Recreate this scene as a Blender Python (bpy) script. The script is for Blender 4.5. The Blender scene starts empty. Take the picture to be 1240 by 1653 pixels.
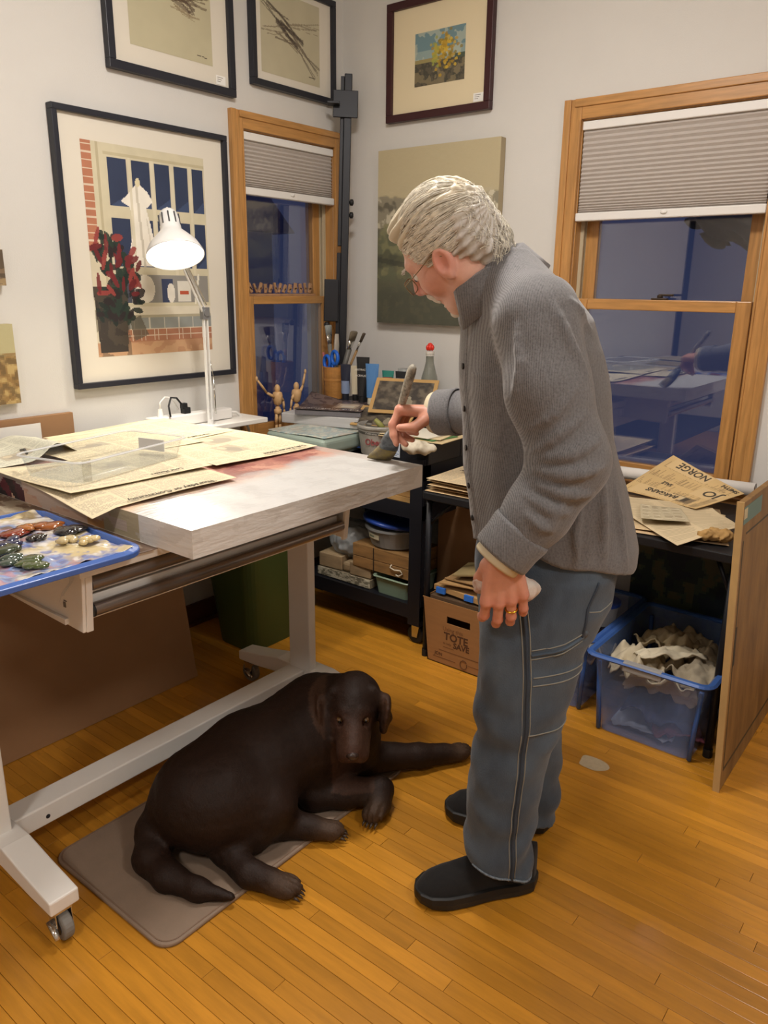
import bpy, bmesh, math, random
import numpy as np
from mathutils import Vector, Matrix
random.seed(7); rng = np.random.default_rng(7)
scene = bpy.context.scene; COL = scene.collection

# ---------------------------------------------------------------- camera
def cam_basis(yaw, pitch, roll):
    f = np.array([-math.sin(yaw)*math.cos(pitch), math.cos(yaw)*math.cos(pitch), -math.sin(pitch)])
    r = np.array([math.cos(yaw), math.sin(yaw), 0.0]); u = np.cross(r, f)
    c, s = math.cos(roll), math.sin(roll)
    return c*r+s*u, -s*r+c*u, f
_r, _u, _f = cam_basis(*[math.radians(a) for a in (38.3, 16.24, 0.655)])
cd = bpy.data.cameras.new('camera'); cam = bpy.data.objects.new('camera', cd); COL.objects.link(cam)
cd.sensor_fit = 'VERTICAL'; cd.sensor_height = 36.0; cd.lens = 36.0*1250.5/1653.0
cd.clip_start = 0.05; cd.clip_end = 200
cam.matrix_world = Matrix(((_r[0], _u[0], -_f[0], 0), (_r[1], _u[1], -_f[1], 0), (_r[2], _u[2], -_f[2], 1.45), (0, 0, 0, 1)))
scene.camera = cam
# ---------------------------------------------------------------- dusk sky and exposure
w = bpy.data.worlds.new('dusk'); scene.world = w; w.use_nodes = True
nt = w.node_tree; bg = nt.nodes['Background']
tc = nt.nodes.new('ShaderNodeTexCoord'); sx = nt.nodes.new('ShaderNodeSeparateXYZ'); cr = nt.nodes.new('ShaderNodeValToRGB')
nt.links.new(tc.outputs['Generated'], sx.inputs[0]); nt.links.new(sx.outputs['Z'], cr.inputs[0]); nt.links.new(cr.outputs[0], bg.inputs[0])
cr.color_ramp.elements[0].position = 0.0; cr.color_ramp.elements[0].color = (0.24, 0.31, 0.70, 1)
cr.color_ramp.elements[1].position = 0.6; cr.color_ramp.elements[1].color = (0.06, 0.09, 0.34, 1)
bg.inputs[1].default_value = 0.16
vs = scene.view_settings
vs.view_transform = 'Standard'; vs.look = 'None'; vs.gamma = 1.0; vs.use_curve_mapping = False
EXPOSURE = 0.10
vs.exposure = EXPOSURE
CEIL_STRENGTH = (88.0, 78.0, 74.0); LAMP_WATTS = 2.6

# ---------------------------------------------------------------- materials
def lin(c):
    if isinstance(c, str):
        c = c.lstrip('#'); c = [int(c[i:i+2], 16)/255 for i in (0, 2, 4)]
    return tuple((x/12.92 if x <= 0.04045 else ((x+0.055)/1.055)**2.4) for x in c)
MATS = {}
def mat(name, col='#808080', rough=0.6, metal=0.0, var=0.0, vscale=8.0, stretch=(1, 1, 1), bump=0.0, bscale=60.0, attr=None,
        coat=0.0, spec=0.5, trans=0.0, ior=1.45, alpha=1.0, emit=None, estr=0.0, sheen=0.0, rand=0.0, col2=None, sss=0.0, coord='Object', detail=4.0):
    if name in MATS: return MATS[name]
    m = bpy.data.materials.new(name); m.use_nodes = True; MATS[name] = m
    n = m.node_tree.nodes; l = m.node_tree.links; b = n['Principled BSDF']
    c = (*lin(col), 1)
    b.inputs['Base Color'].default_value = c; b.inputs['Roughness'].default_value = rough; b.inputs['Metallic'].default_value = metal
    b.inputs['Coat Weight'].default_value = coat; b.inputs['Coat Roughness'].default_value = 0.15
    b.inputs['Specular IOR Level'].default_value = spec; b.inputs['Transmission Weight'].default_value = trans; b.inputs['IOR'].default_value = ior
    b.inputs['Alpha'].default_value = alpha; b.inputs['Sheen Weight'].default_value = sheen
    if sss: b.inputs['Subsurface Weight'].default_value = sss; b.inputs['Subsurface Radius'].default_value = (0.012, 0.004, 0.002); b.inputs['Subsurface Scale'].default_value = 1.0
    if emit is not None: b.inputs['Emission Color'].default_value = (*lin(emit), 1); b.inputs['Emission Strength'].default_value = estr
    tco = n.new('ShaderNodeTexCoord'); mp = n.new('ShaderNodeMapping'); mp.inputs['Scale'].default_value = stretch
    l.new(tco.outputs[coord], mp.inputs[0])
    src = None
    if attr:
        a = n.new('ShaderNodeAttribute'); a.attribute_name = attr; src = a.outputs['Color']
    if var or col2 or rand:
        nz = n.new('ShaderNodeTexNoise'); nz.inputs['Scale'].default_value = vscale; nz.inputs['Detail'].default_value = detail; nz.inputs['Roughness'].default_value = 0.6
        l.new(mp.outputs[0], nz.inputs['Vector'])
        r1 = n.new('ShaderNodeMapRange'); r1.inputs['From Min'].default_value = 0.3; r1.inputs['From Max'].default_value = 0.7
        if rand:
            oi = n.new('ShaderNodeObjectInfo'); va = n.new('ShaderNodeVectorMath'); va.operation = 'ADD'
            cb = n.new('ShaderNodeCombineXYZ'); mu = n.new('ShaderNodeMath'); mu.operation = 'MULTIPLY'; mu.inputs[1].default_value = 37.0
            l.new(oi.outputs['Random'], mu.inputs[0]); l.new(mu.outputs[0], cb.inputs[0]); l.new(mu.outputs[0], cb.inputs[1])
            l.new(mp.outputs[0], va.inputs[0]); l.new(cb.outputs[0], va.inputs[1]); l.new(va.outputs[0], nz.inputs['Vector'])
        l.new(nz.outputs['Fac'], r1.inputs['Value'])
        mx = n.new('ShaderNodeMixRGB'); mx.blend_type = 'MIX'
        if col2:
            mx.inputs['Color1'].default_value = c; mx.inputs['Color2'].default_value = (*lin(col2), 1); l.new(r1.outputs[0], mx.inputs['Fac'])
            if src is not None: l.new(src, mx.inputs['Color1'])
            out = mx.outputs[0]
            if var:
                hv = n.new('ShaderNodeHueSaturation'); l.new(out, hv.inputs['Color']); out = hv.outputs[0]
        else:
            hv = n.new('ShaderNodeHueSaturation')
            if src is not None: l.new(src, hv.inputs['Color'])
            else: hv.inputs['Color'].default_value = c
            r2 = n.new('ShaderNodeMapRange'); r2.inputs['To Min'].default_value = 1-var; r2.inputs['To Max'].default_value = 1+var
            l.new(r1.outputs[0], r2.inputs['Value']); l.new(r2.outputs[0], hv.inputs['Value']); out = hv.outputs[0]
        if rand:
            h2 = n.new('ShaderNodeHueSaturation'); r3 = n.new('ShaderNodeMapRange'); r3.inputs['To Min'].default_value = 1-rand; r3.inputs['To Max'].default_value = 1+rand
            l.new(oi.outputs['Random'], r3.inputs['Value']); l.new(r3.outputs[0], h2.inputs['Value']); l.new(out, h2.inputs['Color']); out = h2.outputs[0]
        src = out
    if src is not None: l.new(src, b.inputs['Base Color'])
    if bump:
        bn = n.new('ShaderNodeTexNoise'); bn.inputs['Scale'].default_value = bscale; bn.inputs['Detail'].default_value = 3
        l.new(mp.outputs[0], bn.inputs['Vector'])
        bp = n.new('ShaderNodeBump'); bp.inputs['Strength'].default_value = bump; bp.inputs['Distance'].default_value = 0.004
        l.new(bn.outputs['Fac'], bp.inputs['Height']); l.new(bp.outputs[0], b.inputs['Normal'])
    return m

# ---------------------------------------------------------------- object helpers
def props(o, label=None, cat=None, group=None, kind=None):
    if label: o['label'] = label
    if cat: o['category'] = cat
    if group: o['group'] = group
    if kind: o['kind'] = kind
    return o
def thing(name, label, cat, loc, group=None, kind=None):
    o = bpy.data.objects.new(name, None); COL.objects.link(o); o.empty_display_size = 0.05
    o.location = loc
    return props(o, label, cat, group, kind)
def world_loc(o):
    v = Vector(o.location)
    while o.parent: o = o.parent; v = v + Vector(o.location)
    return v
def link(name, me, parent=None, material=None, smooth=False, recentre=True):
    if material is not None and len(me.materials) == 0: me.materials.append(material)
    if smooth:
        for p in me.polygons: p.use_smooth = True
    o = bpy.data.objects.new(name, me); COL.objects.link(o)
    loc = Vector((0, 0, 0))
    if recentre and len(me.vertices):
        co = np.empty(len(me.vertices)*3); me.vertices.foreach_get('co', co); co = co.reshape(-1, 3)
        lo, hi = co.min(0), co.max(0); loc = Vector(((lo[0]+hi[0])/2, (lo[1]+hi[1])/2, lo[2]))
        me.vertices.foreach_set('co', (co-np.array(loc)).ravel()); me.update()
    if parent is not None:
        o.parent = parent; o.location = loc-world_loc(parent)
    else: o.location = loc
    return o
def rotm(axis, deg): return np.array(Matrix.Rotation(math.radians(deg), 3, axis))
class MB:
    def __init__(s): s.v = []; s.f = []; s.n = 0
    def add(s, v, f):
        v = np.asarray(v, float); s.v.append(v); s.f += [tuple(i+s.n for i in q) for q in f]; s.n += len(v); return s
    def box(s, x0, x1, y0, y1, z0, z1, R=None, c=None):
        v = np.array([(x, y, z) for x in (x0, x1) for y in (y0, y1) for z in (z0, z1)], float)
        if R is not None:
            c = v.mean(0) if c is None else np.array(c); v = (v-c)@np.array(R).T+c
        return s.add(v, [(0, 1, 3, 2), (4, 6, 7, 5), (0, 4, 5, 1), (2, 3, 7, 6), (0, 2, 6, 4), (1, 5, 7, 3)])
    def cbox(s, c, size, R=None):
        a, b, d = [x/2 for x in size]; v = np.array([(x, y, z) for x in (-a, a) for y in (-b, b) for z in (-d, d)], float)
        if R is not None: v = v@np.array(R).T
        return s.add(v+np.array(c), [(0, 1, 3, 2), (4, 6, 7, 5), (0, 4, 5, 1), (2, 3, 7, 6), (0, 2, 6, 4), (1, 5, 7, 3)])
    def prism(s, poly, axis, lo, hi):
        # poly: 2d points in the two remaining axes, in order
        n = len(poly); vs_ = []
        for t in (lo, hi):
            for p in poly:
                q = list(p); q.insert(axis, t); vs_.append(q)
        f = [tuple(range(n))[::-1], tuple(range(n, 2*n))]+[(i, (i+1) % n, n+(i+1) % n, n+i) for i in range(n)]
        return s.add(vs_, f)
    def hexa(s, bottom, top):
        return s.add(list(bottom)+list(top), [(3, 2, 1, 0), (4, 5, 6, 7)]+[(i, (i+1) % 4, 4+(i+1) % 4, 4+i) for i in range(4)])
    def tube(s, pts, r, n=8, closed=False, caps=True, flat=1.0, up=(0, 0, 1)):
        pts = np.asarray(pts, float); m = len(pts); r = np.broadcast_to(np.asarray(r, float), (m,))
        t = np.zeros_like(pts)
        if closed: t = np.roll(pts, -1, 0)-np.roll(pts, 1, 0)
        else: t[1:-1] = pts[2:]-pts[:-2]; t[0] = pts[1]-pts[0]; t[-1] = pts[-1]-pts[-2]
        t /= (np.linalg.norm(t, axis=1)[:, None]+1e-12)
        ref = np.array(up, float)
        if abs(t[0]@ref) > 0.95: ref = np.array((1.0, 0, 0))
        x = np.cross(ref, t[0]); x /= np.linalg.norm(x); V = []
        for i in range(m):
            x = x-t[i]*(x@t[i]); x /= (np.linalg.norm(x)+1e-12); y = np.cross(t[i], x)
            for k in range(n):
                a = 2*math.pi*k/n; V.append(pts[i]+r[i]*(math.cos(a)*x+flat*math.sin(a)*y))
        F = []
        for i in range(m if closed else m-1):
            j = (i+1) % m
            for k in range(n): F.append((i*n+k, i*n+(k+1) % n, j*n+(k+1) % n, j*n+k))
        if caps and not closed: F += [tuple(range(n))[::-1], tuple((m-1)*n+k for k in range(n))]
        return s.add(V, F)
    def cyl(s, p0, p1, r0, r1=None, n=16): return s.tube([p0, p1], [r0, r0 if r1 is None else r1], n)
    def lathe(s, prof, c=(0, 0, 0), R=None, n=24, cap=True):
        V = []; m = len(prof)
        for r, z in prof:
            for k in range(n): a = 2*math.pi*k/n; V.append((r*math.cos(a), r*math.sin(a), z))
        V = np.array(V)
        if R is not None: V = V@np.array(R).T
        F = [(i*n+k, i*n+(k+1) % n, (i+1)*n+(k+1) % n, (i+1)*n+k) for i in range(m-1) for k in range(n)]
        if cap: F += [tuple(range(n))[::-1], tuple((m-1)*n+k for k in range(n))]
        return s.add(V+np.array(c), F)
    def ball(s, c, r, n=12, R=None):
        r = np.broadcast_to(np.asarray(r, float), (3,)); V = []
        m = n//2+1
        for i in range(m):
            p = math.pi*i/(m-1)
            for k in range(n): a = 2*math.pi*k/n; V.append((math.sin(p)*math.cos(a), math.sin(p)*math.sin(a), -math.cos(p)))
        V = np.array(V)*r
        if R is not None: V = V@np.array(R).T
        return s.add(V+np.array(c), [(i*n+k, i*n+(k+1) % n, (i+1)*n+(k+1) % n, (i+1)*n+k) for i in range(m-1) for k in range(n)])
    def grid(s, fn, nu, nv):
        V = [fn(i/nu, j/nv) for j in range(nv+1) for i in range(nu+1)]
        return s.add(V, [(j*(nu+1)+i, j*(nu+1)+i+1, (j+1)*(nu+1)+i+1, (j+1)*(nu+1)+i) for j in range(nv) for i in range(nu)])
    def mesh(s, name):
        me = bpy.data.meshes.new(name); me.from_pydata(np.concatenate(s.v).tolist(), [], s.f); me.validate(); me.update(); return me
    def build(s, name, material, parent=None, smooth=False, bevel=0.0, seg=2, solid=0.0, sub=0, **pr):
        o = link(name, s.mesh(name), parent, material, smooth)
        if solid:
            md = o.modifiers.new('solid', 'SOLIDIFY'); md.thickness = solid; md.offset = 0
        if bevel:
            md = o.modifiers.new('bevel', 'BEVEL'); md.width = bevel; md.segments = seg; md.limit_method = 'ANGLE'; md.angle_limit = math.radians(40)
        if sub:
            md = o.modifiers.new('sub', 'SUBSURF'); md.levels = sub; md.render_levels = sub
        return props(o, **pr)
def bx(*a, **k): return MB().box(*a, **k)
def rrect(x0, x1, y0, y1, r, n=5):
    P = []
    for cx, cy, a0 in ((x1-r, y1-r, 0), (x0+r, y1-r, 90), (x0+r, y0+r, 180), (x1-r, y0+r, 270)):
        for k in range(n+1):
            a = math.radians(a0+90*k/n); P.append((cx+r*math.cos(a), cy+r*math.sin(a)))
    return P
def copy_tree(o, dloc=(0, 0, 0), parent=None, label=None, group=None):
    c = o.copy(); COL.objects.link(c)
    if parent is not None: c.parent = parent
    else: c.location = Vector(o.location)+Vector(dloc)
    if label: c['label'] = label
    if group: c['group'] = group
    for ch in [x for x in bpy.data.objects if x.parent == o]: copy_tree(ch, parent=c)
    return c
def text(name, body, size, origin, xdir, ydir, material, parent, depth=0.0006, align='LEFT', sx=1.0, bold=0.0, fit=None):
    cu = bpy.data.curves.new(name, 'FONT'); cu.body = body; cu.size = size; cu.align_x = align; cu.extrude = depth/2; cu.offset = bold; cu.resolution_u = 3
    tmp = bpy.data.objects.new('tmp', cu); COL.objects.link(tmp)
    dg = bpy.context.evaluated_depsgraph_get(); me = bpy.data.meshes.new_from_object(tmp.evaluated_get(dg))
    bpy.data.objects.remove(tmp); bpy.data.curves.remove(cu)
    co = np.empty(len(me.vertices)*3); me.vertices.foreach_get('co', co); co = co.reshape(-1, 3)
    x = np.array(xdir, float); x /= np.linalg.norm(x); y = np.array(ydir, float); y -= x*(x@y); y /= np.linalg.norm(y); z = np.cross(x, y)
    co[:, 0] *= sx
    if fit is not None: wv = fit(co)
    else: wv = np.array(origin)+co[:, :1]*x+co[:, 1:2]*y+co[:, 2:3]*z
    me.vertices.foreach_set('co', wv.ravel()); me.materials.clear(); me.update()
    return link(name, me, parent, material)

# ---------------------------------------------------------------- painted sheets: a grid of faces, one printed colour each
def vnoise(h, w_, cells, seed=0, octv=3):
    r = np.random.default_rng(seed); out = np.zeros((h, w_)); amp = 1; tot = 0
    for o in range(octv):
        cy, cx = max(2, int(cells*h/max(h, w_)*2**o)+2), max(2, int(cells*w_/max(h, w_)*2**o)+2); g = r.random((cy+1, cx+1))
        yy = np.linspace(0, cy-1e-6, h); xx = np.linspace(0, cx-1e-6, w_); yi = yy.astype(int); xi = xx.astype(int); fy = yy-yi; fx = xx-xi
        fy = fy*fy*(3-2*fy); fx = fx*fx*(3-2*fx)
        a = g[yi][:, xi]; b = g[yi][:, xi+1]; c = g[yi+1][:, xi]; d = g[yi+1][:, xi+1]
        out += amp*((a*(1-fx)+b*fx)*(1-fy)[:, None]+(c*(1-fx)+d*fx)*fy[:, None]); tot += amp; amp *= .5
    return out/tot
class Pic:
    """small painted picture, origin top left, coordinates 0..1"""
    def __init__(s, w_, h, c): s.w = w_; s.h = h; s.a = np.ones((h, w_, 3))*np.array(lin(c)); s.Y, s.X = np.mgrid[0:h, 0:w_]; s.X = (s.X+.5)/w_; s.Y = (s.Y+.5)/h
    def put(s, m, c, a=1.0):
        m = np.asarray(m, float)*a; s.a = s.a*(1-m[..., None])+np.array(lin(c))*m[..., None]; return s
    def rect(s, x0, y0, x1, y1, c, a=1.0): return s.put((s.X >= x0) & (s.X < x1) & (s.Y >= y0) & (s.Y < y1), c, a)
    def ell(s, x, y, rx, ry, c, a=1.0, rot=0): 
        dx = s.X-x; dy = s.Y-y; cc, ss = math.cos(rot), math.sin(rot)
        return s.put((((dx*cc+dy*ss)/rx)**2+((-dx*ss+dy*cc)/ry)**2) < 1, c, a)
    def poly(s, pts, c, a=1.0):
        m = np.zeros_like(s.X, bool); n = len(pts)
        for i in range(n):
            (x1, y1), (x2, y2) = pts[i], pts[(i+1) % n]
            if y1 == y2: continue
            m ^= ((y1 > s.Y) != (y2 > s.Y)) & (s.X < (x2-x1)*(s.Y-y1)/(y2-y1)+x1)
        return s.put(m, c, a)
    def line(s, pts, wd, c, a=1.0, asp=1.0):
        for (x1, y1), (x2, y2) in zip(pts[:-1], pts[1:]):
            dx, dy = x2-x1, (y2-y1)*asp; L2 = dx*dx+dy*dy+1e-9
            t = np.clip(((s.X-x1)*dx+(s.Y-y1)*asp*dy)/L2, 0, 1)
            s.put(np.hypot(s.X-x1-t*dx, (s.Y-y1)*asp-t*dy) < wd/2, c, a)
        return s
    def soft(s, f, lo, hi, c, a=1.0): return s.put(np.clip((f-lo)/(hi-lo), 0, 1), c, a)
    def noise(s, amt, cells=12, seed=0, octv=3):
        n = vnoise(s.h, s.w, cells, seed, octv); s.a = np.clip(s.a*(1+amt*(n-.5)*2)[..., None], 0, 1); return s
def sheet(name, fn, pic, material, parent=None, solid=0.0008, smooth=True, **pr):
    """fn(s,t): s to the right, t downwards over the picture"""
    h, w_ = pic.a.shape[:2]
    S, T = np.meshgrid(np.arange(w_+1)/w_, np.arange(h+1)/h)
    V = fn(S.ravel(), T.ravel())
    V = np.stack([np.broadcast_to(q, S.size) for q in V], 1).astype(float)
    i = (np.arange(h)[:, None]*(w_+1)+np.arange(w_)[None]).ravel()
    F = np.stack([i, i+w_+1, i+w_+2, i+1], 1)
    me = np_mesh(name, V, F)
    ca = me.color_attributes.new('Col', 'FLOAT_COLOR', 'CORNER')
    c = np.ones((h*w_, 4, 4), np.float32); c[:, :, :3] = pic.a.reshape(-1, 1, 3); ca.data.foreach_set('color', c.ravel())
    o = link(name, me, parent, material, smooth)
    if solid:
        md = o.modifiers.new('solid', 'SOLIDIFY'); md.thickness = solid; md.offset = 0
    return props(o, **pr)
def np_mesh(name, V, F):
    me = bpy.data.meshes.new(name); n = len(F)
    me.vertices.add(len(V)); me.vertices.foreach_set('co', np.ascontiguousarray(V, dtype=np.float32).ravel())
    me.loops.add(n*4); me.loops.foreach_set('vertex_index', np.ascontiguousarray(F, dtype=np.int32).ravel())
    me.polygons.add(n); me.polygons.foreach_set('loop_start', np.arange(0, n*4, 4, dtype=np.int32))
    me.update(calc_edges=True); me.validate(); return me
def bilerp(q, lift=None, seed=0, amp=0.004):
    """sheet over four corners TL,TR,BR,BL with a little waviness; lift(s,t)->dz"""
    q = np.array(q, float); ph = np.random.default_rng(seed).random(6)*6.28
    def fn(S, T):
        P = (q[0][None]*((1-S)*(1-T))[:, None]+q[1][None]*(S*(1-T))[:, None]+q[2][None]*(S*T)[:, None]+q[3][None]*((1-S)*T)[:, None])
        P[:, 2] += amp*(1+.5*np.sin(5*S+ph[0])+.5*np.sin(6*T+ph[1]+3*S))
        if lift is not None: P[:, 2] += lift(S, T)
        return P[:, 0], P[:, 1], P[:, 2]
    return fn
def news(w_=120, h=160, seed=0, tone='#dcc9a2', cols=4, ink='#4d463c', img=1, dens=1.0, head=True):
    p = Pic(w_, h, tone); r = np.random.default_rng(seed); p.noise(.09, 5, seed)
    cw = (w_-6)/cols
    for c in range(cols):
        x0 = 3+c*cw; y = 4+(10 if head else 0)
        while y < h-4:
            if r.random() < .045: y += 3; continue
            L = cw-2.5 if r.random() > .12 else cw*(.3+.5*r.random())
            xs = np.arange(int(x0), int(x0+L)); m = r.random(len(xs)) < .80
            a = .8*dens*(.7+.3*r.random())
            p.a[int(y), xs[m]] = p.a[int(y), xs[m]]*(1-a)+np.array(lin(ink))*a
            y += 2
    if head:
        for k in range(r.integers(1, 3)):
            x = r.random()*.5+.03; p.rect(x, .015+.03*k, min(.97, x+.25+.2*r.random()), .032+.03*k, ink, .65)
    for k in range(img):
        x = r.random()*.6+.04; y = r.random()*.6+.1; ww = .18+.18*r.random(); hh = .14+.14*r.random()
        p.rect(x, y, x+ww, y+hh, '#8d8069', .9); p.ell(x+ww*.5, y+hh*.6, ww*.3, hh*.35, '#5b5247', .8); p.ell(x+ww*.3, y+hh*.3, ww*.15, hh*.2, '#c3b491', .8)
    p.a = p.a*.62+.31*np.array(lin('#e6dcc6'))
    return p

# ---------------------------------------------------------------- implicit surfaces (bodies and cloth)
def smin(a, b, k): h = np.clip(.5+.5*(b-a)/k, 0, 1); return b*(1-h)+a*h-k*h*(1-h)
def smax(a, b, k): return -smin(-a, -b, k)
def rcone(P, a, b, ra, rb=None):
    a = np.array(a, float); b = np.array(b, float); rb = ra if rb is None else rb
    ab = b-a; t = np.clip(((P-a)@ab)/(ab@ab+1e-12), 0, 1)
    return np.linalg.norm(P-a-t[:, None]*ab, axis=1)-(ra+(rb-ra)*t)
def ellip(P, c, r, R=None):
    q = P-np.array(c, float)
    if R is not None: q = q@np.array(R)
    r = np.array(r, float); k0 = np.linalg.norm(q/r, axis=1); k1 = np.linalg.norm(q/(r*r), axis=1)+1e-9
    return k0*(k0-1)/k1
def chain(P, pts, rad, k=0.01):
    d = None
    for i in range(len(pts)-1):
        e = rcone(P, pts[i], pts[i+1], rad[i], rad[i+1]); d = e if d is None else smin(d, e, k)
    return d
def loftz(P, rows, p=2.0):
    """rows of (z, cu, cv, hu, hv); superellipse sections"""
    rows = sorted(rows); z = [r[0] for r in rows]
    cu, cv, hu, hv = [np.interp(P[:, 2], z, [r[i] for r in rows]) for i in (1, 2, 3, 4)]
    e = (np.abs((P[:, 0]-cu)/hu)**p+np.abs((P[:, 1]-cv)/hv)**p)**(1/p)
    d = (e-1)*np.minimum(hu, hv)
    return np.maximum(d, np.maximum(z[0]-P[:, 2], P[:, 2]-z[-1]))
def surface_nets(f, lo, hi, h):
    lo = np.array(lo, float); n = (np.ceil((np.array(hi)-lo)/h)).astype(int)+1
    ax = [lo[i]+h*np.arange(n[i]) for i in range(3)]
    D = np.empty(n, np.float32)
    YZ = np.stack(np.meshgrid(ax[1], ax[2], indexing='ij'), -1).reshape(-1, 2); step = max(1, int(250000/len(YZ)))
    for i in range(0, n[0], step):
        xs = ax[0][i:i+step]; P = np.empty((len(xs)*len(YZ), 3)); P[:, 0] = np.repeat(xs, len(YZ)); P[:, 1:] = np.tile(YZ, (len(xs), 1))
        D[i:i+step] = f(P).reshape(len(xs), n[1], n[2])
    S = D < 0; m = n-1
    cnt = np.zeros(m, np.float32); acc = np.zeros((*m, 3), np.float32)
    off = [(i, j, k) for i in (0, 1) for j in (0, 1) for k in (0, 1)]
    def sl(o): return tuple(slice(o[a], o[a]+m[a]) for a in range(3))
    for o in off:
        for a in range(3):
            if o[a] == 0:
                o2 = list(o); o2[a] = 1; A, B = D[sl(o)], D[sl(o2)]; cr_ = S[sl(o)] != S[sl(o2)]
                t = np.where(cr_, A/(A-B+1e-12), 0)
                cnt += cr_
                for b in range(3): acc[..., b] += np.where(cr_, (t if b == a else o[b]), 0)
    act = cnt > 0; idx = -np.ones(m, np.int64); idx[act] = np.arange(act.sum())
    base = np.stack(np.nonzero(act), 1); V = lo+h*(base+acc[act]/cnt[act][:, None])
    F = []
    for a in range(3):
        b, c = [(1, 2), (2, 0), (0, 1)][a]
        s0 = [slice(1, m[i]) for i in range(3)]; s0[a] = slice(0, m[a]); s1 = list(s0); s1[a] = slice(1, m[a]+1)
        A, B = S[tuple(s0)], S[tuple(s1)]; e = np.stack(np.nonzero(A != B), 1)
        if len(e) == 0: continue
        flip = A[tuple(e.T)]; st = np.ones(3, int); st[a] = 0; e = e+st
        eb = np.zeros(3, int); eb[b] = 1; ec = np.zeros(3, int); ec[c] = 1
        q = [idx[tuple((e-x).T)] for x in (eb+ec, ec, np.zeros(3, int), eb)]
        Q = np.stack(q, 1); Q[~flip] = Q[~flip][:, ::-1]; F.append(Q)
    return V, np.concatenate(F)
def sdf_obj(name, f, lo, hi, h, material, parent, xf=None, col=None, smooth=2, **pr):
    V, F = surface_nets(f, lo, hi, h)
    if smooth:
        E = np.concatenate([F[:, [0, 1]], F[:, [1, 2]], F[:, [2, 3]], F[:, [3, 0]]]); dg = np.bincount(E[:, 0], minlength=len(V))+np.bincount(E[:, 1], minlength=len(V))
        for _ in range(smooth):
            A = np.stack([np.bincount(E[:, 0], V[E[:, 1], c], len(V))+np.bincount(E[:, 1], V[E[:, 0], c], len(V)) for c in range(3)], 1)/np.maximum(dg, 1)[:, None]
            V = V*.5+A*.5
    C_ = col(V) if col is not None else None
    me = np_mesh(name, xf(V) if xf is not None else V, F)
    if C_ is not None:
        ca = me.color_attributes.new('Col', 'FLOAT_COLOR', 'POINT'); c4 = np.ones((len(V), 4), np.float32); c4[:, :3] = C_; ca.data.foreach_set('color', c4.ravel())
    return props(link(name, me, parent, material, True), **pr)
def march(f, O, Dr, tmax=0.6, it=40):
    """walk points O along Dr until the surface f=0"""
    O = np.array(O, float); Dr = np.broadcast_to(np.array(Dr, float), O.shape); t = np.zeros(len(O))
    for _ in range(it): t = np.minimum(t+.7*f(O+t[:, None]*Dr), tmax)
    return O+t[:, None]*Dr
# ================================================================ the room
XL, YR, ZC = -2.62, 2.978, 2.75
plaster = mat('plaster', '#d3d1cc', .85, var=.02, vscale=3, bump=.12, bscale=220)
ceilm = mat('ceiling_paint', '#e6e3dc', .9)
hallm = mat('hall_painted_dark', '#3a4152', .9)  # dark blue colour stands in for the darkness of the unlit hall
oak_z = mat('oak_upright', '#b5854c', .38, var=.22, vscale=9, stretch=(9, 9, .7), coat=.25, detail=6)
oak_x = mat('oak_along_x', '#b5854c', .38, var=.22, vscale=9, stretch=(.7, 9, 9), coat=.25, detail=6)
oak_y = mat('oak_along_y', '#b5854c', .38, var=.22, vscale=9, stretch=(9, .7, 9), coat=.25, detail=6)
jamb = mat('jamb_vinyl', '#b9ac90', .5)
redwood = mat('baseboard_wood', '#5b3524', .45, var=.15, vscale=6, stretch=(1, .5, 6))
# floor: dark bed, maple strips laid along x
fl = bx(-2.8, 1.9, -2.6, 3.16, -.08, -.006).build('floor', mat('floor_bed', '#2a1708', .8)); props(fl, kind='structure')
plank = mat('maple_strip', '#b87e26', .34, var=.15, vscale=5, stretch=(1.2, 9, 1), rand=.17, coat=.35, bump=.05, bscale=30, detail=6, coord='Generated')
# one grain for every strip, in its own coordinates
plank.node_tree.nodes['Mapping'].inputs['Scale'].default_value = (1, 1, 1)
for n_ in plank.node_tree.nodes:
    if n_.type == 'TEX_COORD':
        for l_ in list(plank.node_tree.links):
            if l_.from_node == n_: to = l_.to_socket; plank.node_tree.links.remove(l_); plank.node_tree.links.new(n_.outputs['Object'], to)
plank.node_tree.nodes['Mapping'].inputs['Scale'].default_value = (1.1, 9, 9)
PWD = .0381; cache = {}
def plank_mesh(L):
    k = round(L*20)/20
    if k not in cache:
        g = .0005; b = .0004; y0, y1 = g, PWD-g; x1 = k-g
        v = [(g, y0, -.006), (x1, y0, -.006), (x1, y1, -.006), (g, y1, -.006), (g, y0, -b), (x1, y0, -b), (x1, y1, -b), (g, y1, -b),
             (g+b, y0+b, 0), (x1-b, y0+b, 0), (x1-b, y1-b, 0), (g+b, y1-b, 0)]
        f = [(0, 1, 5, 4), (1, 2, 6, 5), (2, 3, 7, 6), (3, 0, 4, 7), (4, 5, 9, 8), (5, 6, 10, 9), (6, 7, 11, 10), (7, 4, 8, 11), (8, 9, 10, 11)]
        me = bpy.data.meshes.new('plank'); me.from_pydata(v, [], f); me.materials.append(plank); cache[k] = me
    return cache[k], k
row = 0; y = YR-PWD; rest = MB(); npl = 0
while y > -2.6:
    x = XL-random.random()*.6
    while x < 1.9:
        L = random.choice((.5, .65, .8, .95, 1.1, 1.3, 1.6))
        me, L = plank_mesh(L)
        if y > .28 and x+L > XL and x < .05 and npl < 298:
            o = bpy.data.objects.new('plank', me); COL.objects.link(o); o.parent = fl; o.location = Vector((x, y, random.uniform(-.0004, .0002)))-fl.location; npl += 1
        else:
            rest.box(x+.0005, x+L-.0005, y+.0005, y+PWD-.0005, -.006, 0)
        x += L
    y -= PWD
rest.build('outer_planks', plank, fl, kind='stuff')
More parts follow.
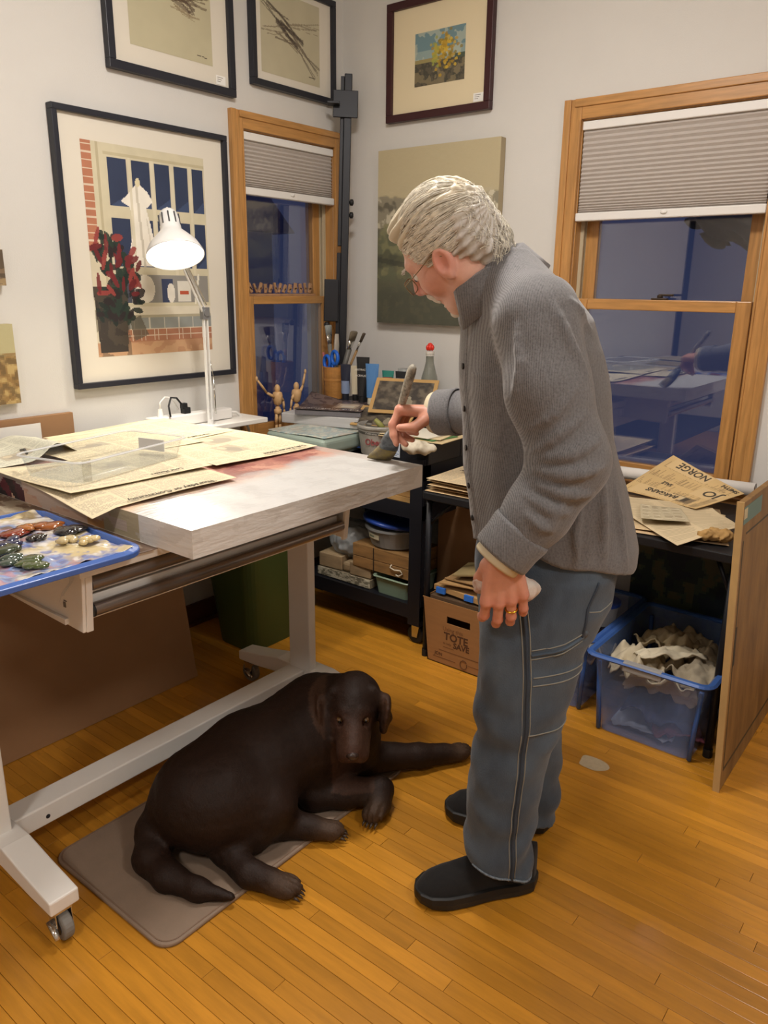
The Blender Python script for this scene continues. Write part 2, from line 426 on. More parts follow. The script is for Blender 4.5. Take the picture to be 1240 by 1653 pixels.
# walls
def wall(name, boxes, m, **k):
    b = MB()
    for q in boxes: b.box(*q)
    return b.build(name, m, kind='structure')
W1 = (2.345, 2.903, .775, 2.06)      # narrow window opening y0 y1 z0 z1
W2 = (-1.418, -.724, .72, 2.06)      # wide window opening x0 x1 z0 z1
wall('wall_left', [(-2.8, XL, -1.85, W1[0], 0, ZC), (-2.8, XL, W1[1], YR, 0, ZC), (-2.8, XL, W1[0], W1[1], 0, W1[2]), (-2.8, XL, W1[0], W1[1], W1[3], ZC)], plaster)
wall('wall_right', [(-2.8, W2[0], YR, YR+.18, 0, ZC), (W2[1], 1.9, YR, YR+.18, 0, ZC), (W2[0], W2[1], YR, YR+.18, 0, W2[2]), (W2[0], W2[1], YR, YR+.18, W2[3], ZC)], plaster)
wall('wall_front', [(1.9, 2.0, -2.7, 3.16, 0, ZC)], plaster)
wall('wall_back', [(-2.8, 1.9, -2.7, -2.6, 0, ZC)], plaster)
wall('wall_hall', [(-4.6, -4.5, -2.7, -1.75, 0, ZC), (-4.5, -2.8, -2.7, -2.6, 0, ZC), (-4.5, -2.8, -1.85, -1.75, 0, ZC)], hallm)
bx(-4.5, -2.8, -2.6, -1.85, -.05, 0).build('floor_hall', plank, kind='structure')
wall('ceiling', [(-4.6, 2.0, -2.7, 3.16, ZC, ZC+.08)], ceilm)
bb = MB(); bb.box(XL, XL+.014, -1.85, YR, 0, .1).box(XL, XL+.022, -1.85, YR, 0, .018); bb.build('baseboard_left', redwood, bevel=.003, kind='structure')
bb = MB(); bb.box(XL+.02, 1.9, YR-.014, YR, 0, .1).box(XL+.02, 1.9, YR-.022, YR, 0, .018); bb.build('baseboard_right', redwood, bevel=.003, kind='structure')
# window glass: reflects the lit room over the blue dusk
def glass_mat(name, tint, boost, base):
    m = bpy.data.materials.new(name); m.use_nodes = True; n = m.node_tree.nodes; l = m.node_tree.links; n.clear()
    out = n.new('ShaderNodeOutputMaterial'); mx = n.new('ShaderNodeMixShader'); t = n.new('ShaderNodeBsdfTransparent'); g = n.new('ShaderNodeBsdfGlossy')
    fw_ = n.new('ShaderNodeLayerWeight'); fw_.inputs[0].default_value = .5; fr = n.new('ShaderNodeMath'); fr.operation = 'POWER'; fr.inputs[1].default_value = 4.0; l.new(fw_.outputs['Facing'], fr.inputs[0]); ma = n.new('ShaderNodeMath'); ma.operation = 'MULTIPLY_ADD'; ma.inputs[1].default_value = boost; ma.inputs[2].default_value = base; ma.use_clamp = True
    t.inputs[0].default_value = (*tint, 1); g.inputs[0].default_value = (.95, .97, 1, 1); g.inputs[1].default_value = .004
    l.new(fr.outputs[0], ma.inputs[0]); l.new(ma.outputs[0], mx.inputs[0]); l.new(t.outputs[0], mx.inputs[1]); l.new(g.outputs[0], mx.inputs[2]); l.new(mx.outputs[0], out.inputs[0])
    return m
pane_m = glass_mat('window_glass', (.80, .82, .86), .8, .16)
clear_m = glass_mat('clear_plastic', (.95, .96, .965), .5, .03)

def frame_y(name, cz, parent, sizes, x0, m_v, m_h): pass
# --- wide window in the right-hand wall
win2 = thing('window_2', None, None, (-1.07, YR, W2[2]), kind='structure')
cw = .07; x0, x1, z0, z1 = W2
def casing_v(x_in, sgn, parent, name='casing'):
    b = MB(); b.box(min(x_in, x_in+sgn*cw), max(x_in, x_in+sgn*cw), YR-.016, YR, z0-.03, z1+cw)
    b.box(min(x_in+sgn*cw*.6, x_in+sgn*cw), max(x_in+sgn*cw*.6, x_in+sgn*cw), YR-.023, YR-.016, z0-.03, z1+cw)
    b.box(min(x_in, x_in+sgn*.008), max(x_in, x_in+sgn*.008), YR-.02, YR-.016, z0-.03, z1)
    return b.build(name, oak_z, parent, bevel=.003)
casing_v(x0, -1, win2); casing_v(x1, 1, win2)
b = MB(); b.box(x0, x1, YR-.016, YR, z1, z1+cw).box(x0-cw*.4, x1+cw*.4, YR-.0225, YR-.016, z1+cw*.6, z1+cw); b.build('head_casing', oak_x, win2, bevel=.003)
bx(x0-cw, x1+cw, YR-.04, YR+.1, z0-.03, z0).build('sill', oak_x, win2, bevel=.004)
b = MB()
for xa, xb in ((x0, x0+.004), (x1-.004, x1)): b.box(xa, xb, YR, YR+.15, z0, z1)
b.box(x0, x1, YR, YR+.15, z1-.004, z1); b.build('jamb_liner', oak_z, win2)
b = MB()
for s_, xe in ((1, x0+.004), (-1, x1-.004)):
    for k in range(3): b.box(min(xe, xe+s_*.014), max(xe, xe+s_*.014), YR+.045+.022*k, YR+.055+.022*k, z0, z1-.004)
b.build('sash_track', jamb, win2)
def sash(parent, ax0, ax1, z0, z1, d0, d1, st, top, bot, axis, name):
    """axis 0: sash in a wall along x (thickness d in y); axis 1: along y (thickness in x)"""
    root = None; mv, mh = (oak_z, oak_x) if axis == 0 else (oak_z, oak_y)
    def B(a, b_, c, d): return bx(a, b_, d0, d1, c, d) if axis == 0 else bx(d0, d1, a, b_, c, d)
    v = B(ax0, ax0+st, z0, z1)
    q = B(ax1-st, ax1, z0, z1); v.add(q.v[0], q.f); root = v.build(name, mv, parent, bevel=.003)
    B(ax0+st, ax1-st, z1-top, z1).build('rail', mh, root, bevel=.003); B(ax0+st, ax1-st, z0, z0+bot).build('rail', mh, root, bevel=.003)
    dm = (d0+d1)/2; s_ = .009
    if axis == 0: bx(ax0+st-.004, ax1-st+.004, dm-s_, dm+s_, z0+bot-.004, z1-top+.004).build('pane', pane_m, root)
    else: bx(dm-s_, dm+s_, ax0+st-.004, ax1-st+.004, z0+bot-.004, z1-top+.004).build('pane', pane_m, root)
    return root
sash(win2, x0+.014, x1-.014, z0+.002, 1.412, YR+.02, YR+.052, .052, .04, .06, 0, 'lower_sash')
sash(win2, x0+.014, x1-.014, 1.378, z1-.006, YR+.074, YR+.106, .052, .05, .034, 0, 'upper_sash')
lk = MB(); lk.box(-1.1, -1.04, YR+.028, YR+.05, 1.412, 1.419).cyl((-1.07, YR+.04, 1.419), (-1.07, YR+.04, 1.43), .011, n=12).box(-1.075, -1.02, YR+.034, YR+.046, 1.426, 1.434)
lk.build('sash_lock', mat('dark_bronze', '#40352c', .4, .6), win2, bevel=.002)
# --- narrow window in the left-hand wall
win1 = thing('window_1', None, None, (XL, 2.62, W1[2]), kind='structure')
y0, y1, zz0, zz1 = W1; cw1 = .066
for ye, sg in ((y0, -1), (y1, 1)):
    b = MB(); b.box(XL, XL+.016, min(ye, ye+sg*cw1), max(ye, ye+sg*cw1), zz0-.03, zz1+cw1)
    b.box(XL+.016, XL+.023, min(ye+sg*cw1*.6, ye+sg*cw1), max(ye+sg*cw1*.6, ye+sg*cw1), zz0-.03, zz1+cw1)
    b.box(XL+.016, XL+.02, min(ye, ye+sg*.008), max(ye, ye+sg*.008), zz0-.03, zz1); b.build('casing', oak_z, win1, bevel=.003)
b = MB(); b.box(XL, XL+.016, y0, y1, zz1, zz1+cw1).box(XL+.016, XL+.0225, y0-.02, y1+.02, zz1+cw1*.6, zz1+cw1); b.build('head_casing', oak_y, win1, bevel=.003)
bx(XL-.1, XL+.075, y0-cw1, y1+cw1, zz0-.03, zz0).build('sill', oak_y, win1, bevel=.004)
b = MB(); b.box(XL-.15, XL, y0, y0+.004, zz0, zz1).box(XL-.15, XL, y1-.004, y1, zz0, zz1).box(XL-.15, XL, y0, y1, zz1-.004, zz1); b.build('jamb_liner', oak_z, win1)
b = MB()
for sg, ye in ((1, y0+.004), (-1, y1-.004)):
    for k in range(3): b.box(XL-.055-.022*k, XL-.045-.022*k, min(ye, ye+sg*.014), max(ye, ye+sg*.014), zz0, zz1-.004)
b.build('sash_track', jamb, win1)
sash(win1, y0+.014, y1-.014, zz0+.002, 1.402, XL-.052, XL-.02, .045, .034, .06, 1, 'lower_sash')
sash(win1, y0+.014, y1-.014, 1.37, zz1-.006, XL-.106, XL-.074, .045, .05, .034, 1, 'upper_sash')
# --- pleated shades
fabric = mat('shade_fabric', '#b5ada6', .9, var=.05, vscale=30, stretch=(1, 1, 6)); white_al = mat('white_enamel', '#e4e2de', .4)
def shade(name, label, axis, a0, a1, z0, z1, d, npl):
    loc = ((a0+a1)/2, d, z0) if axis == 0 else (d, (a0+a1)/2, z0)
    t = thing(name, label, 'window shade', loc)
    def B(a, b_, e0, e1, c, f): return bx(a, b_, d+e0, d+e1, c, f) if axis == 0 else bx(d-e1, d-e0, a, b_, c, f)
    B(a0, a1, -.014, .02, z1-.03, z1).build('headrail', white_al, t, bevel=.003)
    br = B(a0-.004, a1+.004, -.016, .016, z0, z0+.03).build('bottom_rail', white_al, t, bevel=.004)
    m = (a0+a1)/2; k = MB()
    c = (m, d-.018, z0+.019) if axis == 0 else (d+.018, m, z0+.019)
    k.ball(c, (.013, .005, .007) if axis == 0 else (.005, .013, .007), 12).build('pull_tab', white_al, br, smooth=True)
    za, zb = z1-.03, z0+.03; prof = []
    for i in range(npl*2+1):
        q = i/(npl*2); zz = za+(zb-za)*(1-(1-q)**1.45); prof.append((zz, -.006 if i % 2 else .0))
    f = MB(); n = len(prof)
    for sgn, base in ((1, 0), (-1, .012)):
        V = []
        for e in (a0+.002, a1-.002):
            for zz, o_ in prof:
                dd = (o_ if sgn > 0 else -o_)+base; V.append((e, d+dd, zz) if axis == 0 else (d-dd, e, zz))
        F = [(i, i+1, n+i+1, n+i) for i in range(n-1)]
        f.add(V, F)
    f.build('pleated_fabric', fabric, t)
    return t
shade('pleated_shade', 'wide beige pleated shade half lowered over the large window', 0, x0+.006, x1-.006, 1.70, z1-.008, YR+.004, 21)
shade('pleated_shade', 'narrow beige pleated shade in the window beside the black easel', 1, y0+.006, y1-.006, 1.812, zz1-.008, XL-.004, 15)
# --- a row of carved wooden letters on a thin ledge inside the narrow window
lt = thing('carved_wood_row', 'row of small tilted carved wooden pieces on a ledge in the narrow window', 'ornament', (XL-.06, 2.56, 1.41))
lw = mat('pale_letter_wood', '#a8825f', .6, var=.2, vscale=30)
bx(XL-.068, XL-.053, y0+.02, y1-.07, 1.4025, 1.4125).build('ledge', lw, lt)
r_ = random.Random(5); yy = y0+.03; k = 0
while yy < y1-.1:
    wdt = r_.uniform(.016, .026); hh = r_.uniform(.038, .047); an = r_.uniform(-28, 28)
    b = MB().cbox((XL-.060, yy+wdt/2, 1.4150+hh/2), (.010, wdt*.62, hh), rotm('X', an))
    b.cbox((XL-.0595, yy+wdt*.6, 1.4150+hh*.45), (.009, wdt*.9, hh*.22), rotm('X', -an*1.6))
    b.build('carved_piece', lw, lt, bevel=.002); yy += wdt+.010; k += 1
# --- what stands outside in the dusk
hs = thing('neighbour_house', 'pale gabled house outside the narrow window at dusk', 'house', (-9, 6.5, -1))
siding = mat('dusk_siding', '#a9acc8', .9); roofm = mat('dusk_roof', '#6a6f96', .9)
bx(-12, -9, 4.5, 8.6, -1, 2.2).build('house_wall', siding, hs)
b = MB().prism([(4.2, 2.2), (8.9, 2.2), (6.55, 4.4)], 0, -12.2, -8.8); b.build('roof', roofm, hs)
for yy in (5.4, 7.2): bx(-9.0, -8.96, yy, yy+.7, .4, 1.7).build('window', roofm, hs)
tr = thing('garden_tree', 'dark leafy tree outside the wide window at dusk', 'tree', (-1.9, 9, -1))
bark = mat('dusk_bark', '#4a4030', .9); b = MB().tube([(-2.1, 9, -1), (-2.15, 9, 1.0), (-2.3, 9, 2.4)], [.16, .12, .05], 8); b.build('trunk', bark, tr, smooth=True)
def crown(c, r, sd, name, m):
    return sdf_obj(name, lambda P: ellip(P, c, r)+.10*np.sin(P@np.array((9., 7, 8))+sd)*np.sin(P@np.array((-6., 8, 11)))+.05*np.sin(P@np.array((21., -17, 19))), np.array(c)-np.array(r)-.2, np.array(c)+np.array(r)+.2, .035, m, tr, smooth=1)
crown((-2.35, 9, 2.30), (.60, .5, .36), 1, 'foliage', bark)
# --- ceiling lights (out of the picture, above)
for nm, (lx, ly), es_ in zip(('round flush ceiling light above the drafting table', 'round flush ceiling light nearest the doorway', 'round flush ceiling light by the long blank wall'), ((-1.25, 1.45), (-.4, -1.1), (.9, 1.0)), CEIL_STRENGTH):
    lit = mat('lit_diffuser_%d' % int(lx*100), '#ffffff', .5, emit='#fff8f1', estr=es_)
    t = thing('ceiling_light', nm, 'ceiling light', (lx, ly, ZC-.09))
    MB().lathe([(.2, ZC-.03), (.2, ZC), (.0, ZC)], (lx, ly, 0), n=32).build('mounting_ring', white_al, t)
    MB().lathe([(.0, ZC-.09), (.08, ZC-.085), (.14, ZC-.068), (.18, ZC-.04), (.19, ZC-.03)], (lx, ly, 0), n=32, cap=False).build('diffuser', lit, t, smooth=True)
# ================================================================ drafting table and what lies on it
T = .88
whitem = mat('white_powder_coat', '#e6e3dd', .42, var=.03, vscale=5); nickel = mat('brushed_nickel', '#8d847e', .3, .75, var=.15, vscale=3, stretch=(30, 1, 30))
blackp = mat('black_plastic', '#17181b', .5); chrome = mat('chrome', '#c9c7c2', .15, .95); rubber = mat('grey_rubber', '#7d7b76', .7); hubm = mat('dark_hub', '#26262a', .5)
tb = thing('drafting_table', 'white adjustable drafting table on casters with two long nickel drawer handles', 'table', (-1.75, 1.23, 0))
bx(-2.42, -1.425, .79, 1.665, T-.022, T).build('tabletop', whitem, tb, bevel=.003)
def foot(yc):
    prof = [(-2.07, .092), (-2.07, .128), (-1.96, .146), (-1.86, .166), (-1.65, .166), (-1.55, .146), (-1.44, .128), (-1.44, .092), (-1.53, .095), (-1.66, .108), (-1.85, .108), (-1.98, .095)]
    f = MB().prism([(x, z) for x, z in prof][::-1], 1, yc-.035, yc+.035).build('foot', whitem, tb, bevel=.004)
    for sx_, xc in ((-1, -2.035), (1, -1.475)):
        c = MB().cyl((xc, yc, .084), (xc, yc, .093), .022, n=14); c.box(xc-.024, xc+.024, yc-.022, yc+.022, .078, .085)
        for s_ in (-1, 1): c.prism([(xc-.022, .08), (xc+.022, .08), (xc+.016+.01*sx_, .036), (xc-.008+.01*sx_, .036)], 1, yc+s_*.019-.0015, yc+s_*.019+.0015)
        cs = c.build('caster', chrome, tb, bevel=.001)
        wx = xc+.008*sx_
        w_ = MB().lathe([(.02, -.013), (.032, -.013), (.0375, -.010), (.0375, .010), (.032, .013), (.02, .013)], (wx, yc, .0375), rotm('X', 90), n=24).build('wheel', rubber, cs, smooth=False, bevel=.002)
        MB().lathe([(.004, -.0145), (.021, -.0145), (.021, .0145), (.004, .0145)], (wx, yc, .0375), rotm('X', 90), n=20).build('hub', hubm, cs)
        MB().tube([(wx-.012, yc-.024, .05), (wx+.012, yc-.026, .046), (wx+.034, yc-.03, .032)], [.007, .009, .006], 8, flat=.5).build('brake_lever', chrome, cs, smooth=True)
foot(.6805); foot(1.7815)
for yc in (.6805, 1.76):
    bx(-1.793, -1.697, yc-.017, yc+.017, .16, .77).build('leg', whitem, tb, bevel=.004)
    bx(-1.83, -1.66, yc-.02, yc+.02, .76, .80).build('leg_bracket', whitem, tb, bevel=.004)
    bx(-1.83, -1.66, min(yc, 1.23-.45), max(yc, 1.23+.45), .80, .84).build('leg_arm', whitem, tb) if False else None
bx(-1.80, -1.69, .62, 1.83, .80, .835).build('cross_beam', whitem, tb, bevel=.003)
cb_ = bx(-1.80, -1.725, .715, 1.747, .105, .162).build('stretcher', whitem, tb, bevel=.004)
MB().cyl((-1.7255, .80, .128), (-1.724, .80, .128), .006, n=10).build('screw_head', hubm, cb_)
MB().prism([(-1.43, T-.022), (-1.445, .728), (-1.80, .742), (-2.02, .742), (-2.02, T-.022)], 1, .795, .803).build('side_panel', whitem, tb, bevel=.002)
MB().prism([(-1.43, T-.022), (-1.445, .728), (-1.80, .742), (-2.02, .742), (-2.02, T-.022)], 1, 1.648, 1.656).build('side_panel', whitem, tb, bevel=.002)
for ya, yb in ((.803, .818), (1.633, 1.648)): MB().prism([(-1.427, T-.022), (-1.442, .728), (-1.452, .728), (-1.437, T-.022)], 1, ya, yb).build('front_flange', whitem, tb, bevel=.001)
b = MB(); b.prism([(.40, .0)]*3, 1, 0, 1) if False else None
b = MB().prism([(-1.50, .735), (-1.75, .742), (-1.75, .748), (-1.50, .748)], 1, .786, .795); b.build('panel_lip', whitem, tb)
b = MB()
for k in range(4): b.box(-1.508-.003*k, -1.506-.003*k+.001, .7935, .795, .772, .784) if k < 3 else None
b.box(-1.512, -1.500, .7942, .795, .786, .789); b.build('recycling_mark', mat('mark_grey', '#77726b', .8), tb)
for zc, xo in ((.774, 0), (.832, -.004)):
    dr = bx(-1.475+xo, -1.463+xo, .822, 1.63, zc-.028, zc+.027).build('drawer', whitem, tb, bevel=.002)
    MB().cyl((-1.447+xo, .822, zc), (-1.447+xo, 1.628, zc), .0155, n=24).build('handle', nickel, dr, smooth=False)
    MB().cyl((-1.447+xo, .818, zc), (-1.447+xo, .823, zc), .0163, n=24).build('end_cap', blackp, dr)
    bx(-2.0, -1.475+xo, .83, 1.62, zc-.024, zc-.018).build('drawer_base', whitem, dr)

# large gesso canvas lying flat
CX0, CX1, CY0, CY1, CZ = -2.50, -1.296, .98, 1.822, .945
cv = thing('large_canvas', 'large deep canvas lying flat on the table being brushed with white gesso', 'canvas', (-1.9, 1.4, T))
W_, H_ = 150, 210
p = Pic(W_, H_, '#cbab98')       # X: 0 = table left (small y) .. 1 = right (large y); Y: 0 = back (small x) .. 1 = front
n1 = vnoise(H_, W_, 5, 1); n2 = vnoise(H_, W_, 9, 2); n3 = vnoise(H_, W_, 26, 3)
p.put(n1 > .52, '#c98c7a', .6); p.put((n2 > .5) & (p.X > .2), '#a0605a', .55); p.put((n1 < .42), '#dcc3a0', .6); p.put((n3 > .58) & (p.X > .35), '#8c4a48', .45)
p.put((n2+.25*n3 > .74), '#6f3a3e', .45)
edge = p.Y+.075*p.X+.06*(n2-.5)+.04*(n3-.5)
p.put(np.clip((edge-.785)/.05, 0, 1), '#cccbc8'); p.put((p.X > .95+.05*(n2-.5)), '#b9b0a8', .6); p.put((n3 > .6) & (edge > .80), '#bcbbb8', .35)
top_m = mat('gesso_top', '#ffffff', .3, attr='Col', bump=.4, bscale=14, stretch=(8, .5, 1))
sheet('painted_face', lambda S, Tt: (CX0+Tt*(CX1-CX0), CY0+S*(CY1-CY0), CZ+.0006*np.sin(40*S)*np.sin(9*Tt)), p, top_m, cv, solid=0)
side_m = mat('gesso_side', '#dcd9d4', .55, attr='Col', bump=.5, bscale=14, stretch=(1, 1, 5))
def side_pic(w_, h, left):
    q = Pic(w_, h, '#dedbd6'); nn = vnoise(h, w_, 12, 9)
    if left:   # left end, from back (X=0) to front (X=1)
        q.rect(0, 0, .72, 1, '#c9a893'); q.rect(0, 0, .35, 1, '#5c1f2d'); q.poly([(.13, 0), (.25, 0), (.33, 1), (.22, 1)], '#2b2226'); q.poly([(.31, 0), (.35, 0), (.39, 1), (.36, 1)], '#2b2226'); q.poly([(.35, 0), (.40, 0), (.41, 1), (.38, 1)], '#4a2630')
        q.rect(.66, 0, .72, 1, '#c08f5c'); q.put((q.X > .72) & (q.X < .84), '#b5a98c'); q.put((nn > .6) & (q.X > .4) & (q.X < .8), '#b98d7c', .6)
    q.put(nn > .62, '#cbc7c0', .5); return q
sheet('painted_side', lambda S, Tt: (CX0+S*(CX1-CX0), CY0+0*S, CZ-Tt*(CZ-T)), side_pic(150, 10, True), side_m, cv, solid=0)
sheet('painted_side', lambda S, Tt: (CX1+0*S, CY0+S*(CY1-CY0), CZ-Tt*(CZ-T)), side_pic(150, 10, False), side_m, cv, solid=0)
sheet('painted_side', lambda S, Tt: (CX1-S*(CX1-CX0), CY1+0*S, CZ-Tt*(CZ-T)), side_pic(60, 6, False), side_m, cv, solid=0)
bx(CX0+.001, CX1-.001, CY0+.001, CY1-.001, T+.0005, CZ-.002).build('stretched_body', mat('raw_canvas', '#cfc8ba', .85), cv)

paper = mat('newsprint', '#d9c8a4', .85, attr='Col', var=.04, vscale=4)
zc = CZ+.001
def Z(pts, z): return [(x, y, z+dz) for (x, y, *d) in pts for dz in [d[0] if d else 0]]
# the sheets on the canvas (TL, TR, BR, BL as they lie)
sheet('newspaper_sheet', bilerp(Z([(-2.49, 1.30), (-2.52, 1.80), (-2.10, 1.80), (-2.07, 1.31)], zc), seed=1), news(130, 110, 1, '#e3d3a6', 5, img=1), paper, label='yellowed newspaper sheet at the back of the canvas below the lamp', cat='newspaper', group='newspapers on the canvas')
sheet('newspaper_sheet', bilerp(Z([(-2.12, 1.42), (-2.16, 1.815), (-1.70, 1.80), (-1.70, 1.385)], zc+.004), seed=2), news(130, 140, 2, '#ddcda4', 4, img=2), paper, label='newspaper sheet on the canvas nearest the paint bucket', cat='newspaper', group='newspapers on the canvas')
g = news(110, 120, 3, '#c9ccba', 3, img=2, ink='#51605e')
sheet('newspaper_sheet', bilerp(Z([(-2.50, .93), (-2.50, 1.28), (-2.16, 1.24), (-2.11, .90)], zc+.004), seed=3, lift=lambda S, Tt: .045*np.exp(-((S-.78)/.16)**2)*(.4+.6*Tt)), g, paper, label='greenish newspaper sheet with a raised fold at the far left of the canvas', cat='newspaper', group='newspapers on the canvas')
sheet('newspaper_sheet', bilerp(Z([(-2.42, 1.16), (-2.40, 1.56), (-2.02, 1.60), (-2.0, 1.14)], zc+.008), seed=4), news(120, 110, 4, '#d6c69d', 4, img=1), paper, label='newspaper sheet half hidden behind the clear plastic tub', cat='newspaper', group='newspapers on the canvas')
sheet('newspaper_sheet', bilerp(Z([(-2.04, .965), (-1.93, 1.39), (-1.558, 1.335), (-1.555, .905)], zc+.004), seed=5, lift=lambda S, Tt: -.012*np.clip((.15-S)/.15, 0, 1)*Tt), news(150, 130, 5, '#d8c79e', 4, img=0), paper, label='newspaper sheet drooping over the front left edge of the canvas', cat='newspaper', group='newspapers on the canvas')
sheet('newspaper_sheet', bilerp(Z([(-2.10, .94), (-2.0, 1.42), (-1.70, 1.37), (-1.71, .945)], zc+.012), seed=6), news(150, 110, 6, '#dccca4', 5, img=1), paper, label='newspaper sheet lying directly under the clear plastic tub', cat='newspaper', group='newspapers on the canvas')
inkm = mat('newspaper_ink', '#4a4339', .9)
nl_ = sorted([o for o in bpy.data.objects if o.name.startswith('newspaper_sheet')], key=lambda o: o.name)
for o_, s_, sz, org in ((nl_[4], 'Thursday or Community', .026, (-1.576, 1.27, zc+.0125)), (nl_[1], 'Daily Review Notes', .022, (-1.722, 1.76, zc+.0125)), (nl_[0], 'The Week in the County', .018, (-2.12, 1.70, zc+.0085)), (nl_[5], 'Local Matters', .018, (-1.722, 1.28, zc+.0205))):
    text('headline', s_, sz, org, (0, -1, 0), (1, 0, 0), inkm, o_, bold=.0002)
# clear plastic tub
tub = thing('plastic_tub', 'shallow clear plastic tub standing on the newspapers', 'tub', (-1.9, 1.17, zc+.022))
def open_tub(parent, c, rot, L, Wd, hgt, taper, z0, m, th=.002, rim=.008, rr=.03, name='tub_wall', rimm=None):
    R = rotm('Z', rot); ring = []
    for f_, z in ((0, 0), (1, hgt)):
        ring.append([np.array((x, y, z)) for x, y in rrect(-L/2-taper*f_, L/2+taper*f_, -Wd/2-taper*f_, Wd/2+taper*f_, rr, 4)])
    n = len(ring[0]); V = [R@q+np.array((*c, z0)) for rg in ring for q in rg]
    b = MB(); b.add(V, [(i, (i+1) % n, n+(i+1) % n, n+i) for i in range(n)]+[tuple(range(n))[::-1]])
    o = b.build(name, m, parent, solid=th)
    r2 = [R@np.array((x, y, hgt))+np.array((*c, z0)) for x, y in rrect(-L/2-taper-rim/2, L/2+taper+rim/2, -Wd/2-taper-rim/2, Wd/2+taper+rim/2, rr, 4)]
    MB().tube(r2, rim*.6, 6, closed=True, flat=.6).build('rim', rimm or m, o)
    return o
tw = open_tub(tub, (-1.895, 1.165), 103, .38, .20, .055, .012, zc+.022, clear_m, rimm=mat('tub_rim', '#dcdedf', .2, alpha=.5))
milky = mat('milky_label', '#c9c8cc', .6, alpha=.75)
bx(-1.995, -1.90, 1.345, 1.348, zc+.028, zc+.062, R=rotm('Z', 13)).build('frosted_label', milky, tub)
MB().tube([(-2.02, .99, zc+.073), (-1.99, .985, zc+.08), (-1.97, .98, zc+.073)], .004, 6).build('clip', mat('clip_dark', '#3c3a38', .4), tub)
# paint-stained protective sheet under the palette
q = Pic(130, 150, '#7a6656'); a1 = vnoise(150, 130, 8, 21); a2 = vnoise(150, 130, 18, 22)
q.put(a1 > .53, '#a79a86', .8); q.put(a1 < .40, '#5c4a3e', .7); q.put((q.X < .55) & (a2 > .42) & (q.Y < .75), '#9db4c4', .85); q.put((a2 > .57) & (q.X < .6), '#b07a86', .7); q.put(a2 < .36, '#c2b7a2', .7); q.put((q.Y > .85), '#5a4638', .6)
sheet('paint_stained_sheet', bilerp(Z([(-2.4, .60), (-2.4, .975), (-1.41, .972), (-1.43, .56)], T+.001), seed=8, amp=.0008), q, mat('stained_sheet', '#887766', .45, attr='Col', bump=.2, bscale=20), label='paint-stained protective sheet under the blue palette tray', cat='cloth', solid=.0015)
# palette: a blue lid holding a wet paint-covered liner
pal = thing('palette_tray', 'blue plastic palette lid heaped with wet paint blobs on a crinkled liner', 'palette', (-1.62, .74, T+.004))
PC, PR = (-1.606, .697), -1
bluep = mat('blue_plastic', '#5277c6', .22, trans=.3, var=.08, vscale=6); R_ = rotm('Z', PR)
def ploc(x, y, z): return R_@np.array((x, y, z))+np.array((*PC, T+.004))
n_ = 24; b = MB(); o_ = rrect(-.238, .238, -.255, .228, .055, 5); i_ = rrect(-.224, .224, -.24, .214, .045, 5); m_ = len(o_)
V = [ploc(x, y, .022) for x, y in o_]+[ploc(x, y, .027) for x, y in i_]+[ploc(x*.96, y*.96, .012) for x, y in i_]+[ploc(x, y, .010) for x, y in o_]
b.add(V, [(i, (i+1) % m_, m_+(i+1) % m_, m_+i) for i in range(m_)]+[(m_+i, m_+(i+1) % m_, 2*m_+(i+1) % m_, 2*m_+i) for i in range(m_)]+[tuple(range(2*m_, 3*m_))]+[(3*m_+i, 3*m_+(i+1) % m_, (i+1) % m_, i) for i in range(m_)]+[tuple(range(3*m_, 4*m_))[::-1]])
b.build('lid', bluep, pal, bevel=.002)
q = Pic(150, 150, '#b9b7bb'); a1 = vnoise(150, 150, 4, 31); a2 = vnoise(150, 150, 9, 32); a3 = vnoise(150, 150, 18, 33)
q.soft(a1, .50, .60, '#6f8fc8', .8); q.soft(a2, .52, .66, '#cfc8b8', .85); q.soft(.5-a2, .08, .16, '#a18d76', .7); q.soft(.5-a1-10*(q.X < .45), .05, .16, '#c9b67f', .8); q.soft(a3, .60, .72, '#dcdad6', .7); q.soft(.5-a3-10*(q.Y < .35), .10, .2, '#4a62ac', .7); q.soft(a3-10*(a1 < .55), .5, .62, '#b0666c', .6); q.soft(.5-a2-10*(q.Y > .4), .05, .15, '#4a3428', .6)
crk = vnoise(151, 151, 9, 41, 3); 
def liner(S, Tt):
    i = np.clip((Tt*150).astype(int), 0, 150); j = np.clip((S*150).astype(int), 0, 150)
    x = (Tt-.5)*.43; y = (S-.5)*.43-.012; z = .016+.018*(crk[i, j]-.35)+.012*np.clip(np.abs(S-.5)*2-.8, 0, 1)+.012*np.clip(np.abs(Tt-.5)*2-.8, 0, 1)
    P = np.stack([x, y, z], 1)@R_.T+np.array((*PC, T+.004)); return P[:, 0], P[:, 1], P[:, 2]
sheet('crinkled_liner', liner, q, mat('wet_liner', '#c8c8cc', .3, attr='Col', coat=.7), pal)
BLOBS = ((.003, .165, .03, '#1c191c'), (.0, .10, .018, '#2a2622'), (-.06, .17, .028, '#8c4d1e'), (-.085, .12, .024, '#a3642a'), (-.066, .078, .036, '#7a2c18'), (-.008, .036, .028, '#24284a'), (.039, .022, .03, '#343f2c'), (.092, .002, .028, '#3c4a40'), (.143, .012, .03, '#43502c'), (.07, .13, .02, '#b9a77c'), (.10, .17, .018, '#cdb987'), (-.02, -.10, .03, '#4a5fa0'), (.1, -.12, .03, '#7a3440'))
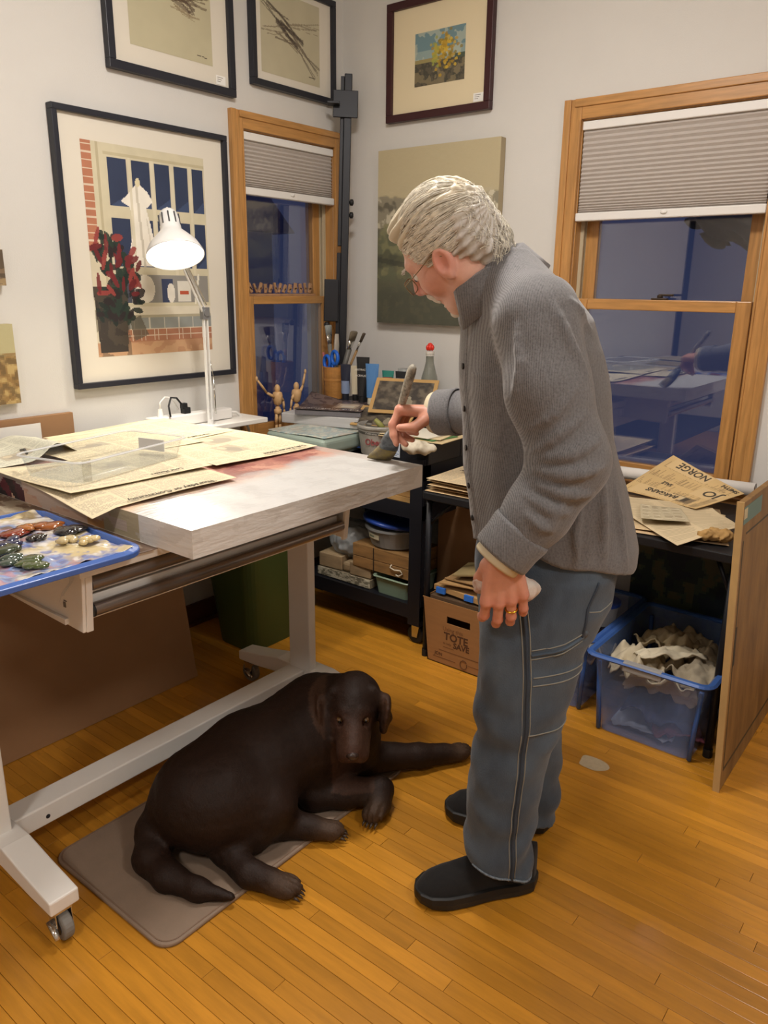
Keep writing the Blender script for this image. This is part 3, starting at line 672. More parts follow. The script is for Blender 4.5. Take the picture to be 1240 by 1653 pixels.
for (x, y, r, c) in BLOBS:
    b = MB(); rr_ = np.random.default_rng(int(abs(x*1000)+abs(y*7000)))
    c0 = ploc(x, y, .024)
    for k in range(7):
        a = rr_.random()*6.28; d = rr_.random()*r*.75; b.ball(c0+np.array((d*math.cos(a), d*math.sin(a)*1.3, rr_.random()*.006)), (r*(.40+.45*rr_.random()), r*(.5+.6*rr_.random()), .004+.004*rr_.random()), 10, rotm('Z', rr_.random()*180))
    b.build('paint_blob', mat('wet_paint_'+c[1:], c, .12, coat=.9), pal, smooth=True)
# scrap of clear film hanging under the palette
sheet('plastic_scrap', lambda S, Tt: (-1.425-.06*S+.01*np.sin(5*Tt), .765+.05*S-.02*Tt, T-.005-.055*Tt+.006*np.sin(7*S)), Pic(14, 14, '#b8bfc4').noise(.3, 4, 5), clear_m, label='scrap of clear plastic film hanging under the palette lid', cat='plastic film', solid=.0006)
b = MB(); 

# ================================================================ lamp and power strip
lampw = mat('lamp_white', '#e2e2e0', .3, coat=.3)
LX, LY = -2.46, 1.985
lp = thing('desk_lamp', 'white spring-arm desk lamp, switched on, rising behind the canvas', 'lamp', (LX, LY, .82))
b = MB(); b.cyl((LX, LY, .80), (LX, LY, .93), .008, n=12).box(LX-.02, LX+.02, LY-.03, LY+.03, .79, .80); b.build('clamp_post', lampw, lp)
bx(-2.61, -2.40, 1.83, 2.25, .768, .79).build('unused', whitem, lp) if False else None
b = MB().box(LX-.007, LX+.007, LY-.010, LY-.006, .90, 1.345).box(LX-.007, LX+.007, LY+.006, LY+.010, .90, 1.345); b.build('lower_arm', lampw, lp, bevel=.001)
b = MB()
for s_ in (-1, 1):
    b.tube([(LX+.02*s_, LY+.012, .955), (LX+.018*s_, LY+.012, 1.10)], .004, 6); b.tube([(LX+.018*s_, LY+.012, 1.10), (LX, LY+.012, 1.17)], .0015, 5)
b.build('tension_spring', chrome, lp, smooth=True)
EL = np.array((LX, LY, 1.345)); HD = np.array((-2.40, 1.80, 1.62)); d_ = (HD-EL)
b = MB(); b.cyl(EL-np.array((.014, 0, 0)), EL+np.array((.014, 0, 0)), .014, n=14); b.box(LX-.010, LX+.010, LY-.016, LY+.016, 1.32, 1.365); b.build('elbow_joint', mat('joint_grey', '#8e8f90', .35, .5), lp)
o1 = np.array((0, .005, .007)); b = MB()
for s_ in (-1, 1): b.tube([EL+o1*s_, HD+o1*s_], .0045, 6)
b.build('upper_arm', lampw, lp)
b = MB(); b.tube([EL+np.array((.012, 0, .03)), EL+.55*d_+np.array((.012, 0, .012))], .0032, 6).tube([EL+np.array((-.012, 0, .03)), EL+.55*d_+np.array((-.012, 0, .012))], .0032, 6); b.build('tension_spring', chrome, lp)
# shade: bell opening down and a little towards the room
SA = np.array((.48, -.22, -1.0)); SA /= np.linalg.norm(SA); Zx = np.cross(SA, (0, 1, 0)); Zx /= np.linalg.norm(Zx); RS = np.stack([Zx, np.cross(SA, Zx), SA], 1)
SC = np.array((-2.385, 1.785, 1.695))     # top of the shade
prof = [(.014, 0), (.022, .004), (.030, .016), (.034, .04), (.035, .075), (.040, .085), (.058, .105), (.083, .135), (.097, .165), (.099, .172)]
sh = MB().lathe(prof, SC, RS, n=36, cap=False).build('shade', lampw, lp, smooth=True, solid=.0025)
MB().lathe([(.003, -.012), (.006, -.006), (.014, 0)], SC, RS, n=12).build('shade_cap', lampw, sh)
b = MB()
for k in range(10):
    a = 2*math.pi*k/10; e = RS@np.array((.0352*math.cos(a), .0352*math.sin(a), 0)); t_ = RS@np.array((-math.sin(a), math.cos(a), 0))
    p0 = SC+e+SA*.022; p1 = SC+e*1.02+SA*.062
    b.tube([p0, p1], .0028, 4)
b.build('vent_slot', mat('slot_shadow', '#4b4b4e', .8), sh)
bc = SC+SA*.125
MB().ball(bc, .036, 16).build('bulb', mat('lit_bulb', '#ffffff', .5, emit='#fff4e0', estr=60), lp, smooth=True)
ld = bpy.data.lights.new('lamp_glow', 'SPOT'); ld.energy = LAMP_WATTS*6; ld.spot_size = math.radians(125); ld.spot_blend = .5; ld.shadow_soft_size = .05; ld.color = (1, .93, .82)
lo_ = bpy.data.objects.new('lamp_glow', ld); COL.objects.link(lo_); lo_.parent = lp; lo_.location = Vector(bc+SA*.045)-world_loc(lp)
lo_.rotation_euler = Vector(SA).to_track_quat('-Z', 'Y').to_euler()
ps = thing('power_strip', 'white power strip with two plugs behind the newspapers', 'power strip', (-2.53, 1.97, .912))
bx(-2.56, -2.505, 1.75, 2.14, .912, .955).build('strip_body', white_al, ps, bevel=.006)
MB().tube([(-2.53, 2.14, .935), (-2.53, 2.18, .93), (-2.54, 2.24, .89), (-2.55, 2.28, .80)], .006, 8).build('power_cord', white_al, ps, smooth=True)
pw = MB().cyl((-2.53, 1.80, .955), (-2.53, 1.80, .985), .012, .008, n=10).build('plug', white_al, ps)
MB().tube([(-2.53, 1.80, .985), (-2.53, 1.802, 1.01), (-2.535, 1.83, 1.028), (-2.545, 1.87, 1.02), (-2.55, 1.90, .97)], .003, 6).build('lamp_cord', white_al, pw, smooth=True)
pk = MB().box(-2.545, -2.515, 1.905, 1.935, .955, .98).box(-2.54, -2.52, 1.90, 1.925, .975, .997).build('plug', blackp, ps, bevel=.003)
MB().tube([(-2.53, 1.905, .99), (-2.53, 1.88, 1.02), (-2.525, 1.85, 1.025), (-2.515, 1.83, .995), (-2.50, 1.825, .955)], .004, 6).build('black_cord', blackp, pk, smooth=True)
bx(-2.615, -2.42, 1.70, 2.26, .89, .91).build('wall_ledge', whitem, label='narrow white ledge on the wall behind the drafting table', cat='ledge', bevel=.003)

# ================================================================ under the table
mt = thing('floor_mat', 'brown cushioned floor mat under the dog', 'mat', (-1.48, 1.245, 0))
poly = rrect(-1.725, -1.24, .795, 1.70, .045, 6)
matm = mat('mat_brown', '#857261', .75, var=.06, vscale=14, bump=.15, bscale=160)
MB().prism(poly, 2, 0, .011).build('mat_body', matm, mt, bevel=.004)
MB().tube([(x, y, .011) for x, y in rrect(-1.716, -1.249, .804, 1.691, .038, 6)], .0022, 5, closed=True).build('raised_border', mat('mat_edge', '#78614f', .7), mt)
cb = thing('flat_cardboard_box', 'large flat cardboard box leaning against the wall under the table', 'box', (-2.35, 1.1, 0))
card = mat('cardboard', '#94704e', .8, var=.06, vscale=5, bump=.05, bscale=90); tape = mat('packing_tape', '#8c6f52', .3)
lean = .115; h_ = .80
def lf(x, z): return x-lean*z
bb_ = [(-2.222, .50, 0), (-2.222, 1.668, 0), (-2.44, 1.668, 0), (-2.44, .50, 0)]
bt_ = [(lf(-2.222, h_), .50, h_), (lf(-2.222, h_), 1.645, h_), (lf(-2.44, h_), 1.645, h_), (lf(-2.44, h_), .50, h_)]
MB().hexa(bb_, bt_).build('carton', card, cb, bevel=.004)
MB().hexa([(-2.2215+.0, .50, .002), (-2.2215, 1.669, .002), (-2.2235, 1.669, .002), (-2.2235, .50, .002)], [(-2.226, .50, .03), (-2.226, 1.668, .03), (-2.229, 1.668, .03), (-2.229, .50, .03)]).build('bottom_flap', card, cb)
zt = .36
MB().hexa([(lf(-2.2205, zt), 1.48, zt), (lf(-2.2205, zt), 1.665, zt), (lf(-2.23, zt), 1.665, zt), (lf(-2.23, zt), 1.48, zt)], [(lf(-2.2205, zt+.05), 1.48, zt+.05), (lf(-2.2205, zt+.05), 1.663, zt+.05), (lf(-2.23, zt+.05), 1.663, zt+.05), (lf(-2.23, zt+.05), 1.48, zt+.05)]).build('tape_strip', tape, cb)
c2 = bx(-2.612, -2.59, .60, 1.474, .10, 1.005).build('cardboard_sheet', card, label='upright cardboard panel showing above the newspapers by the wall', cat='panel', bevel=.002)
bx(-2.575, -2.572, .90, 1.34, .84, .985).build('white_card', mat('white_paper', '#dcdad4', .8), label='white card leaning in front of the upright cardboard panel', cat='card')
gb = thing('green_bin', 'dark green plastic bin behind the table leg', 'bin', (-2.32, 2.05, 0))
ring = [[(x, y, z) for x, y in rrect(-2.42-s_, -2.20+s_, 1.93-s_, 2.18+s_, .05, 5)] for z, s_ in ((0.0, 0), (.62, .055), (.63, .065), (.655, .066), (.655, .052), (.03, -.006))]
m_ = len(ring[0]); b = MB(); b.add([v for r in ring for v in r], [(k*m_+i, k*m_+(i+1) % m_, (k+1)*m_+(i+1) % m_, (k+1)*m_+i) for k in range(5) for i in range(m_)]+[tuple(range(m_))[::-1], tuple(range(5*m_, 6*m_))])
b.build('bin_body', mat('green_plastic', '#46552a', .45, var=.05, vscale=3), gb, bevel=.003)
MB().tube([(x, y, .648) for x, y in rrect(-2.487, -2.133, 1.863, 2.247, .05, 5)], .006, 6, closed=True).build('bin_rim', mat('green_plastic_rim', '#4d5f2d', .4), gb)
# ================================================================ pictures on the walls
navy = mat('black_frame', '#23252e', .4); maroon = mat('maroon_frame', '#3c1c20', .4); matb = mat('mat_board', '#dcd6c8', .85); matb2 = mat('mat_board_cream', '#e0d2b0', .85)
prn = mat('print_ink', '#ffffff', .6, attr='Col'); oilm = mat('oil_paint', '#ffffff', .5, attr='Col', bump=.35, bscale=45)
art_glass = glass_mat('picture_glass', (.98, .98, .98), .35, .015) if False else None
def picture(name, label, axis, a0, a1, z0, z1, fw, dep, fm, art, ar, mb, tag=None):
    """axis 1: on the left-hand wall (a = y); axis 0: on the right-hand wall (a = x); ar = art rectangle a0,a1,z0,z1"""
    loc = (XL, (a0+a1)/2, z0) if axis else ((a0+a1)/2, YR, z0)
    t = thing(name, label, 'picture', loc)
    def B(p, q, c, d, e0, e1): return MB().box(XL+e0, XL+e1, p, q, c, d) if axis else MB().box(p, q, YR-e1, YR-e0, c, d)
    B(a0, a1, z1-fw, z1, .002, dep).build('frame_bar', fm, t, bevel=.002); B(a0, a1, z0, z0+fw, .002, dep).build('frame_bar', fm, t, bevel=.002)
    B(a0, a0+fw, z0+fw, z1-fw, .002, dep).build('frame_bar', fm, t, bevel=.002); B(a1-fw, a1, z0+fw, z1-fw, .002, dep).build('frame_bar', fm, t, bevel=.002)
    B(a0+fw*.5, a1-fw*.5, z0+fw*.5, z1-fw*.5, .003, dep*.5).build('mat_board', mb, t)
    e = dep*.5+.0008
    fn = (lambda S, Tt: (XL+e+0*S, ar[0]+S*(ar[1]-ar[0]), ar[3]-Tt*(ar[3]-ar[2]))) if axis else (lambda S, Tt: (ar[0]+S*(ar[1]-ar[0]), YR-e+0*S, ar[3]-Tt*(ar[3]-ar[2])))
    sheet('print', fn, art, prn, t, solid=0)
    if tag:
        tg = B(tag[0], tag[1], tag[2], tag[3], dep*.5+.001, dep*.5+.0018).build('price_tag', mat('tag_white', '#f0efea', .7), t)
        m_ = mat('pencil', '#77726c', .8); zz = tag[3]
        for k in range(3):
            B(tag[0]+.006, tag[0]+.006+(tag[1]-tag[0])*(.6-.12*k), zz-.008-.007*k, zz-.006-.007*k, dep*.5+.0018, dep*.5+.002).build('tag_writing', m_, tg)
    return t
# big picture: shop window with a white dress and red poinsettias
p = Pic(150, 215, '#cfc6ad'); a1 = vnoise(215, 150, 12, 5); a2 = vnoise(215, 150, 26, 6)
p.rect(0, 0, .075, .5, '#b4775a')
for k in range(14): p.rect(0, .012+k*.036, .075, .018+k*.036, '#d8c4ac')
p.rect(.075, 0, 1, .76, '#cdc5a9'); p.rect(.11, 0, .13, .76, '#b8ae90'); p.rect(.16, .035, 1, .05, '#bdb393')
for r0, r1 in ((.06, .28), (.335, .565)):
    for c0, c1 in ((.19, .335), (.375, .52), (.56, .685), (.725, .85), (.89, .985)):
        p.rect(c0, r0, c1, r1, '#2f3a55'); p.poly([(c0, r1), (c1, r1-.06), (c1, r1)], '#46577a', .6)
p.rect(.19, .60, .985, .74, '#8f8c86'); p.rect(.19, .60, .30, .74, '#4a4d5a'); p.rect(.56, .62, .66, .74, '#3a4360'); p.rect(.70, .63, .82, .735, '#d8d4c8'); p.rect(.72, .68, .80, .70, '#b4553c')
p.ell(.42, .67, .08, .07, '#e3ded0'); p.ell(.64, .69, .035, .05, '#ddd8cc'); p.line([(.90, .60), (.86, .74)], .02, '#e2dece')
p.poly([(.33, .22), (.41, .16), (.49, .20), (.53, .245), (.47, .28), (.50, .36), (.56, .56), (.29, .56), (.36, .36), (.34, .28), (.27, .255)], '#ece7da')
p.line([(.40, .17), (.43, .56)], .02, '#c2bba8', .8); p.line([(.36, .30), (.33, .55)], .012, '#cfc8b6', .7); p.line([(.47, .33), (.51, .55)], .012, '#cfc8b6', .7); p.ell(.415, .16, .02, .02, '#d9cfa9')
for x in (.345, .53, .695, .86): p.rect(x, .05, x+.022, .60, '#d5cdb4', .85)
p.rect(.10, .76, 1, .80, '#d9d2be'); p.rect(.10, .80, 1, .815, '#aaa28a')
p.rect(.25, .815, 1, .87, '#8f938f'); 
for k in range(6): p.rect(.30+k*.13, .815, .308+k*.13, .87, '#c8c4b6')
p.rect(.25, .87, 1, .935, '#a8745a')
for k in range(3): p.rect(.25, .868+k*.033, 1, .874+k*.033, '#d3c3ae')
for k in range(16): p.rect(.28+k*.055+.02*(k % 2), .873, .286+k*.055+.02*(k % 2), .93, '#d3c3ae')
p.rect(0, .935, 1, 1, '#c29b78'); p.put((a1 > .5) & (p.Y > .93), '#a9795a', .5)
p.poly([(.0, .66), (.27, .66), (.24, .98), (.02, .98)], '#3b3530'); p.put((a2 > .5) & (p.X < .27) & (p.Y > .66), '#4f473c', .6); p.poly([(.27, .83), (.36, .80), (.42, .90), (.3, .93)], '#5f5a4e', .8)
rr = np.random.default_rng(12)
for k in range(90):
    x = rr.random()*.26+.02; y = .42+rr.random()*.40; x += .10*(y > .5)*rr.random()
    p.ell(x, y, .03+.02*rr.random(), .012+.012*rr.random(), ('#1f2c28', '#27382f', '#2a2224')[k % 3], .95, rr.random()*3.1)
for k in range(26):
    x = rr.random()*.26+.03; y = .42+rr.random()*.28; x += .12*(y > .48)*rr.random()
    p.ell(x, y, .035+.02*rr.random(), .011+.008*rr.random(), ('#74282c', '#94403c', '#6a2226')[k % 3], .95, rr.random()*3.1)
p.noise(.10, 14, 3)
picture('framed_picture', 'large black-framed picture of a shop window with white dress and red poinsettias', 1, 1.503, 2.242, 1.082, 2.016, .02, .034, navy, p, (1.605, 2.13, 1.19, 1.92), matb)
# two sparse ink landscapes in black frames
def ink(seed, w_, h, strokes, base):
    q = Pic(w_, h, base); q.noise(.06, 4, seed); r = np.random.default_rng(seed)
    for (x0, y0, x1, y1, n, wd, c) in strokes:
        for k in range(n):
            sx_, sy_ = x0+.05*r.normal(), y0+.03*r.normal(); ex, ey = x1+.06*r.normal(), y1+.04*r.normal()
            q.line([(sx_, sy_), ((sx_+ex)/2+.03*r.normal(), (sy_+ey)/2+.025*r.normal()), (ex, ey)], wd*(.4+r.random()), c, .65, h/w_)
    return q
q = ink(4, 110, 120, [(.05, .35, .65, .44, 3, .012, '#6b5a42'), (.5, .44, .95, .40, 5, .02, '#5c4a38'), (.6, .42, .8, .50, 10, .022, '#57463a'), (.55, .5, .75, .58, 5, .012, '#8d7c60')], '#bdb698')
q.rect(0, 0, 1, .34, '#b9b296', .3); q.line([(.80, .93), (.86, .925), (.92, .94)], .008, '#4c443a')
picture('framed_picture', 'black-framed sparse landscape cut off at the top left of the wall', 1, 1.739, 2.306, 2.163, 2.70, .028, .03, navy, q, (1.836, 2.202, 2.255, 2.60), matb, (2.215, 2.262, 2.198, 2.23))
q = ink(6, 110, 100, [(.05, .15, .45, .35, 5, .02, '#4f463c'), (.45, .36, .98, .28, 5, .014, '#857a66'), (.35, .35, .62, .55, 9, .028, '#463d36'), (.5, .45, .95, .85, 7, .015, '#6b6052'), (.02, .5, .4, .38, 4, .014, '#7d715f'), (.3, .5, .6, .62, 6, .014, '#6e6252')], '#bcb59a')
q.line([(.80, .90), (.92, .91)], .01, '#4c443a')
picture('framed_picture', 'black-framed ink landscape of tangled branches above the narrow window', 1, 2.40, 2.90, 2.233, 2.645, .024, .03, navy, q, (2.458, 2.805, 2.29, 2.60), matb)
# small autumn tree in a maroon frame
q = Pic(100, 84, '#8fa3a0'); a1 = vnoise(84, 100, 7, 8); a2 = vnoise(84, 100, 18, 9)
q.rect(0, 0, 1, .35, '#6f8c93'); q.put((a1 > .52) & (q.Y < .5), '#b8bfae', .6); q.rect(0, .56, 1, 1, '#5d5748'); q.put((a2 > .52) & (q.Y > .56), '#3f4038', .7); q.put((a1 < .42) & (q.Y > .6), '#8d8062', .6); q.rect(0, .50, .45, .57, '#9a8e5e'); q.rect(.8, .50, 1, .58, '#4d5a4a')
r = np.random.default_rng(5)
for k in range(120):
    x = .62+.11*r.normal(); y = .42+.16*r.normal(); q.ell(x, y, .03, .03, ('#b9962f', '#cfae3e', '#8c7a2b', '#a8872c')[k % 4], .8)
for k in range(40): q.ell(.43+.04*r.normal(), .42+.12*r.normal(), .025, .03, ('#9aa04a', '#b5a243')[k % 2], .8)
picture('framed_picture', 'maroon-framed small painting of a yellow autumn tree with a wide cream mat', 0, -2.345, -1.815, 2.14, 2.60, .03, .03, maroon, q, (-2.20, -1.948, 2.267, 2.468), matb2, (-1.90, -1.852, 2.175, 2.207))
# unframed landscape canvas behind the man
def hung_canvas(label, axis, a0, a1, z0, z1, dep, art, sidec, gp=None):
    t = thing('hung_canvas', label, 'painting', (XL, (a0+a1)/2, z0) if axis else ((a0+a1)/2, YR, z0), gp)
    (MB().box(XL+.002, XL+dep, a0, a1, z0, z1) if axis else MB().box(a0, a1, YR-dep, YR-.002, z0, z1)).build('stretcher_body', sidec, t, bevel=.002)
    fn = (lambda S, Tt: (XL+dep+.0008+0*S, a0+S*(a1-a0), z1-Tt*(z1-z0))) if axis else (lambda S, Tt: (a0+S*(a1-a0), YR-dep-.0008+0*S, z1-Tt*(z1-z0)))
    sheet('painted_face', fn, art, oilm, t, solid=0)
q = Pic(120, 140, '#b9ad8c'); a1 = vnoise(140, 120, 6, 14); a2 = vnoise(140, 120, 14, 15); a3 = vnoise(140, 120, 24, 16)
Yw = q.Y+.05*(a2-.5)
q.soft(Yw, .26, .28, '#6d6a5a'); q.put((Yw > .27) & (Yw < .44), '#8f8874', .9); q.soft(a3-10*(np.abs(Yw-.35) > .085), .50, .62, '#c6bea6', .8); q.soft(.5-a2-10*(np.abs(Yw-.38) > .1), .06, .14, '#4d493f', .7); q.poly([(.5, .26), (.95, .25), (.97, .43), (.62, .42)], '#b9af95', .6); q.soft(a3-10*((q.X < .55) | (np.abs(Yw-.34) > .08)), .5, .6, '#d2cab2', .6)
q.soft(Yw, .44, .50, '#63654f'); q.soft(a2-10*(np.abs(Yw-.58) > .16), .5, .62, '#85835f', .7); q.soft(.5-a1-10*(Yw < .5), .04, .12, '#44463a', .7); q.soft(Yw, .70, .82, '#4f5044', .9); q.soft(a3-10*(Yw < .66), .55, .65, '#605d4b', .5); q.line([(0, .62), (.3, .66), (.55, .63)], .03, '#3c3d36', .6)
hung_canvas('unframed landscape canvas with pale sky hanging behind the man', 0, -2.375, -1.745, 1.286, 2.03, .04, q, mat('canvas_edge', '#a89b7e', .8))
q = Pic(60, 50, '#a88f5e'); a1 = vnoise(50, 60, 6, 24); a2 = vnoise(50, 60, 14, 25); q.rect(0, 0, 1, .40, '#b3ab83'); q.soft(a1-10*(q.Y < .36), .42, .6, '#8b6a3c', .8); q.soft(a2-10*(q.Y < .38), .5, .64, '#6a5638', .8); q.soft(.5-a2-10*(q.Y < .5), .04, .14, '#c0a76f', .7)
hung_canvas('small ochre field painting at the left edge, lower of two', 1, .95, 1.291, 1.058, 1.318, .03, q, mat('canvas_edge2', '#c2b48f', .8))
q = Pic(60, 50, '#7a6650'); a1 = vnoise(50, 60, 6, 26); q.put(a1 > .5, '#4f4436', .8); q.put(a1 < .4, '#a08a64', .8)
hung_canvas('small dark painting at the left edge, upper of two', 1, .95, 1.288, 1.439, 1.55, .03, q, mat('canvas_edge3', '#8f7a5c', .8))

# ================================================================ black studio easel in the corner
iron = mat('black_iron', '#1b1c21', .45, .3)
ez = thing('studio_easel', 'tall black metal easel mast standing in the corner', 'easel', (-2.49, 2.76, 0))
A_, B_ = np.array((-2.49, 2.765, .02)), np.array((-2.512, 2.885, 2.345)); ax_ = (B_-A_)/np.linalg.norm(B_-A_)
side_ = np.array((.76, .65, 0)); side_ -= ax_*(side_@ax_); side_ /= np.linalg.norm(side_); fr_ = np.cross(ax_, side_); RE = np.stack([side_, fr_, ax_], 1)
Lm = np.linalg.norm(B_-A_)
def eb(s0, s1, f0, f1, h0, h1): return MB().box(s0, s1, f0, f1, h0, h1)
def eput(b, name, m, parent, **k):
    b.v = [v@RE.T+A_ for v in b.v]; return b.build(name, m, parent, **k)
mast = eput(eb(-.012, .022, -.02, .02, 0, Lm), 'mast', iron, ez, bevel=.003)
eput(eb(-.03, -.012, -.016, .016, 0, Lm-.75), 'sliding_rail', iron, ez, bevel=.002)
eput(eb(-.028, -.012, -.014, .014, Lm-.72, Lm-.01), 'upper_rail', iron, ez, bevel=.002)
eput(eb(-.06, .05, -.03, -.02, Lm-.18, Lm-.07), 'top_clamp', iron, ez, bevel=.002)
eput(eb(-.085, -.03, -.07, -.02, Lm-.135, Lm-.125), 'canvas_stop', iron, ez, bevel=.002)
for h_ in (Lm-.53, Lm-.585):
    b = MB().lathe([(.004, 0), (.014, .004), (.014, .016), (.006, .02)], (0, 0, 0), n=14); b.v = [v@rotm('Y', 90).T+np.array((.022, -.012, h_)) for v in b.v]; eput(b, 'knob', blackp, ez, smooth=True)
eput(eb(-.085, -.018, -.032, -.02, Lm-1.06, Lm-.87), 'lower_bracket', iron, ez, bevel=.003)
b = MB().ball((-.07, -.035, Lm-1.075), .014, 10); eput(b, 'knob', blackp, ez, smooth=True)
bx(-2.53, -2.45, 2.62, 2.95, 0, .03).build('base_rail', iron, ez)

# ================================================================ black metal rolling cart
ct = thing('rolling_cart', 'black metal three-shelf rolling cart between the table and the corner', 'cart', (-2.05, 2.67, 0))
cartm = mat('cart_black', '#1a1b22', .5, .2, var=.08, vscale=6)
GX0, GX1, GY0, GY1 = -2.41, -1.715, 2.42, 2.945
for zs in (.165, .60, .765):
    sh_ = bx(GX0, GX1, GY0, GY1, zs-.012, zs).build('shelf', cartm, ct)
    for q in ((GX0, GX1, GY0-.003, GY0, zs-.05, zs+.012), (GX0, GX1, GY1, GY1+.003, zs-.05, zs+.012), (GX0-.003, GX0, GY0, GY1, zs-.05, zs+.012), (GX1, GX1+.003, GY0, GY1, zs-.05, zs+.012)):
        bx(*q).build('shelf_lip', cartm, sh_)
for sx_, X in ((-1, GX0), (1, GX1)):
    for sy_, Y in ((-1, GY0), (1, GY1)):
        b = MB(); b.box(min(X, X-sx_*.06), max(X, X-sx_*.06), Y-.003+(.0 if sy_ < 0 else 0)-.003, Y+.003-.003, .09, .80).box(X-.003, X+.003, min(Y, Y-sy_*.045), max(Y, Y-sy_*.045), .09, .80)
        po = b.build('corner_post', cartm, ct)
        xw, yw = X-sx_*.03, Y-sy_*.03
        c = MB().box(xw-.025, xw+.025, yw-.025, yw+.025, .085, .092)
        for s_ in (-1, 1): c.prism([(xw-.02, .09), (xw+.02, .09), (xw+.008, .03), (xw-.018, .03)], 1, yw+s_*.018-.0015, yw+s_*.018+.0015)
        cs = c.build('caster', chrome, ct)
        MB().lathe([(.008, -.014), (.036, -.014), (.04, -.009), (.04, .009), (.036, .014), (.008, .014)], (xw-.006, yw, .04), rotm('X', 90), n=20).build('wheel', blackp, cs, bevel=.001)
boltm = mat('bolt', '#70716f', .4, .6)
for k in range(9): MB().ball((GX1+.004, GY0+.022, .13+k*.07), (.003, .005, .005), 8).build('bolt', boltm, ct)
def n3(P, s, seed=0):
    r = np.random.default_rng(seed); d = 0
    for k in range(6):
        w_ = r.normal(size=3)*s*(1+.5*k); d = d+np.sin(P@w_+r.random()*6.28)/(1+.5*k)
    return d/3
# bottom shelf
lump = thing('foam_tray', 'paint-flecked newspaper-lined tray on the cart bottom shelf', 'tray', (-2.17, 2.52, .167))
q = Pic(80, 16, '#b5ab92'); a1 = vnoise(16, 80, 22, 51); q.put(a1 > .55, '#6b6552', .8); q.put(a1 < .40, '#d6ceb6', .8); fleck = mat('flecked', '#b5ab92', .8, attr='Col')
bx(-2.33, -2.02, 2.462, 2.66, .1665, .205).build('tray_core', mat('tray_core', '#8c8068', .8), lump)
sheet('flecked_front', lambda S, Tt: (-2.331+.312*S, 2.4605+0*S, .208-.04*Tt), q, fleck, lump)
for (xa, xb, ya, yb, h_, lb) in ((-2.33, -2.20, 2.47, 2.60, .065, 'pale sawn wood block at the left of the flecked tray'), (-2.195, -2.15, 2.475, 2.57, .045, 'small rounded wood offcut in the middle of the flecked tray'), (-2.145, -2.03, 2.47, 2.62, .06, 'brown wood block at the right of the flecked tray')):
    bx(xa, xb, ya, yb, .2085, .2085+h_, R=rotm('Z', 4)).build('wood_block', mat('block_wood', '#9a8465', .7, var=.2, vscale=14, stretch=(1, 4, 4)), label=lb, cat='wood block', group='wood blocks on the flecked tray', bevel=.012 if 'rounded' in lb else .003)
gt = thing('green_tub', 'pale green plastic tub on the cart bottom shelf', 'tub', (-1.90, 2.56, .167))
gm = mat('pale_green_plastic', '#8fa38c', .35, trans=.2); open_tub(gt, (-1.898, 2.565), 0, .16, .20, .078, .010, .167, gm, .003, .010, .015)
cr_ = thing('wooden_crate', 'flat slatted wooden box tied with string, above the green tub', 'crate', (-1.96, 2.57, .256))
cwood = mat('crate_wood', '#8d6a40', .65, var=.3, vscale=8, stretch=(1, 6, 6)); RC = rotm('Y', 0)
for zz in (.258, .308):
    for (a, b_, c, d) in ((-2.12, -1.81, 2.465, 2.475), (-2.12, -1.81, 2.675, 2.685), (-2.12, -2.11, 2.475, 2.675), (-1.82, -1.81, 2.475, 2.675)): bx(a, b_, c, d, zz, zz+.047).build('slat', cwood, cr_, bevel=.0015)
bx(-2.12, -1.81, 2.465, 2.685, .3555, .362).build('lid', cwood, cr_); bx(-2.11, -1.82, 2.475, 2.675, .2562, .258).build('base', cwood, cr_)
strg = mat('white_string', '#d8cfba', .8); MB().tube([(-1.90, 2.462, .31), (-1.905, 2.457, .298), (-1.88, 2.455, .292), (-1.85, 2.457, .296), (-1.84, 2.46, .283), (-1.86, 2.458, .268), (-1.875, 2.46, .27)], .003, 6).build('string', strg, cr_, smooth=True)
MB().tube([(-2.0, 2.462, .256), (-2.0, 2.461, .35), (-2.0, 2.462, .364)], .002, 5).build('tie_wire', blackp, cr_)
lb_ = thing('lidded_tub', 'round clear tub with a tilted blue lid on the wooden box', 'tub', (-1.965, 2.58, .363))
frost = mat('frosted_plastic', '#a9abab', .35, trans=.35, alpha=.85)
MB().lathe([(.10, .3635), (.115, .37), (.135, .44), (.143, .445), (.143, .455), (.136, .455)], (-1.965, 2.585, 0), n=32).build('tub_body', frost, lb_, smooth=False)
MB().lathe([(.0, .02), (.07, .021), (.10, .014), (.135, .012), (.150, .010), (.152, -.002), (.146, -.002)], (-1.968, 2.588, .468), rotm('Y', 5)@rotm('X', -4), n=32, cap=False).build('blue_lid', mat('blue_lid', '#24408f', .28), lb_, smooth=True, solid=.002)
sheet('tub_label', lambda S, Tt: (-1.965+.131*np.sin(-.55+.55*S), 2.585-.131*np.cos(-.55+.55*S), .428-.022*Tt), Pic(20, 6, '#b9b39a').rect(.1, .3, .6, .6, '#5e6a58'), fleck, lb_, solid=.0006)
bagm = mat('bag_plastic', '#b3b7b9', .22, trans=.3, alpha=.8)
sdf_obj('plastic_bag', lambda P: ellip(P, (-2.215, 2.58, .335), (.115, .10, .085))+.012*n3(P, 38, 3)+.006*n3(P, 90, 4), (-2.37, 2.44, .22), (-2.07, 2.72, .46), .006, bagm, None, smooth=1, label='crumpled clear plastic bag beside the wooden box on the cart', cat='bag')
# middle shelf: thin boards
for k in range(4):
    bx(-2.25+.02*k, -1.80-.008*(k % 2), 2.455+.006*k, 2.56, .601+k*.0225, .622+k*.0225).build('thin_board', mat('board_wood', '#ab8551', .6, var=.22, vscale=7, stretch=(.8, 8, 8)), label=['lowest', 'second lowest', 'second highest', 'topmost'][k]+' of the thin boards stacked on the cart middle shelf', cat='board', group='thin boards on the cart', bevel=.001)
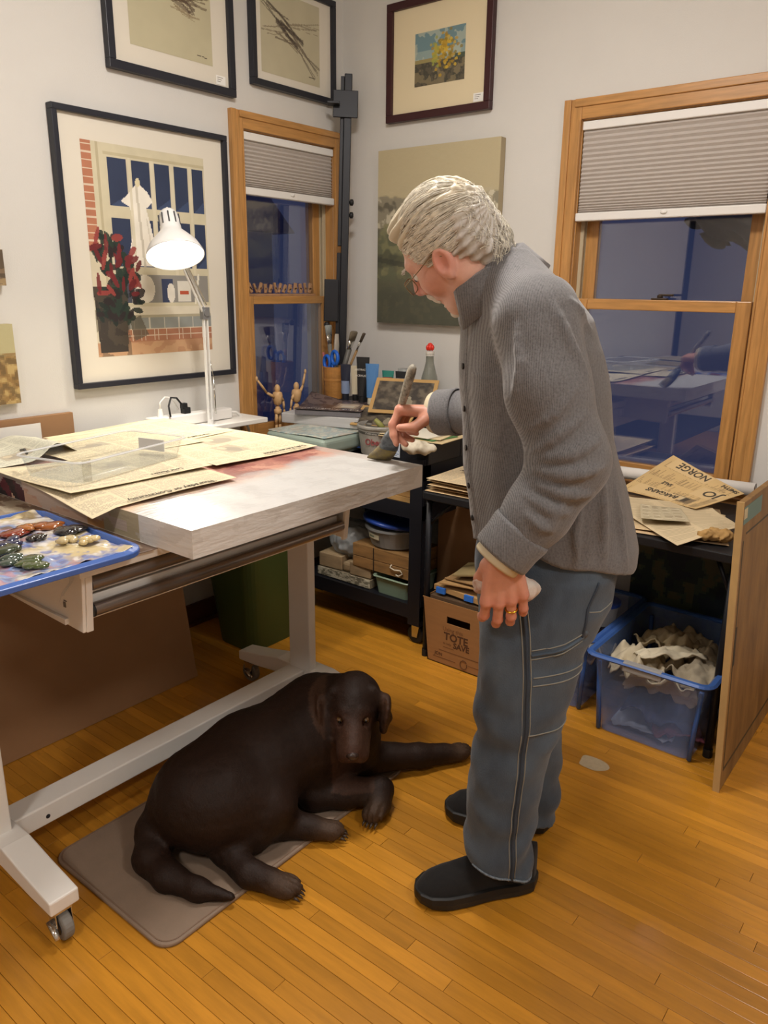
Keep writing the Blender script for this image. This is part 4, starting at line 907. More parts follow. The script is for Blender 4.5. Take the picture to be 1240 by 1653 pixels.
# top: black cabinet at the back
bk = thing('black_box', 'low black box standing on the cart top, carrying jars and tubes', 'box', (-2.09, 2.78, .778))
bx(-2.46, -1.70, 2.66, 2.945, .778, .94).build('box_body', cartm, bk, bevel=.004)
bx(-1.699, -1.697, 2.72, 2.80, .83, .88).build('paper_label', mat('label_dark', '#3c3b38', .7), bk)
bk2 = thing('black_drawer_unit', 'small black drawer unit with a blue printed label at the cart corner', 'drawer unit', (-1.80, 2.54, .778))
bx(-1.93, -1.70, 2.43, 2.655, .778, .868).build('unit_body', cartm, bk2, bevel=.003)
q = Pic(30, 34, '#b9c3d0'); q.rect(0, .0, 1, .15, '#8494ac'); 
for k in range(4): q.rect(.05, .25+.18*k, .95, .28+.18*k, '#3d5f9b'); q.rect(.3, .34+.18*k, .8, .38+.18*k, '#5b6d86')
sheet('printed_label', lambda S, Tt: (-1.915+.075*S, 2.428+0*S, .864-.075*Tt), q, fleck, bk2)
# covered plastic palette box at the cart front
pb = thing('palette_box', 'translucent pale green palette box smeared with paint beside the bucket', 'palette', (-2.26, 2.41, .778))
q = Pic(90, 70, '#9fb0aa'); a1 = vnoise(70, 90, 7, 61); a2 = vnoise(70, 90, 16, 62); q.put(a1 > .52, '#c2cdc4', .7); q.put(a2 < .40, '#8298a3', .7); q.put((a2 > .6), '#b9a79a', .6); q.put((a1 < .36), '#d6d3c4', .7)
bx(-2.43, -2.085, 2.25, 2.57, .79, .855).build('box_body', mat('green_clear', '#a7b8ad', .25, trans=.3), pb, bevel=.02, seg=4)
sheet('smeared_lid', lambda S, Tt: (-2.42+.325*S, 2.56-.30*Tt, .8575+.003*np.sin(6*S)*np.sin(5*Tt)), q, mat('smeared_paint', '#9fb0aa', .3, attr='Col', coat=.4), pb, solid=.004)
bx(-2.40, -2.11, 2.422, 2.55, .778, .789).build('lid_base', mat('green_clear', ''), pb)
# paint bucket
bu = thing('paint_bucket', 'grubby grey plastic paint bucket with red script lettering', 'bucket', (-2.03, 2.53, .778))
BC = (-1.995, 2.50)
bm = mat('bucket_plastic', '#8f8c85', .45, var=.2, vscale=14)
MB().lathe([(.082, .78), (.096, .885), (.098, .886), (.101, .89), (.101, .897), (.098, .902), (.094, .902), (.091, .893), (.080, .80), (.0, .795)], (*BC, 0), n=36, cap=False).build('bucket_body', bm, bu, smooth=False, bevel=.001)
MB().lathe([(.0, .884), (.091, .884), (.091, .886), (.0, .887)], (*BC, 0), n=28).build('murky_paint', mat('murky', '#57544e', .3, var=.3, vscale=25), bu)
rb = np.random.default_rng(3); b = MB()
for k in range(14): a = rb.random()*6.28; b.ball((BC[0]+.075*math.cos(a), BC[1]+.075*math.sin(a), .888+.006*rb.random()), (.012+.01*rb.random(), .01, .006), 8)
b.build('dried_paint_crust', mat('crust', '#6f6c64', .6, var=.3, vscale=40), bu, smooth=True, kind='stuff')
b = MB().lathe([(.0925, .868), (.0945, .868), (.0955, .878), (.0935, .878)], (*BC, 0), n=36, cap=False); b.build('dark_band', mat('band_dark', '#45433f', .5), bu)
def wrap(a0, zc, r):
    def f(co):
        a = a0+co[:, 0]/r; return np.stack([BC[0]+(r+co[:, 2])*np.cos(a), BC[1]+(r+co[:, 2])*np.sin(a), zc+co[:, 1]], 1)
    return f
dirc = math.atan2(-2.5, 2.0)
text('bucket_lettering', 'Celebrating 20 Years', .011, 0, (1, 0, 0), (0, 1, 0), mat('letter_light', '#b9b6ae', .6), bu, fit=wrap(dirc-.72, .870, .0962))
text('bucket_script', 'Oberweis', .036, 0, (1, 0, 0), (0, 1, 0), mat('letter_red', '#8a3a3c', .6), bu, bold=.0006, fit=wrap(dirc-.78, .826, .0925))
MB().tube([(BC[0]+.03, BC[1]-.02, .885), (BC[0]+.015, BC[1]-.03, .905), (BC[0]+.0, BC[1]-.04, .925)], [.011, .012, .008], 10).build('tube_end', mat('olive_tube', '#8a8a4c', .5), label='olive-green paint tube end sticking out of the bucket', cat='paint tube', smooth=True)
# magazines and papers at the back left of the cart
def slab(name, c, size, rot, m, lb, cat, gp=None, tilt=0, bev=.002, **k):
    return MB().cbox(c, size, rotm('Z', rot)@rotm('Y', tilt)).build(name, m, label=lb, cat=cat, group=gp, bevel=bev, **k)
slab('paper_stack', (-2.335, 2.555, .8825), (.38, .20, .045), 14, mat('white_sheets', '#b9b8b8', .8, var=.1, vscale=4, stretch=(1, 1, 40)), 'stack of loose white sheets under the magazines', 'papers', bev=.004)
slab('magazine', (-2.31, 2.56, .917), (.30, .20, .022), 24, mat('mag_grey', '#6f6c70', .5), 'thick grey magazine directly under the glossy one', 'magazine', 'magazines on the cart')
q = Pic(90, 70, '#4b3f40'); a1 = vnoise(70, 90, 9, 71); q.put(a1 > .5, '#6d5f5c', .7); q.rect(.5, .25, .9, .75, '#8c7c70'); q.rect(.55, .3, .85, .7, '#b9a894'); q.rect(.6, .4, .8, .62, '#d6cdb8')
for k in range(26): q.rect(.05+.035*k, .86, .07+.035*k, .86+.06*((k*5) % 3)/2+.02, '#d9d2c8', .85)
Rm = rotm('Z', 24); mc = np.array((-2.31, 2.565, .930))
def magf(S, Tt):
    P = np.stack([(S-.5)*.30, (.5-Tt)*.22, .004+.09*np.clip(.5-S, 0, 1)*np.clip(.75-Tt, 0, 1)+.03*np.clip(.4-Tt, 0, 1)], 1)@Rm.T+mc; return P[:, 0], P[:, 1], P[:, 2]
sheet('magazine', magf, q, mat('glossy_print', '#ffffff', .25, attr='Col'), solid=.004, label='glossy dark magazine with curling cover on top of the pile', cat='magazine', group='magazines on the cart')
slab('blue_folder', (-2.15, 2.50, .7945), (.24, .10, .006), 10, mat('folder_blue', '#31508f', .5), 'blue-edged folder sticking out beside the bucket', 'folder')
# two framed prints leaning
def lean_print(c, sx_, sz_, rz, rx, seed, lb):
    t = thing('old_print', lb, 'print', c, 'old prints on the cart'); R = rotm('Z', rz)@rotm('X', rx)
    MB().cbox(c, (sx_, .004, sz_), R).build('mount', mat('tan_mount', '#b08d58', .8), t)
    q = Pic(60, 44, '#4a4238'); a1 = vnoise(44, 60, 8, seed); q.soft(a1, .50, .66, '#6f6656', .6); q.soft(.5-a1, .06, .2, '#2d2824', .8); q.ell(.62, .74, .07, .16, '#8d846f', .8); q.ell(.62, .55, .03, .05, '#9a917c', .8)
    def f(S, Tt):
        P = np.stack([(S-.5)*sx_*.88, -.0028+0*S, (.5-Tt)*sz_*.82], 1)@R.T+np.array(c); return P[:, 0], P[:, 1], P[:, 2]
    sheet('printed_face', f, q, prn, t, solid=0)
lean_print((-1.99, 2.645, 1.00), .28, .18, 20, -42, 81, 'tan-mounted dark print propped against the black box')
lean_print((-2.03, 2.56, .915), .27, .13, 8, -58, 82, 'tan-mounted print lying flatter in front of the propped one')
for k, (c_, rz, lb, sz) in enumerate((('#c9b58c', 4, 'manila sheet at the bottom of the papers beside the sleeve', (.30, .21)), ('#55804a', -9, 'green card sticking out of the papers beside the sleeve', (.20, .15)), ('#d3c19a', 10, 'tan sheet just above the green card', (.27, .18)), ('#d9d4c4', -4, 'cream sheet on top of the papers beside the sleeve', (.25, .17)))):
    slab('loose_paper', (-1.80+(.02 if k == 1 else -.01*k), 2.53, .8705+.004*k), (sz[0], sz[1], .0025), rz, mat('paper_%d' % k, c_, .8), lb, 'paper', 'papers beside the sleeve', bev=0)
sdf_obj('paint_rag', lambda P: ellip(P, (-1.72, 2.385, .855), (.075, .04, .026), rotm('Z', 12))+.008*n3(P, 45, 8), (-1.84, 2.31, .80), (-1.60, 2.46, .905), .0045, mat('rag_cream', '#d3cbb8', .9, col2='#a59a86', vscale=22), None, smooth=1, label='cream rag with red stains at the cart corner by the canvas', cat='rag')
# cup of brushes
cp = thing('brush_cup', 'carved wooden cup holding brushes and scissors', 'cup', (-2.475, 2.76, .94)); UC = (-2.47, 2.745)
wcup = mat('cup_wood', '#a8763c', .45, var=.25, vscale=14, stretch=(1, 1, 3))
MB().lathe([(.050, .9405), (.052, .96), (.055, 1.02), (.057, 1.022), (.057, 1.03), (.055, 1.032), (.057, 1.085), (.053, 1.087), (.048, .96), (.0, .955)], (*UC, 0), n=28, cap=False).build('cup_body', wcup, cp, smooth=False)
def brush(dx, dy, L, tx, ty, r, kind, hc, bc_, lb):
    base = np.array((UC[0]+dx*.3, UC[1]+dy*.3, .965)); d = np.array((tx, ty, 1.0)); d /= np.linalg.norm(d); tip = base+d*L
    t = thing('paint_brush', lb, 'paintbrush', base, 'brushes in the wooden cup')
    hm = mat('handle_'+hc[1:], hc, .45); bmn = mat('bristle_'+bc_[1:], bc_, .85, var=.25, vscale=60, stretch=(6, 6, 1))
    if kind == 'flat':
        MB().tube([base, base+d*L*.72], [r*.55, r*.8], 8).build('handle', hm, t, smooth=True)
        MB().tube([base+d*L*.72, base+d*L*.86], [r*.9, r*1.5], 10, flat=.45).build('ferrule', chrome, t, smooth=True); MB().tube([base+d*L*.86, tip-d*.004, tip], [r*1.5, r*1.75, r*1.5], 10, flat=.4).build('bristles', bmn, t, smooth=True)
    else:
        MB().tube([base, base+d*L*.8, tip], [r*.6, r, r*.7], 10, flat=.6).build('handle', hm, t, smooth=True)
    return t
brush(-.05, .0, .31, -.07, -.02, .013, 'flat', '#6f6d66', '#8d9290', 'tall grey-bristled brush leaning left in the wooden cup')
brush(-.02, .02, .27, .0, .05, .016, 'stick', '#a49c8f', '#a49c8f', 'broad pale wooden spatula in the wooden cup')
brush(.03, .0, .30, .33, .06, .017, 'flat', '#5b5a55', '#6d6353', 'wide dark brush leaning right in the wooden cup')
brush(.05, .02, .31, .48, .10, .008, 'flat', '#8a6a3c', '#54483c', 'slender wooden brush leaning furthest right in the wooden cup')
brush(-.05, -.02, .19, -.2, -.1, .011, 'stick', '#9c5a55', '#9c5a55', 'short pink-handled tool at the left of the wooden cup')
sc = thing('scissors', 'blue-handled scissors standing in the wooden cup', 'scissors', (UC[0]+.01, UC[1]-.02, .97)); blu = mat('scissor_blue', '#1c5fc4', .35)
for s_ in (-1, 1):
    c0 = np.array((UC[0]+.005+.028*s_, UC[1]-.035-.004*s_, 1.118+.012*s_))
    MB().tube([c0+np.array((.022*math.cos(a), -.004*math.cos(a), .030*math.sin(a))) for a in np.linspace(0, 6.28, 17)[:-1]], .0085, 8, closed=True).build('finger_loop', blu, sc, smooth=True)
    MB().tube([c0+np.array((-.01*s_, 0, -.03)), (UC[0]+.01-.006*s_, UC[1]-.025, 1.04), (UC[0]+.01-.012*s_, UC[1]-.02, .975)], [.008, .007, .003], 6, flat=.4).build('blade', chrome if s_ < 0 else blu, sc, smooth=True)
# paint tubes and bottles
def ptube(x, y, z0, h, wd, c, capc, lb, tx=None, capdown=True, band=None):
    t = thing('paint_tube', lb, 'paint tube', (x, y, z0), 'paint tubes on the black box'); m = mat('tube_'+c[1:], c, .35); cm = mat('cap_'+capc[1:], capc, .4)
    zc_ = z0+.032
    MB().lathe([(wd*.30, z0), (wd*.33, z0+.003), (wd*.33, z0+.03), (wd*.28, z0+.032)], (x, y, 0), n=16).build('cap', cm, t)
    V = []; n = 14
    for f_, s_ in ((0, 1), (.1, 1.1), (.5, 1.12), (1, 1.2)):
        for k in range(n):
            a = 2*math.pi*k/n; dd = (1-f_)*wd*.36+f_*.002; ww = wd*.42+(wd*.20)*f_
            V.append((x+ww*math.cos(a)*.8+.0*f_, y+dd*math.sin(a)+ww*math.cos(a)*.25, zc_+f_*(h-.032)))
    b = MB(); b.add(V, [(i*n+k, i*n+(k+1) % n, (i+1)*n+(k+1) % n, (i+1)*n+k) for i in range(3) for k in range(n)]+[tuple(range(3*n, 4*n)), tuple(range(n))[::-1]]); tb_ = b.build('tube_body', m, t, smooth=False)
    dn = np.array((.62, -.78)); 
    if band: bc2, f0, f1 = band; MB().lathe([(wd*.40, zc_+f0*h), (wd*.40, zc_+f1*h)], (x, y, 0), n=16).build('colour_band', mat('band_'+bc2[1:], bc2, .4), t)
    if tx:
        for k, (s_, sz) in enumerate(tx): text('tube_lettering', s_, sz, (x+.012-.0*k, y-wd*.36-.006+.0, z0+h*(.72-.13*k)), (.9, .35, 0), (0, -.12, 1), mat('tube_ink', '#d9d6cf', .6), t, align='CENTER')
    return t
zb = .9405
ptube(-2.375, 2.71, zb, .165, .05, '#23283a', '#20232e', 'dark navy tube beside the wooden cup', band=('#7f8fae', .0, .35))
ptube(-2.325, 2.725, zb, .16, .05, '#c9bfa6', '#1a1a1c', 'cream tube between two dark tubes')
ptube(-2.262, 2.70, zb, .205, .062, '#1c1d20', '#17181a', 'tall black tube with white lettering', tx=[('ABSTRACT', .012), ('ACRYLIC', .013)])
ptube(-2.20, 2.69, zb, .18, .062, '#4f7fb5', '#d2cbb4', 'blue tube with a cream cap')
ptube(-2.15, 2.74, zb, .15, .055, '#2f7f72', '#1f5a50', 'teal bottle with a red band', band=('#a33a3a', .25, .6))
jr = thing('clear_jar', 'clear jar beside the black labelled tube', 'jar', (-2.09, 2.76, zb)); MB().lathe([(.03, zb), (.034, zb+.005), (.034, zb+.13), (.028, zb+.145), (.028, zb+.16)], (-2.09, 2.78, 0), n=20).build('jar_body', mat('jar_plastic', '#b4bab9', .2, trans=.5, alpha=.6), jr, smooth=True)
ptube(-2.06, 2.72, zb, .155, .055, '#17191d', '#23252a', 'black tube with a small blue emblem at the right', band=('#4f86b0', .45, .6))
bo = thing('sauce_bottle', 'clear glass squeeze bottle with a red cap by the wall', 'bottle', (-1.97, 2.80, zb))
btm = mat('bottle_glass', '#b9bcb2', .12, trans=.75, alpha=.75)
MB().lathe([(.0, zb), (.033, zb+.001), (.036, zb+.006), (.036, zb+.11), (.034, zb+.13), (.024, zb+.165), (.017, zb+.195), (.016, zb+.225), (.018, zb+.226), (.018, zb+.232)], (-1.967, 2.80, 0), n=24, cap=False).build('bottle_body', btm, bo, smooth=True, solid=.002)
MB().lathe([(.019, zb+.222), (.019, zb+.24), (.012, zb+.243)], (-1.967, 2.80, 0), n=18).build('collar', mat('collar_clear', '#cfcac2', .3), bo)
cpn = MB()
for k in range(6): a = k*1.047; cpn.ball((-1.967+.011*math.cos(a), 2.80+.011*math.sin(a), zb+.257), (.009, .009, .013), 8)
cpn.ball((-1.967, 2.80, zb+.265), .013, 10).build('red_cap', mat('cap_red', '#d23020', .3), bo, smooth=True)
MB().lathe([(.0, zb+.003), (.030, zb+.004), (.032, zb+.05), (.0, zb+.051)], (-1.967, 2.80, 0), n=18).build('cloudy_contents', mat('cloudy', '#cfc9b4', .6), bo)
# two artist mannequins on the sill
mw = mat('mannequin_wood', '#cfa877', .5, var=.1, vscale=12)
def mannequin(c, arms, lb):
    t = thing('wooden_mannequin', lb, 'mannequin', c, 'wooden mannequins on the sill'); x, y, z = c; s_ = .235/.30
    def P(dy, dz): return np.array((x, y+dy*s_, z+dz*s_))
    MB().ball(P(0, .275), (.014*s_*1.2, .014*s_*1.2, .022*s_*1.2), 14).build('head', mw, t, smooth=True); MB().cyl(P(0, .24), P(0, .255), .005, n=8).build('neck', mw, t)
    MB().lathe([(.004, 0), (.018, .01), (.024, .045), (.020, .062), (.006, .068)], P(0, .175), n=16).build('chest', mw, t, smooth=True); MB().ball(P(0, .160), (.012, .014, .012), 10).build('waist', mw, t, smooth=True); MB().lathe([(.008, 0), (.017, .006), (.018, .022), (.008, .03)], P(0, .125), n=14).build('pelvis', mw, t, smooth=True)
    for sg in (-1, 1):
        MB().tube([P(.011*sg, .128), P(.014*sg, .10), P(.014*sg, .068)], [.007, .0085, .006], 8).build('thigh', mw, t, smooth=True); MB().tube([P(.014*sg, .066), P(.014*sg, .04), P(.014*sg, .008)], [.006, .0075, .004], 8).build('shin', mw, t, smooth=True)
        f0 = P(.014*sg, .004); MB().ball(f0+np.array((.008, 0, 0)), (.016, .007, .004), 8).build('foot', mw, t, smooth=True)
        (ey, ez), (hy, hz) = arms[(sg+1)//2]; S_ = P(.024*sg, .228); E_ = P(ey, ez); H_ = P(hy, hz)
        MB().tube([S_, (S_+E_)/2, E_], [.006, .0075, .005], 8).build('upper_arm', mw, t, smooth=True); MB().tube([E_, (E_+H_)/2, H_], [.005, .006, .004], 8).build('forearm', mw, t, smooth=True); d = (H_-E_)/np.linalg.norm(H_-E_); MB().ball(H_+d*.010, (.006, .006, .012), 8).build('hand', mw, t, smooth=True)
    MB().cyl((x-.02, y, z-.0), (x-.02, y, z+.1), .002, n=6).build('support_rod', chrome, t)
mannequin((-2.585, 2.478, .781), (((-.085, .26), (-.15, .335)), ((.045, .20), (.05, .15))), 'wooden artist mannequin with its left arm flung out sideways')
mannequin((-2.585, 2.600, .781), (((-.04, .20), (-.05, .15)), ((.055, .275), (.075, .345))), 'wooden artist mannequin raising one arm, nearer the corner')

# ================================================================ folding table, bins and board by the wide window
ft = thing('folding_table', 'black folding table below the wide window', 'table', (-1.08, 2.65, 0))
FX0, FX1, FY0, FY1, FZ = -1.672, -.505, 2.335, 2.93, .70
MB().prism(rrect(FX0, FX1, FY0, FY1, .03, 4), 2, FZ-.03, FZ).build('tabletop', mat('table_black', '#1d1d20', .45), ft, bevel=.004)
for X in (FX0+.02, FX1-.025):
    for Y in (2.375, 2.89): MB().tube([(X, Y, FZ-.03), (X, Y, .012)], .0125, 10).build('leg', iron, ft, smooth=True)
    MB().tube([(X, 2.375, .13), (X, 2.89, .13)], .009, 8).build('leg_brace', iron, ft, smooth=True); MB().tube([(X, 2.375, .56), (X+(.10 if X < -1 else -.06), 2.40, FZ-.035)], .007, 8).build('folding_strut', iron, ft, smooth=True)
    for Y in (2.375, 2.89): MB().cyl((X, Y, 0), (X, Y, .03), .015, n=10).build('foot_cap', blackp, ft)
def stackpaper(name, quads, z, pics, labels, cat='newspaper', gp=None, dz=.004, amp=.003, m=None):
    for k, (q4, pc, lb) in enumerate(zip(quads, pics, labels)):
        sheet(name, bilerp([(x, y, z+k*dz+(e[0] if e else 0)) for (x, y, *e) in q4], seed=91+k, amp=amp), pc, m or paper, label=lb, cat=cat, group=gp, solid=.0012)
# pile at the left end (behind the man's stomach)
nq = []
for k in range(5): o_ = .012*(k % 3); nq.append([(-1.665+o_, 2.74-.01*k), (-1.30+o_, 2.80), (-1.28+o_, 2.36-.006*k), (-1.655+o_*.5, 2.345+.012*(k % 2))])
stackpaper('newspaper', nq, FZ+.001, [news(60 if k < 4 else 110, 60 if k < 4 else 120, 40+k, ('#c99f5c', '#cfa768', '#c59a55', '#caa86e', '#c7aa76')[k], 4, img=0) for k in range(5)],
           [s_+' newspaper of the yellowed pile at the left end of the folding table' for s_ in ('lowest', 'second lowest', 'middle', 'second highest', 'topmost')], gp='newspaper pile on the folding table', dz=.0125, amp=.002)
for k, s_ in enumerate(('FIRST MEETING HELD', 'NEWS OF THE COUNTY')): text('headline', s_, .022, (-1.60, 2.50+.06*k, FZ+.0625), (1, -.12, 0), (.12, 1, 0), inkm, bpy.data.objects['newspaper.004'], bold=.0004)
slab('envelope', (-1.50, 2.83, .80), (.14, .20, .003), 35, mat('manila', '#c49a58', .8), 'manila envelope propped behind the newspaper pile', 'envelope', tilt=-50)
# papers at the right end
stackpaper('newspaper', [[(-1.20, 2.80), (-.70, 2.80), (-.56, 2.40), (-.86, 2.345)], [(-1.22, 2.74), (-.66, 2.72), (-.58, 2.42), (-.90, 2.36)]], FZ+.001, [news(70, 60, 60, '#c39a5e', 3, img=0), news(70, 60, 61, '#c7a469', 3, img=0)],
           ['lower brown newspaper under the pale page at the right of the folding table', 'upper brown newspaper under the pale page at the right of the folding table'], gp='papers at the right end', dz=.007)
def fold_fn(q4): return bilerp(q4, seed=77, amp=.003)
ad = Pic(150, 110, '#c8ab79'); ad.noise(.08, 5, 7); rr = np.random.default_rng(9)
for c in range(4):
    for k in range(40):
        if rr.random() < .75: ad.rect(.03+c*.24, .04+k*.023, .03+c*.24+.2*rr.random(), .05+k*.023, '#6b5a40', .6)
ad.rect(.08, .55, .28, .85, '#7d6b50'); ad.ell(.2, .68, .07, .10, '#c2b08c'); ad.rect(.12, .72, .26, .78, '#4a4136'); ad.rect(.76, .08, .99, .62, '#cdb283'); ad.rect(.40, .66, .70, .95, '#cdb283'); ad.rect(.04, .10, .26, .68, '#cdb283'); ad.rect(.02, .90, .5, .97, '#7d6b50', .5)
fq = [(-1.06, 2.775, .722), (-.905, 2.87, .858), (-.635, 2.83, .765), (-.735, 2.63, .738)]
fn_ = bilerp(fq, seed=78, amp=.002)
nf = sheet('newspaper', fn_, ad, paper, label='folded newspaper page of advertisements propped against the window', cat='newspaper', solid=.0025, group='papers at the right end')
def onpage(s0, t0, ang, sc_):
    A = np.array([c[0] for c in fn_(np.array([s0]), np.array([t0]))]); e = 1e-3
    U_ = (np.array([c[0] for c in fn_(np.array([s0+e]), np.array([t0]))])-A); U_ /= np.linalg.norm(U_); V_ = (A-np.array([c[0] for c in fn_(np.array([s0]), np.array([t0+e]))])); V_ -= U_*(U_@V_); V_ /= np.linalg.norm(V_)
    c_, s_ = math.cos(math.radians(ang)), math.sin(math.radians(ang)); return A+np.cross(U_, V_)*.003, U_*c_+V_*s_, V_*c_-U_*s_
def page_text(s_, s0, t0, size, ang):
    c_, q_ = math.cos(math.radians(ang)), math.sin(math.radians(ang)); wp, hp = .227, .356
    def f(co):
        x = co[:, 0]*c_-co[:, 1]*q_; y = co[:, 0]*q_+co[:, 1]*c_; X, Y, Zz = fn_(s0+x/wp, t0-y/hp); P = np.stack([X, Y, Zz], 1); P[:, 2] += .0022+co[:, 2]; return P
    text('headline', s_, size, 0, (1, 0, 0), (0, 1, 0), inkm, nf, bold=.0007, fit=f)
for q_ in (('NORGE', .95, .60, .044, 90), ('JO', .66, .93, .060, 90), ('SMITH', .95, .97, .026, 90), ('BARGAINS', .22, .66, .030, 90), ('SALE', .46, .42, .022, 90)): page_text(*q_)
pg = Pic(140, 100, '#cdbb98'); pg.noise(.05, 4, 3)
for k in range(42): pg.rect(.04, .04+k*.022, .47*(.9+.1*rng.random()), .05+k*.022, '#8f8168', .5); pg.rect(.53, .04+k*.022, .96*(.9+.1*rng.random()), .05+k*.022, '#8f8168', .5)
sheet('book_sheet', bilerp([(-1.10, 2.64, .726), (-.70, 2.70, .73), (-.565, 2.53, .729), (-.675, 2.275, .712)], seed=80, amp=.004), pg, paper, label='large pale printed sheet spread across the front of the folding table', cat='paper', solid=.001, group='papers at the right end')
pg2 = Pic(60, 50, '#b5a98d')
for k in range(16):
    for c in range(4): pg2.rect(.05+c*.23, .05+k*.058, .05+c*.23+.10+.1*rng.random(), .075+k*.058, '#8a7d64' if (k+c) % 4 else '#ddd3b8', .8)
sheet('book_page', bilerp([(-.90, 2.56, .738), (-.775, 2.60, .738), (-.70, 2.46, .738), (-.835, 2.395, .738)], seed=81, amp=.002), pg2, paper, label='small grey book page lying on the pale printed sheet', cat='paper', solid=.0015, group='papers at the right end')
sdf_obj('crumpled_scrap', lambda P: ellip(P, (-.60, 2.415, .728), (.058, .033, .018), rotm('Z', 30))+.008*n3(P, 70, 5)+.004*n3(P, 160, 6), (-.68, 2.36, .69), (-.51, 2.48, .765), .004, mat('brown_scrap', '#b08c56', .85, var=.2, vscale=30), None, smooth=0, label='crumpled brown paper scrap at the front corner of the folding table', cat='paper scrap')
ro = thing('paper_roll', 'long white paper roll lying along the window sill', 'paper roll', (-.96, 2.925, .728))
MB().tube([(-1.40, 2.905, .752), (-.618, 2.905, .772)], .022, 20, caps=False).build('rolled_paper', mat('roll_white', '#dcd8d2', .7), ro, smooth=True, solid=.003)
MB().tube([(-1.39, 2.905, .752), (-.622, 2.905, .772)], .012, 14, caps=False).build('cardboard_core', card, ro, smooth=True, solid=.002)
# tote box
tt = thing('tote_box', 'brown cardboard tote box with handle hole and printed lettering', 'box', (-1.51, 2.48, 0))
kraft = mat('kraft_box', '#94683c', .8, var=.06, vscale=6, stretch=(1, 1, 12)); TX0, TX1, TY0, TY1 = -1.625, -1.36, 2.352, 2.60
fx = .03
def trap(yb, yt, zl, zr, name):
    return MB().hexa([(TX0, yb, 0), (TX1, yb, 0), (TX1, yb+.004, 0), (TX0, yb+.004, 0)], [(TX0-fx, yt, zl), (TX1+.02, yt, zr), (TX1+.02, yt+.004, zr), (TX0-fx, yt+.004, zl)])
# front with a handle hole: four strips round it
HZ0, HZ1, HXa, HXb = .182, .212, -1.538, -1.43
def fpt(x, z, y): return (x-(fx*z/.265 if x < -1.6 else 0)+(.02*z/.27 if x > -1.37 else 0), y, z)
b = MB()
for (xa, xb, za, zb2) in ((TX0, TX1, 0, HZ0), (TX0, TX1, HZ1, .268), (TX0, HXa, HZ0, HZ1), (HXb, TX1, HZ0, HZ1)):
    b.hexa([fpt(xa, za, TY0), fpt(xb, za, TY0), fpt(xb, za, TY0+.004), fpt(xa, za, TY0+.004)], [fpt(xa, zb2, TY0), fpt(xb, zb2, TY0), fpt(xb, zb2, TY0+.004), fpt(xa, zb2, TY0+.004)])
b.build('front_panel', kraft, tt); trap(TY1-.004, TY1-.004, .268, .268, 'b').build('back_panel', kraft, tt)
MB().hexa([(TX0, TY0, 0), (TX0+.004, TY0, 0), (TX0+.004, TY1, 0), (TX0, TY1, 0)], [(TX0-fx, TY0, .265), (TX0-fx+.004, TY0, .265), (TX0-fx+.004, TY1, .265), (TX0-fx, TY1, .265)]).build('side_panel', kraft, tt)
MB().hexa([(TX1-.004, TY0, 0), (TX1, TY0, 0), (TX1, TY1, 0), (TX1-.004, TY1, 0)], [(TX1+.016, TY0, .268), (TX1+.02, TY0, .268), (TX1+.02, TY1, .268), (TX1+.016, TY1, .268)]).build('side_panel', kraft, tt)
bx(TX0, TX1, TY0, TY1, 0, .004).build('base_panel', kraft, tt)
brn = mat('brown_print', '#4f3018', .85); brn2 = mat('brown_print_pale', '#734c2a', .85)
for (s_, sz, x_, z_, mm, bo_) in (('Using this', .024, -1.555, .150, brn2, .0), ('TOTE', .044, -1.548, .113, brn, .0012), ('to help', .014, -1.552, .092, brn2, 0), ('SAVE', .033, -1.503, .086, brn, .001), ('JON', .020, -1.590, .036, brn, .0002)):
    text('tote_lettering', s_, sz, (x_, TY0-.0005, z_), (1, 0, 0), (0, 0, 1), mm, tt, bold=bo_)
MB().tube([(-1.452+.016*math.cos(a), TY0-.0006, .03+.018*math.sin(a)) for a in np.linspace(.6, 6.6, 18)], .0028, 5, flat=.3).build('round_emblem', brn, tt)
for (xa, xb, zz) in ((-1.598, -1.49, .026), (-1.43, -1.37, .030), (-1.57, -1.37, .060), (-1.55, -1.50, .078)): bx(xa, xb, TY0-.0008, TY0-.0002, zz, zz+.003).build('printed_line', brn2, tt)
# folded papers standing in the tote
for k, (c_, z_, rz, tl, sz, lb) in enumerate((('#54402c', .272, 2, 0, (.27, .22, .02), 'dark brown folder filling the mouth of the tote box'), ('#b08a58', .305, -3, 2, (.27, .20, .022), 'tan folded bag with blue tape above the tote box'), ('#a98455', .345, 5, -3, (.25, .20, .006), 'flat brown envelope across the tote box'), ('#9c7a50', .36, -8, -6, (.22, .19, .006), 'brown paper sheet sloping over the tote box'), ('#8d7a52', .395, 10, -10, (.20, .16, .008), 'olive paper bundle at the top of the tote box'))):
    o = slab('folded_paper', (-1.49+.01*k, 2.47, z_), sz, rz, mat('fold_%d' % k, c_, .85, var=.15, vscale=8), lb, 'paper', 'papers in the tote box', tilt=tl, bev=.001)
    if k == 1:
        for xx in (-1.60, -1.47): bx(xx, xx+.04, 2.362, 2.372, .294, .317).build('blue_tape', mat('painters_tape', '#2f6ec9', .6), o)
bx(-1.80, -1.28, 2.66, 2.668, 0, .56).build('cardboard_sheet', card, label='tall cardboard sheet standing behind the tote box', cat='panel', R=None) if False else bx(-1.80, -1.28, 2.66, 2.668, 0, .56).build('cardboard_sheet', card, label='tall cardboard sheet standing behind the tote box', cat='panel')
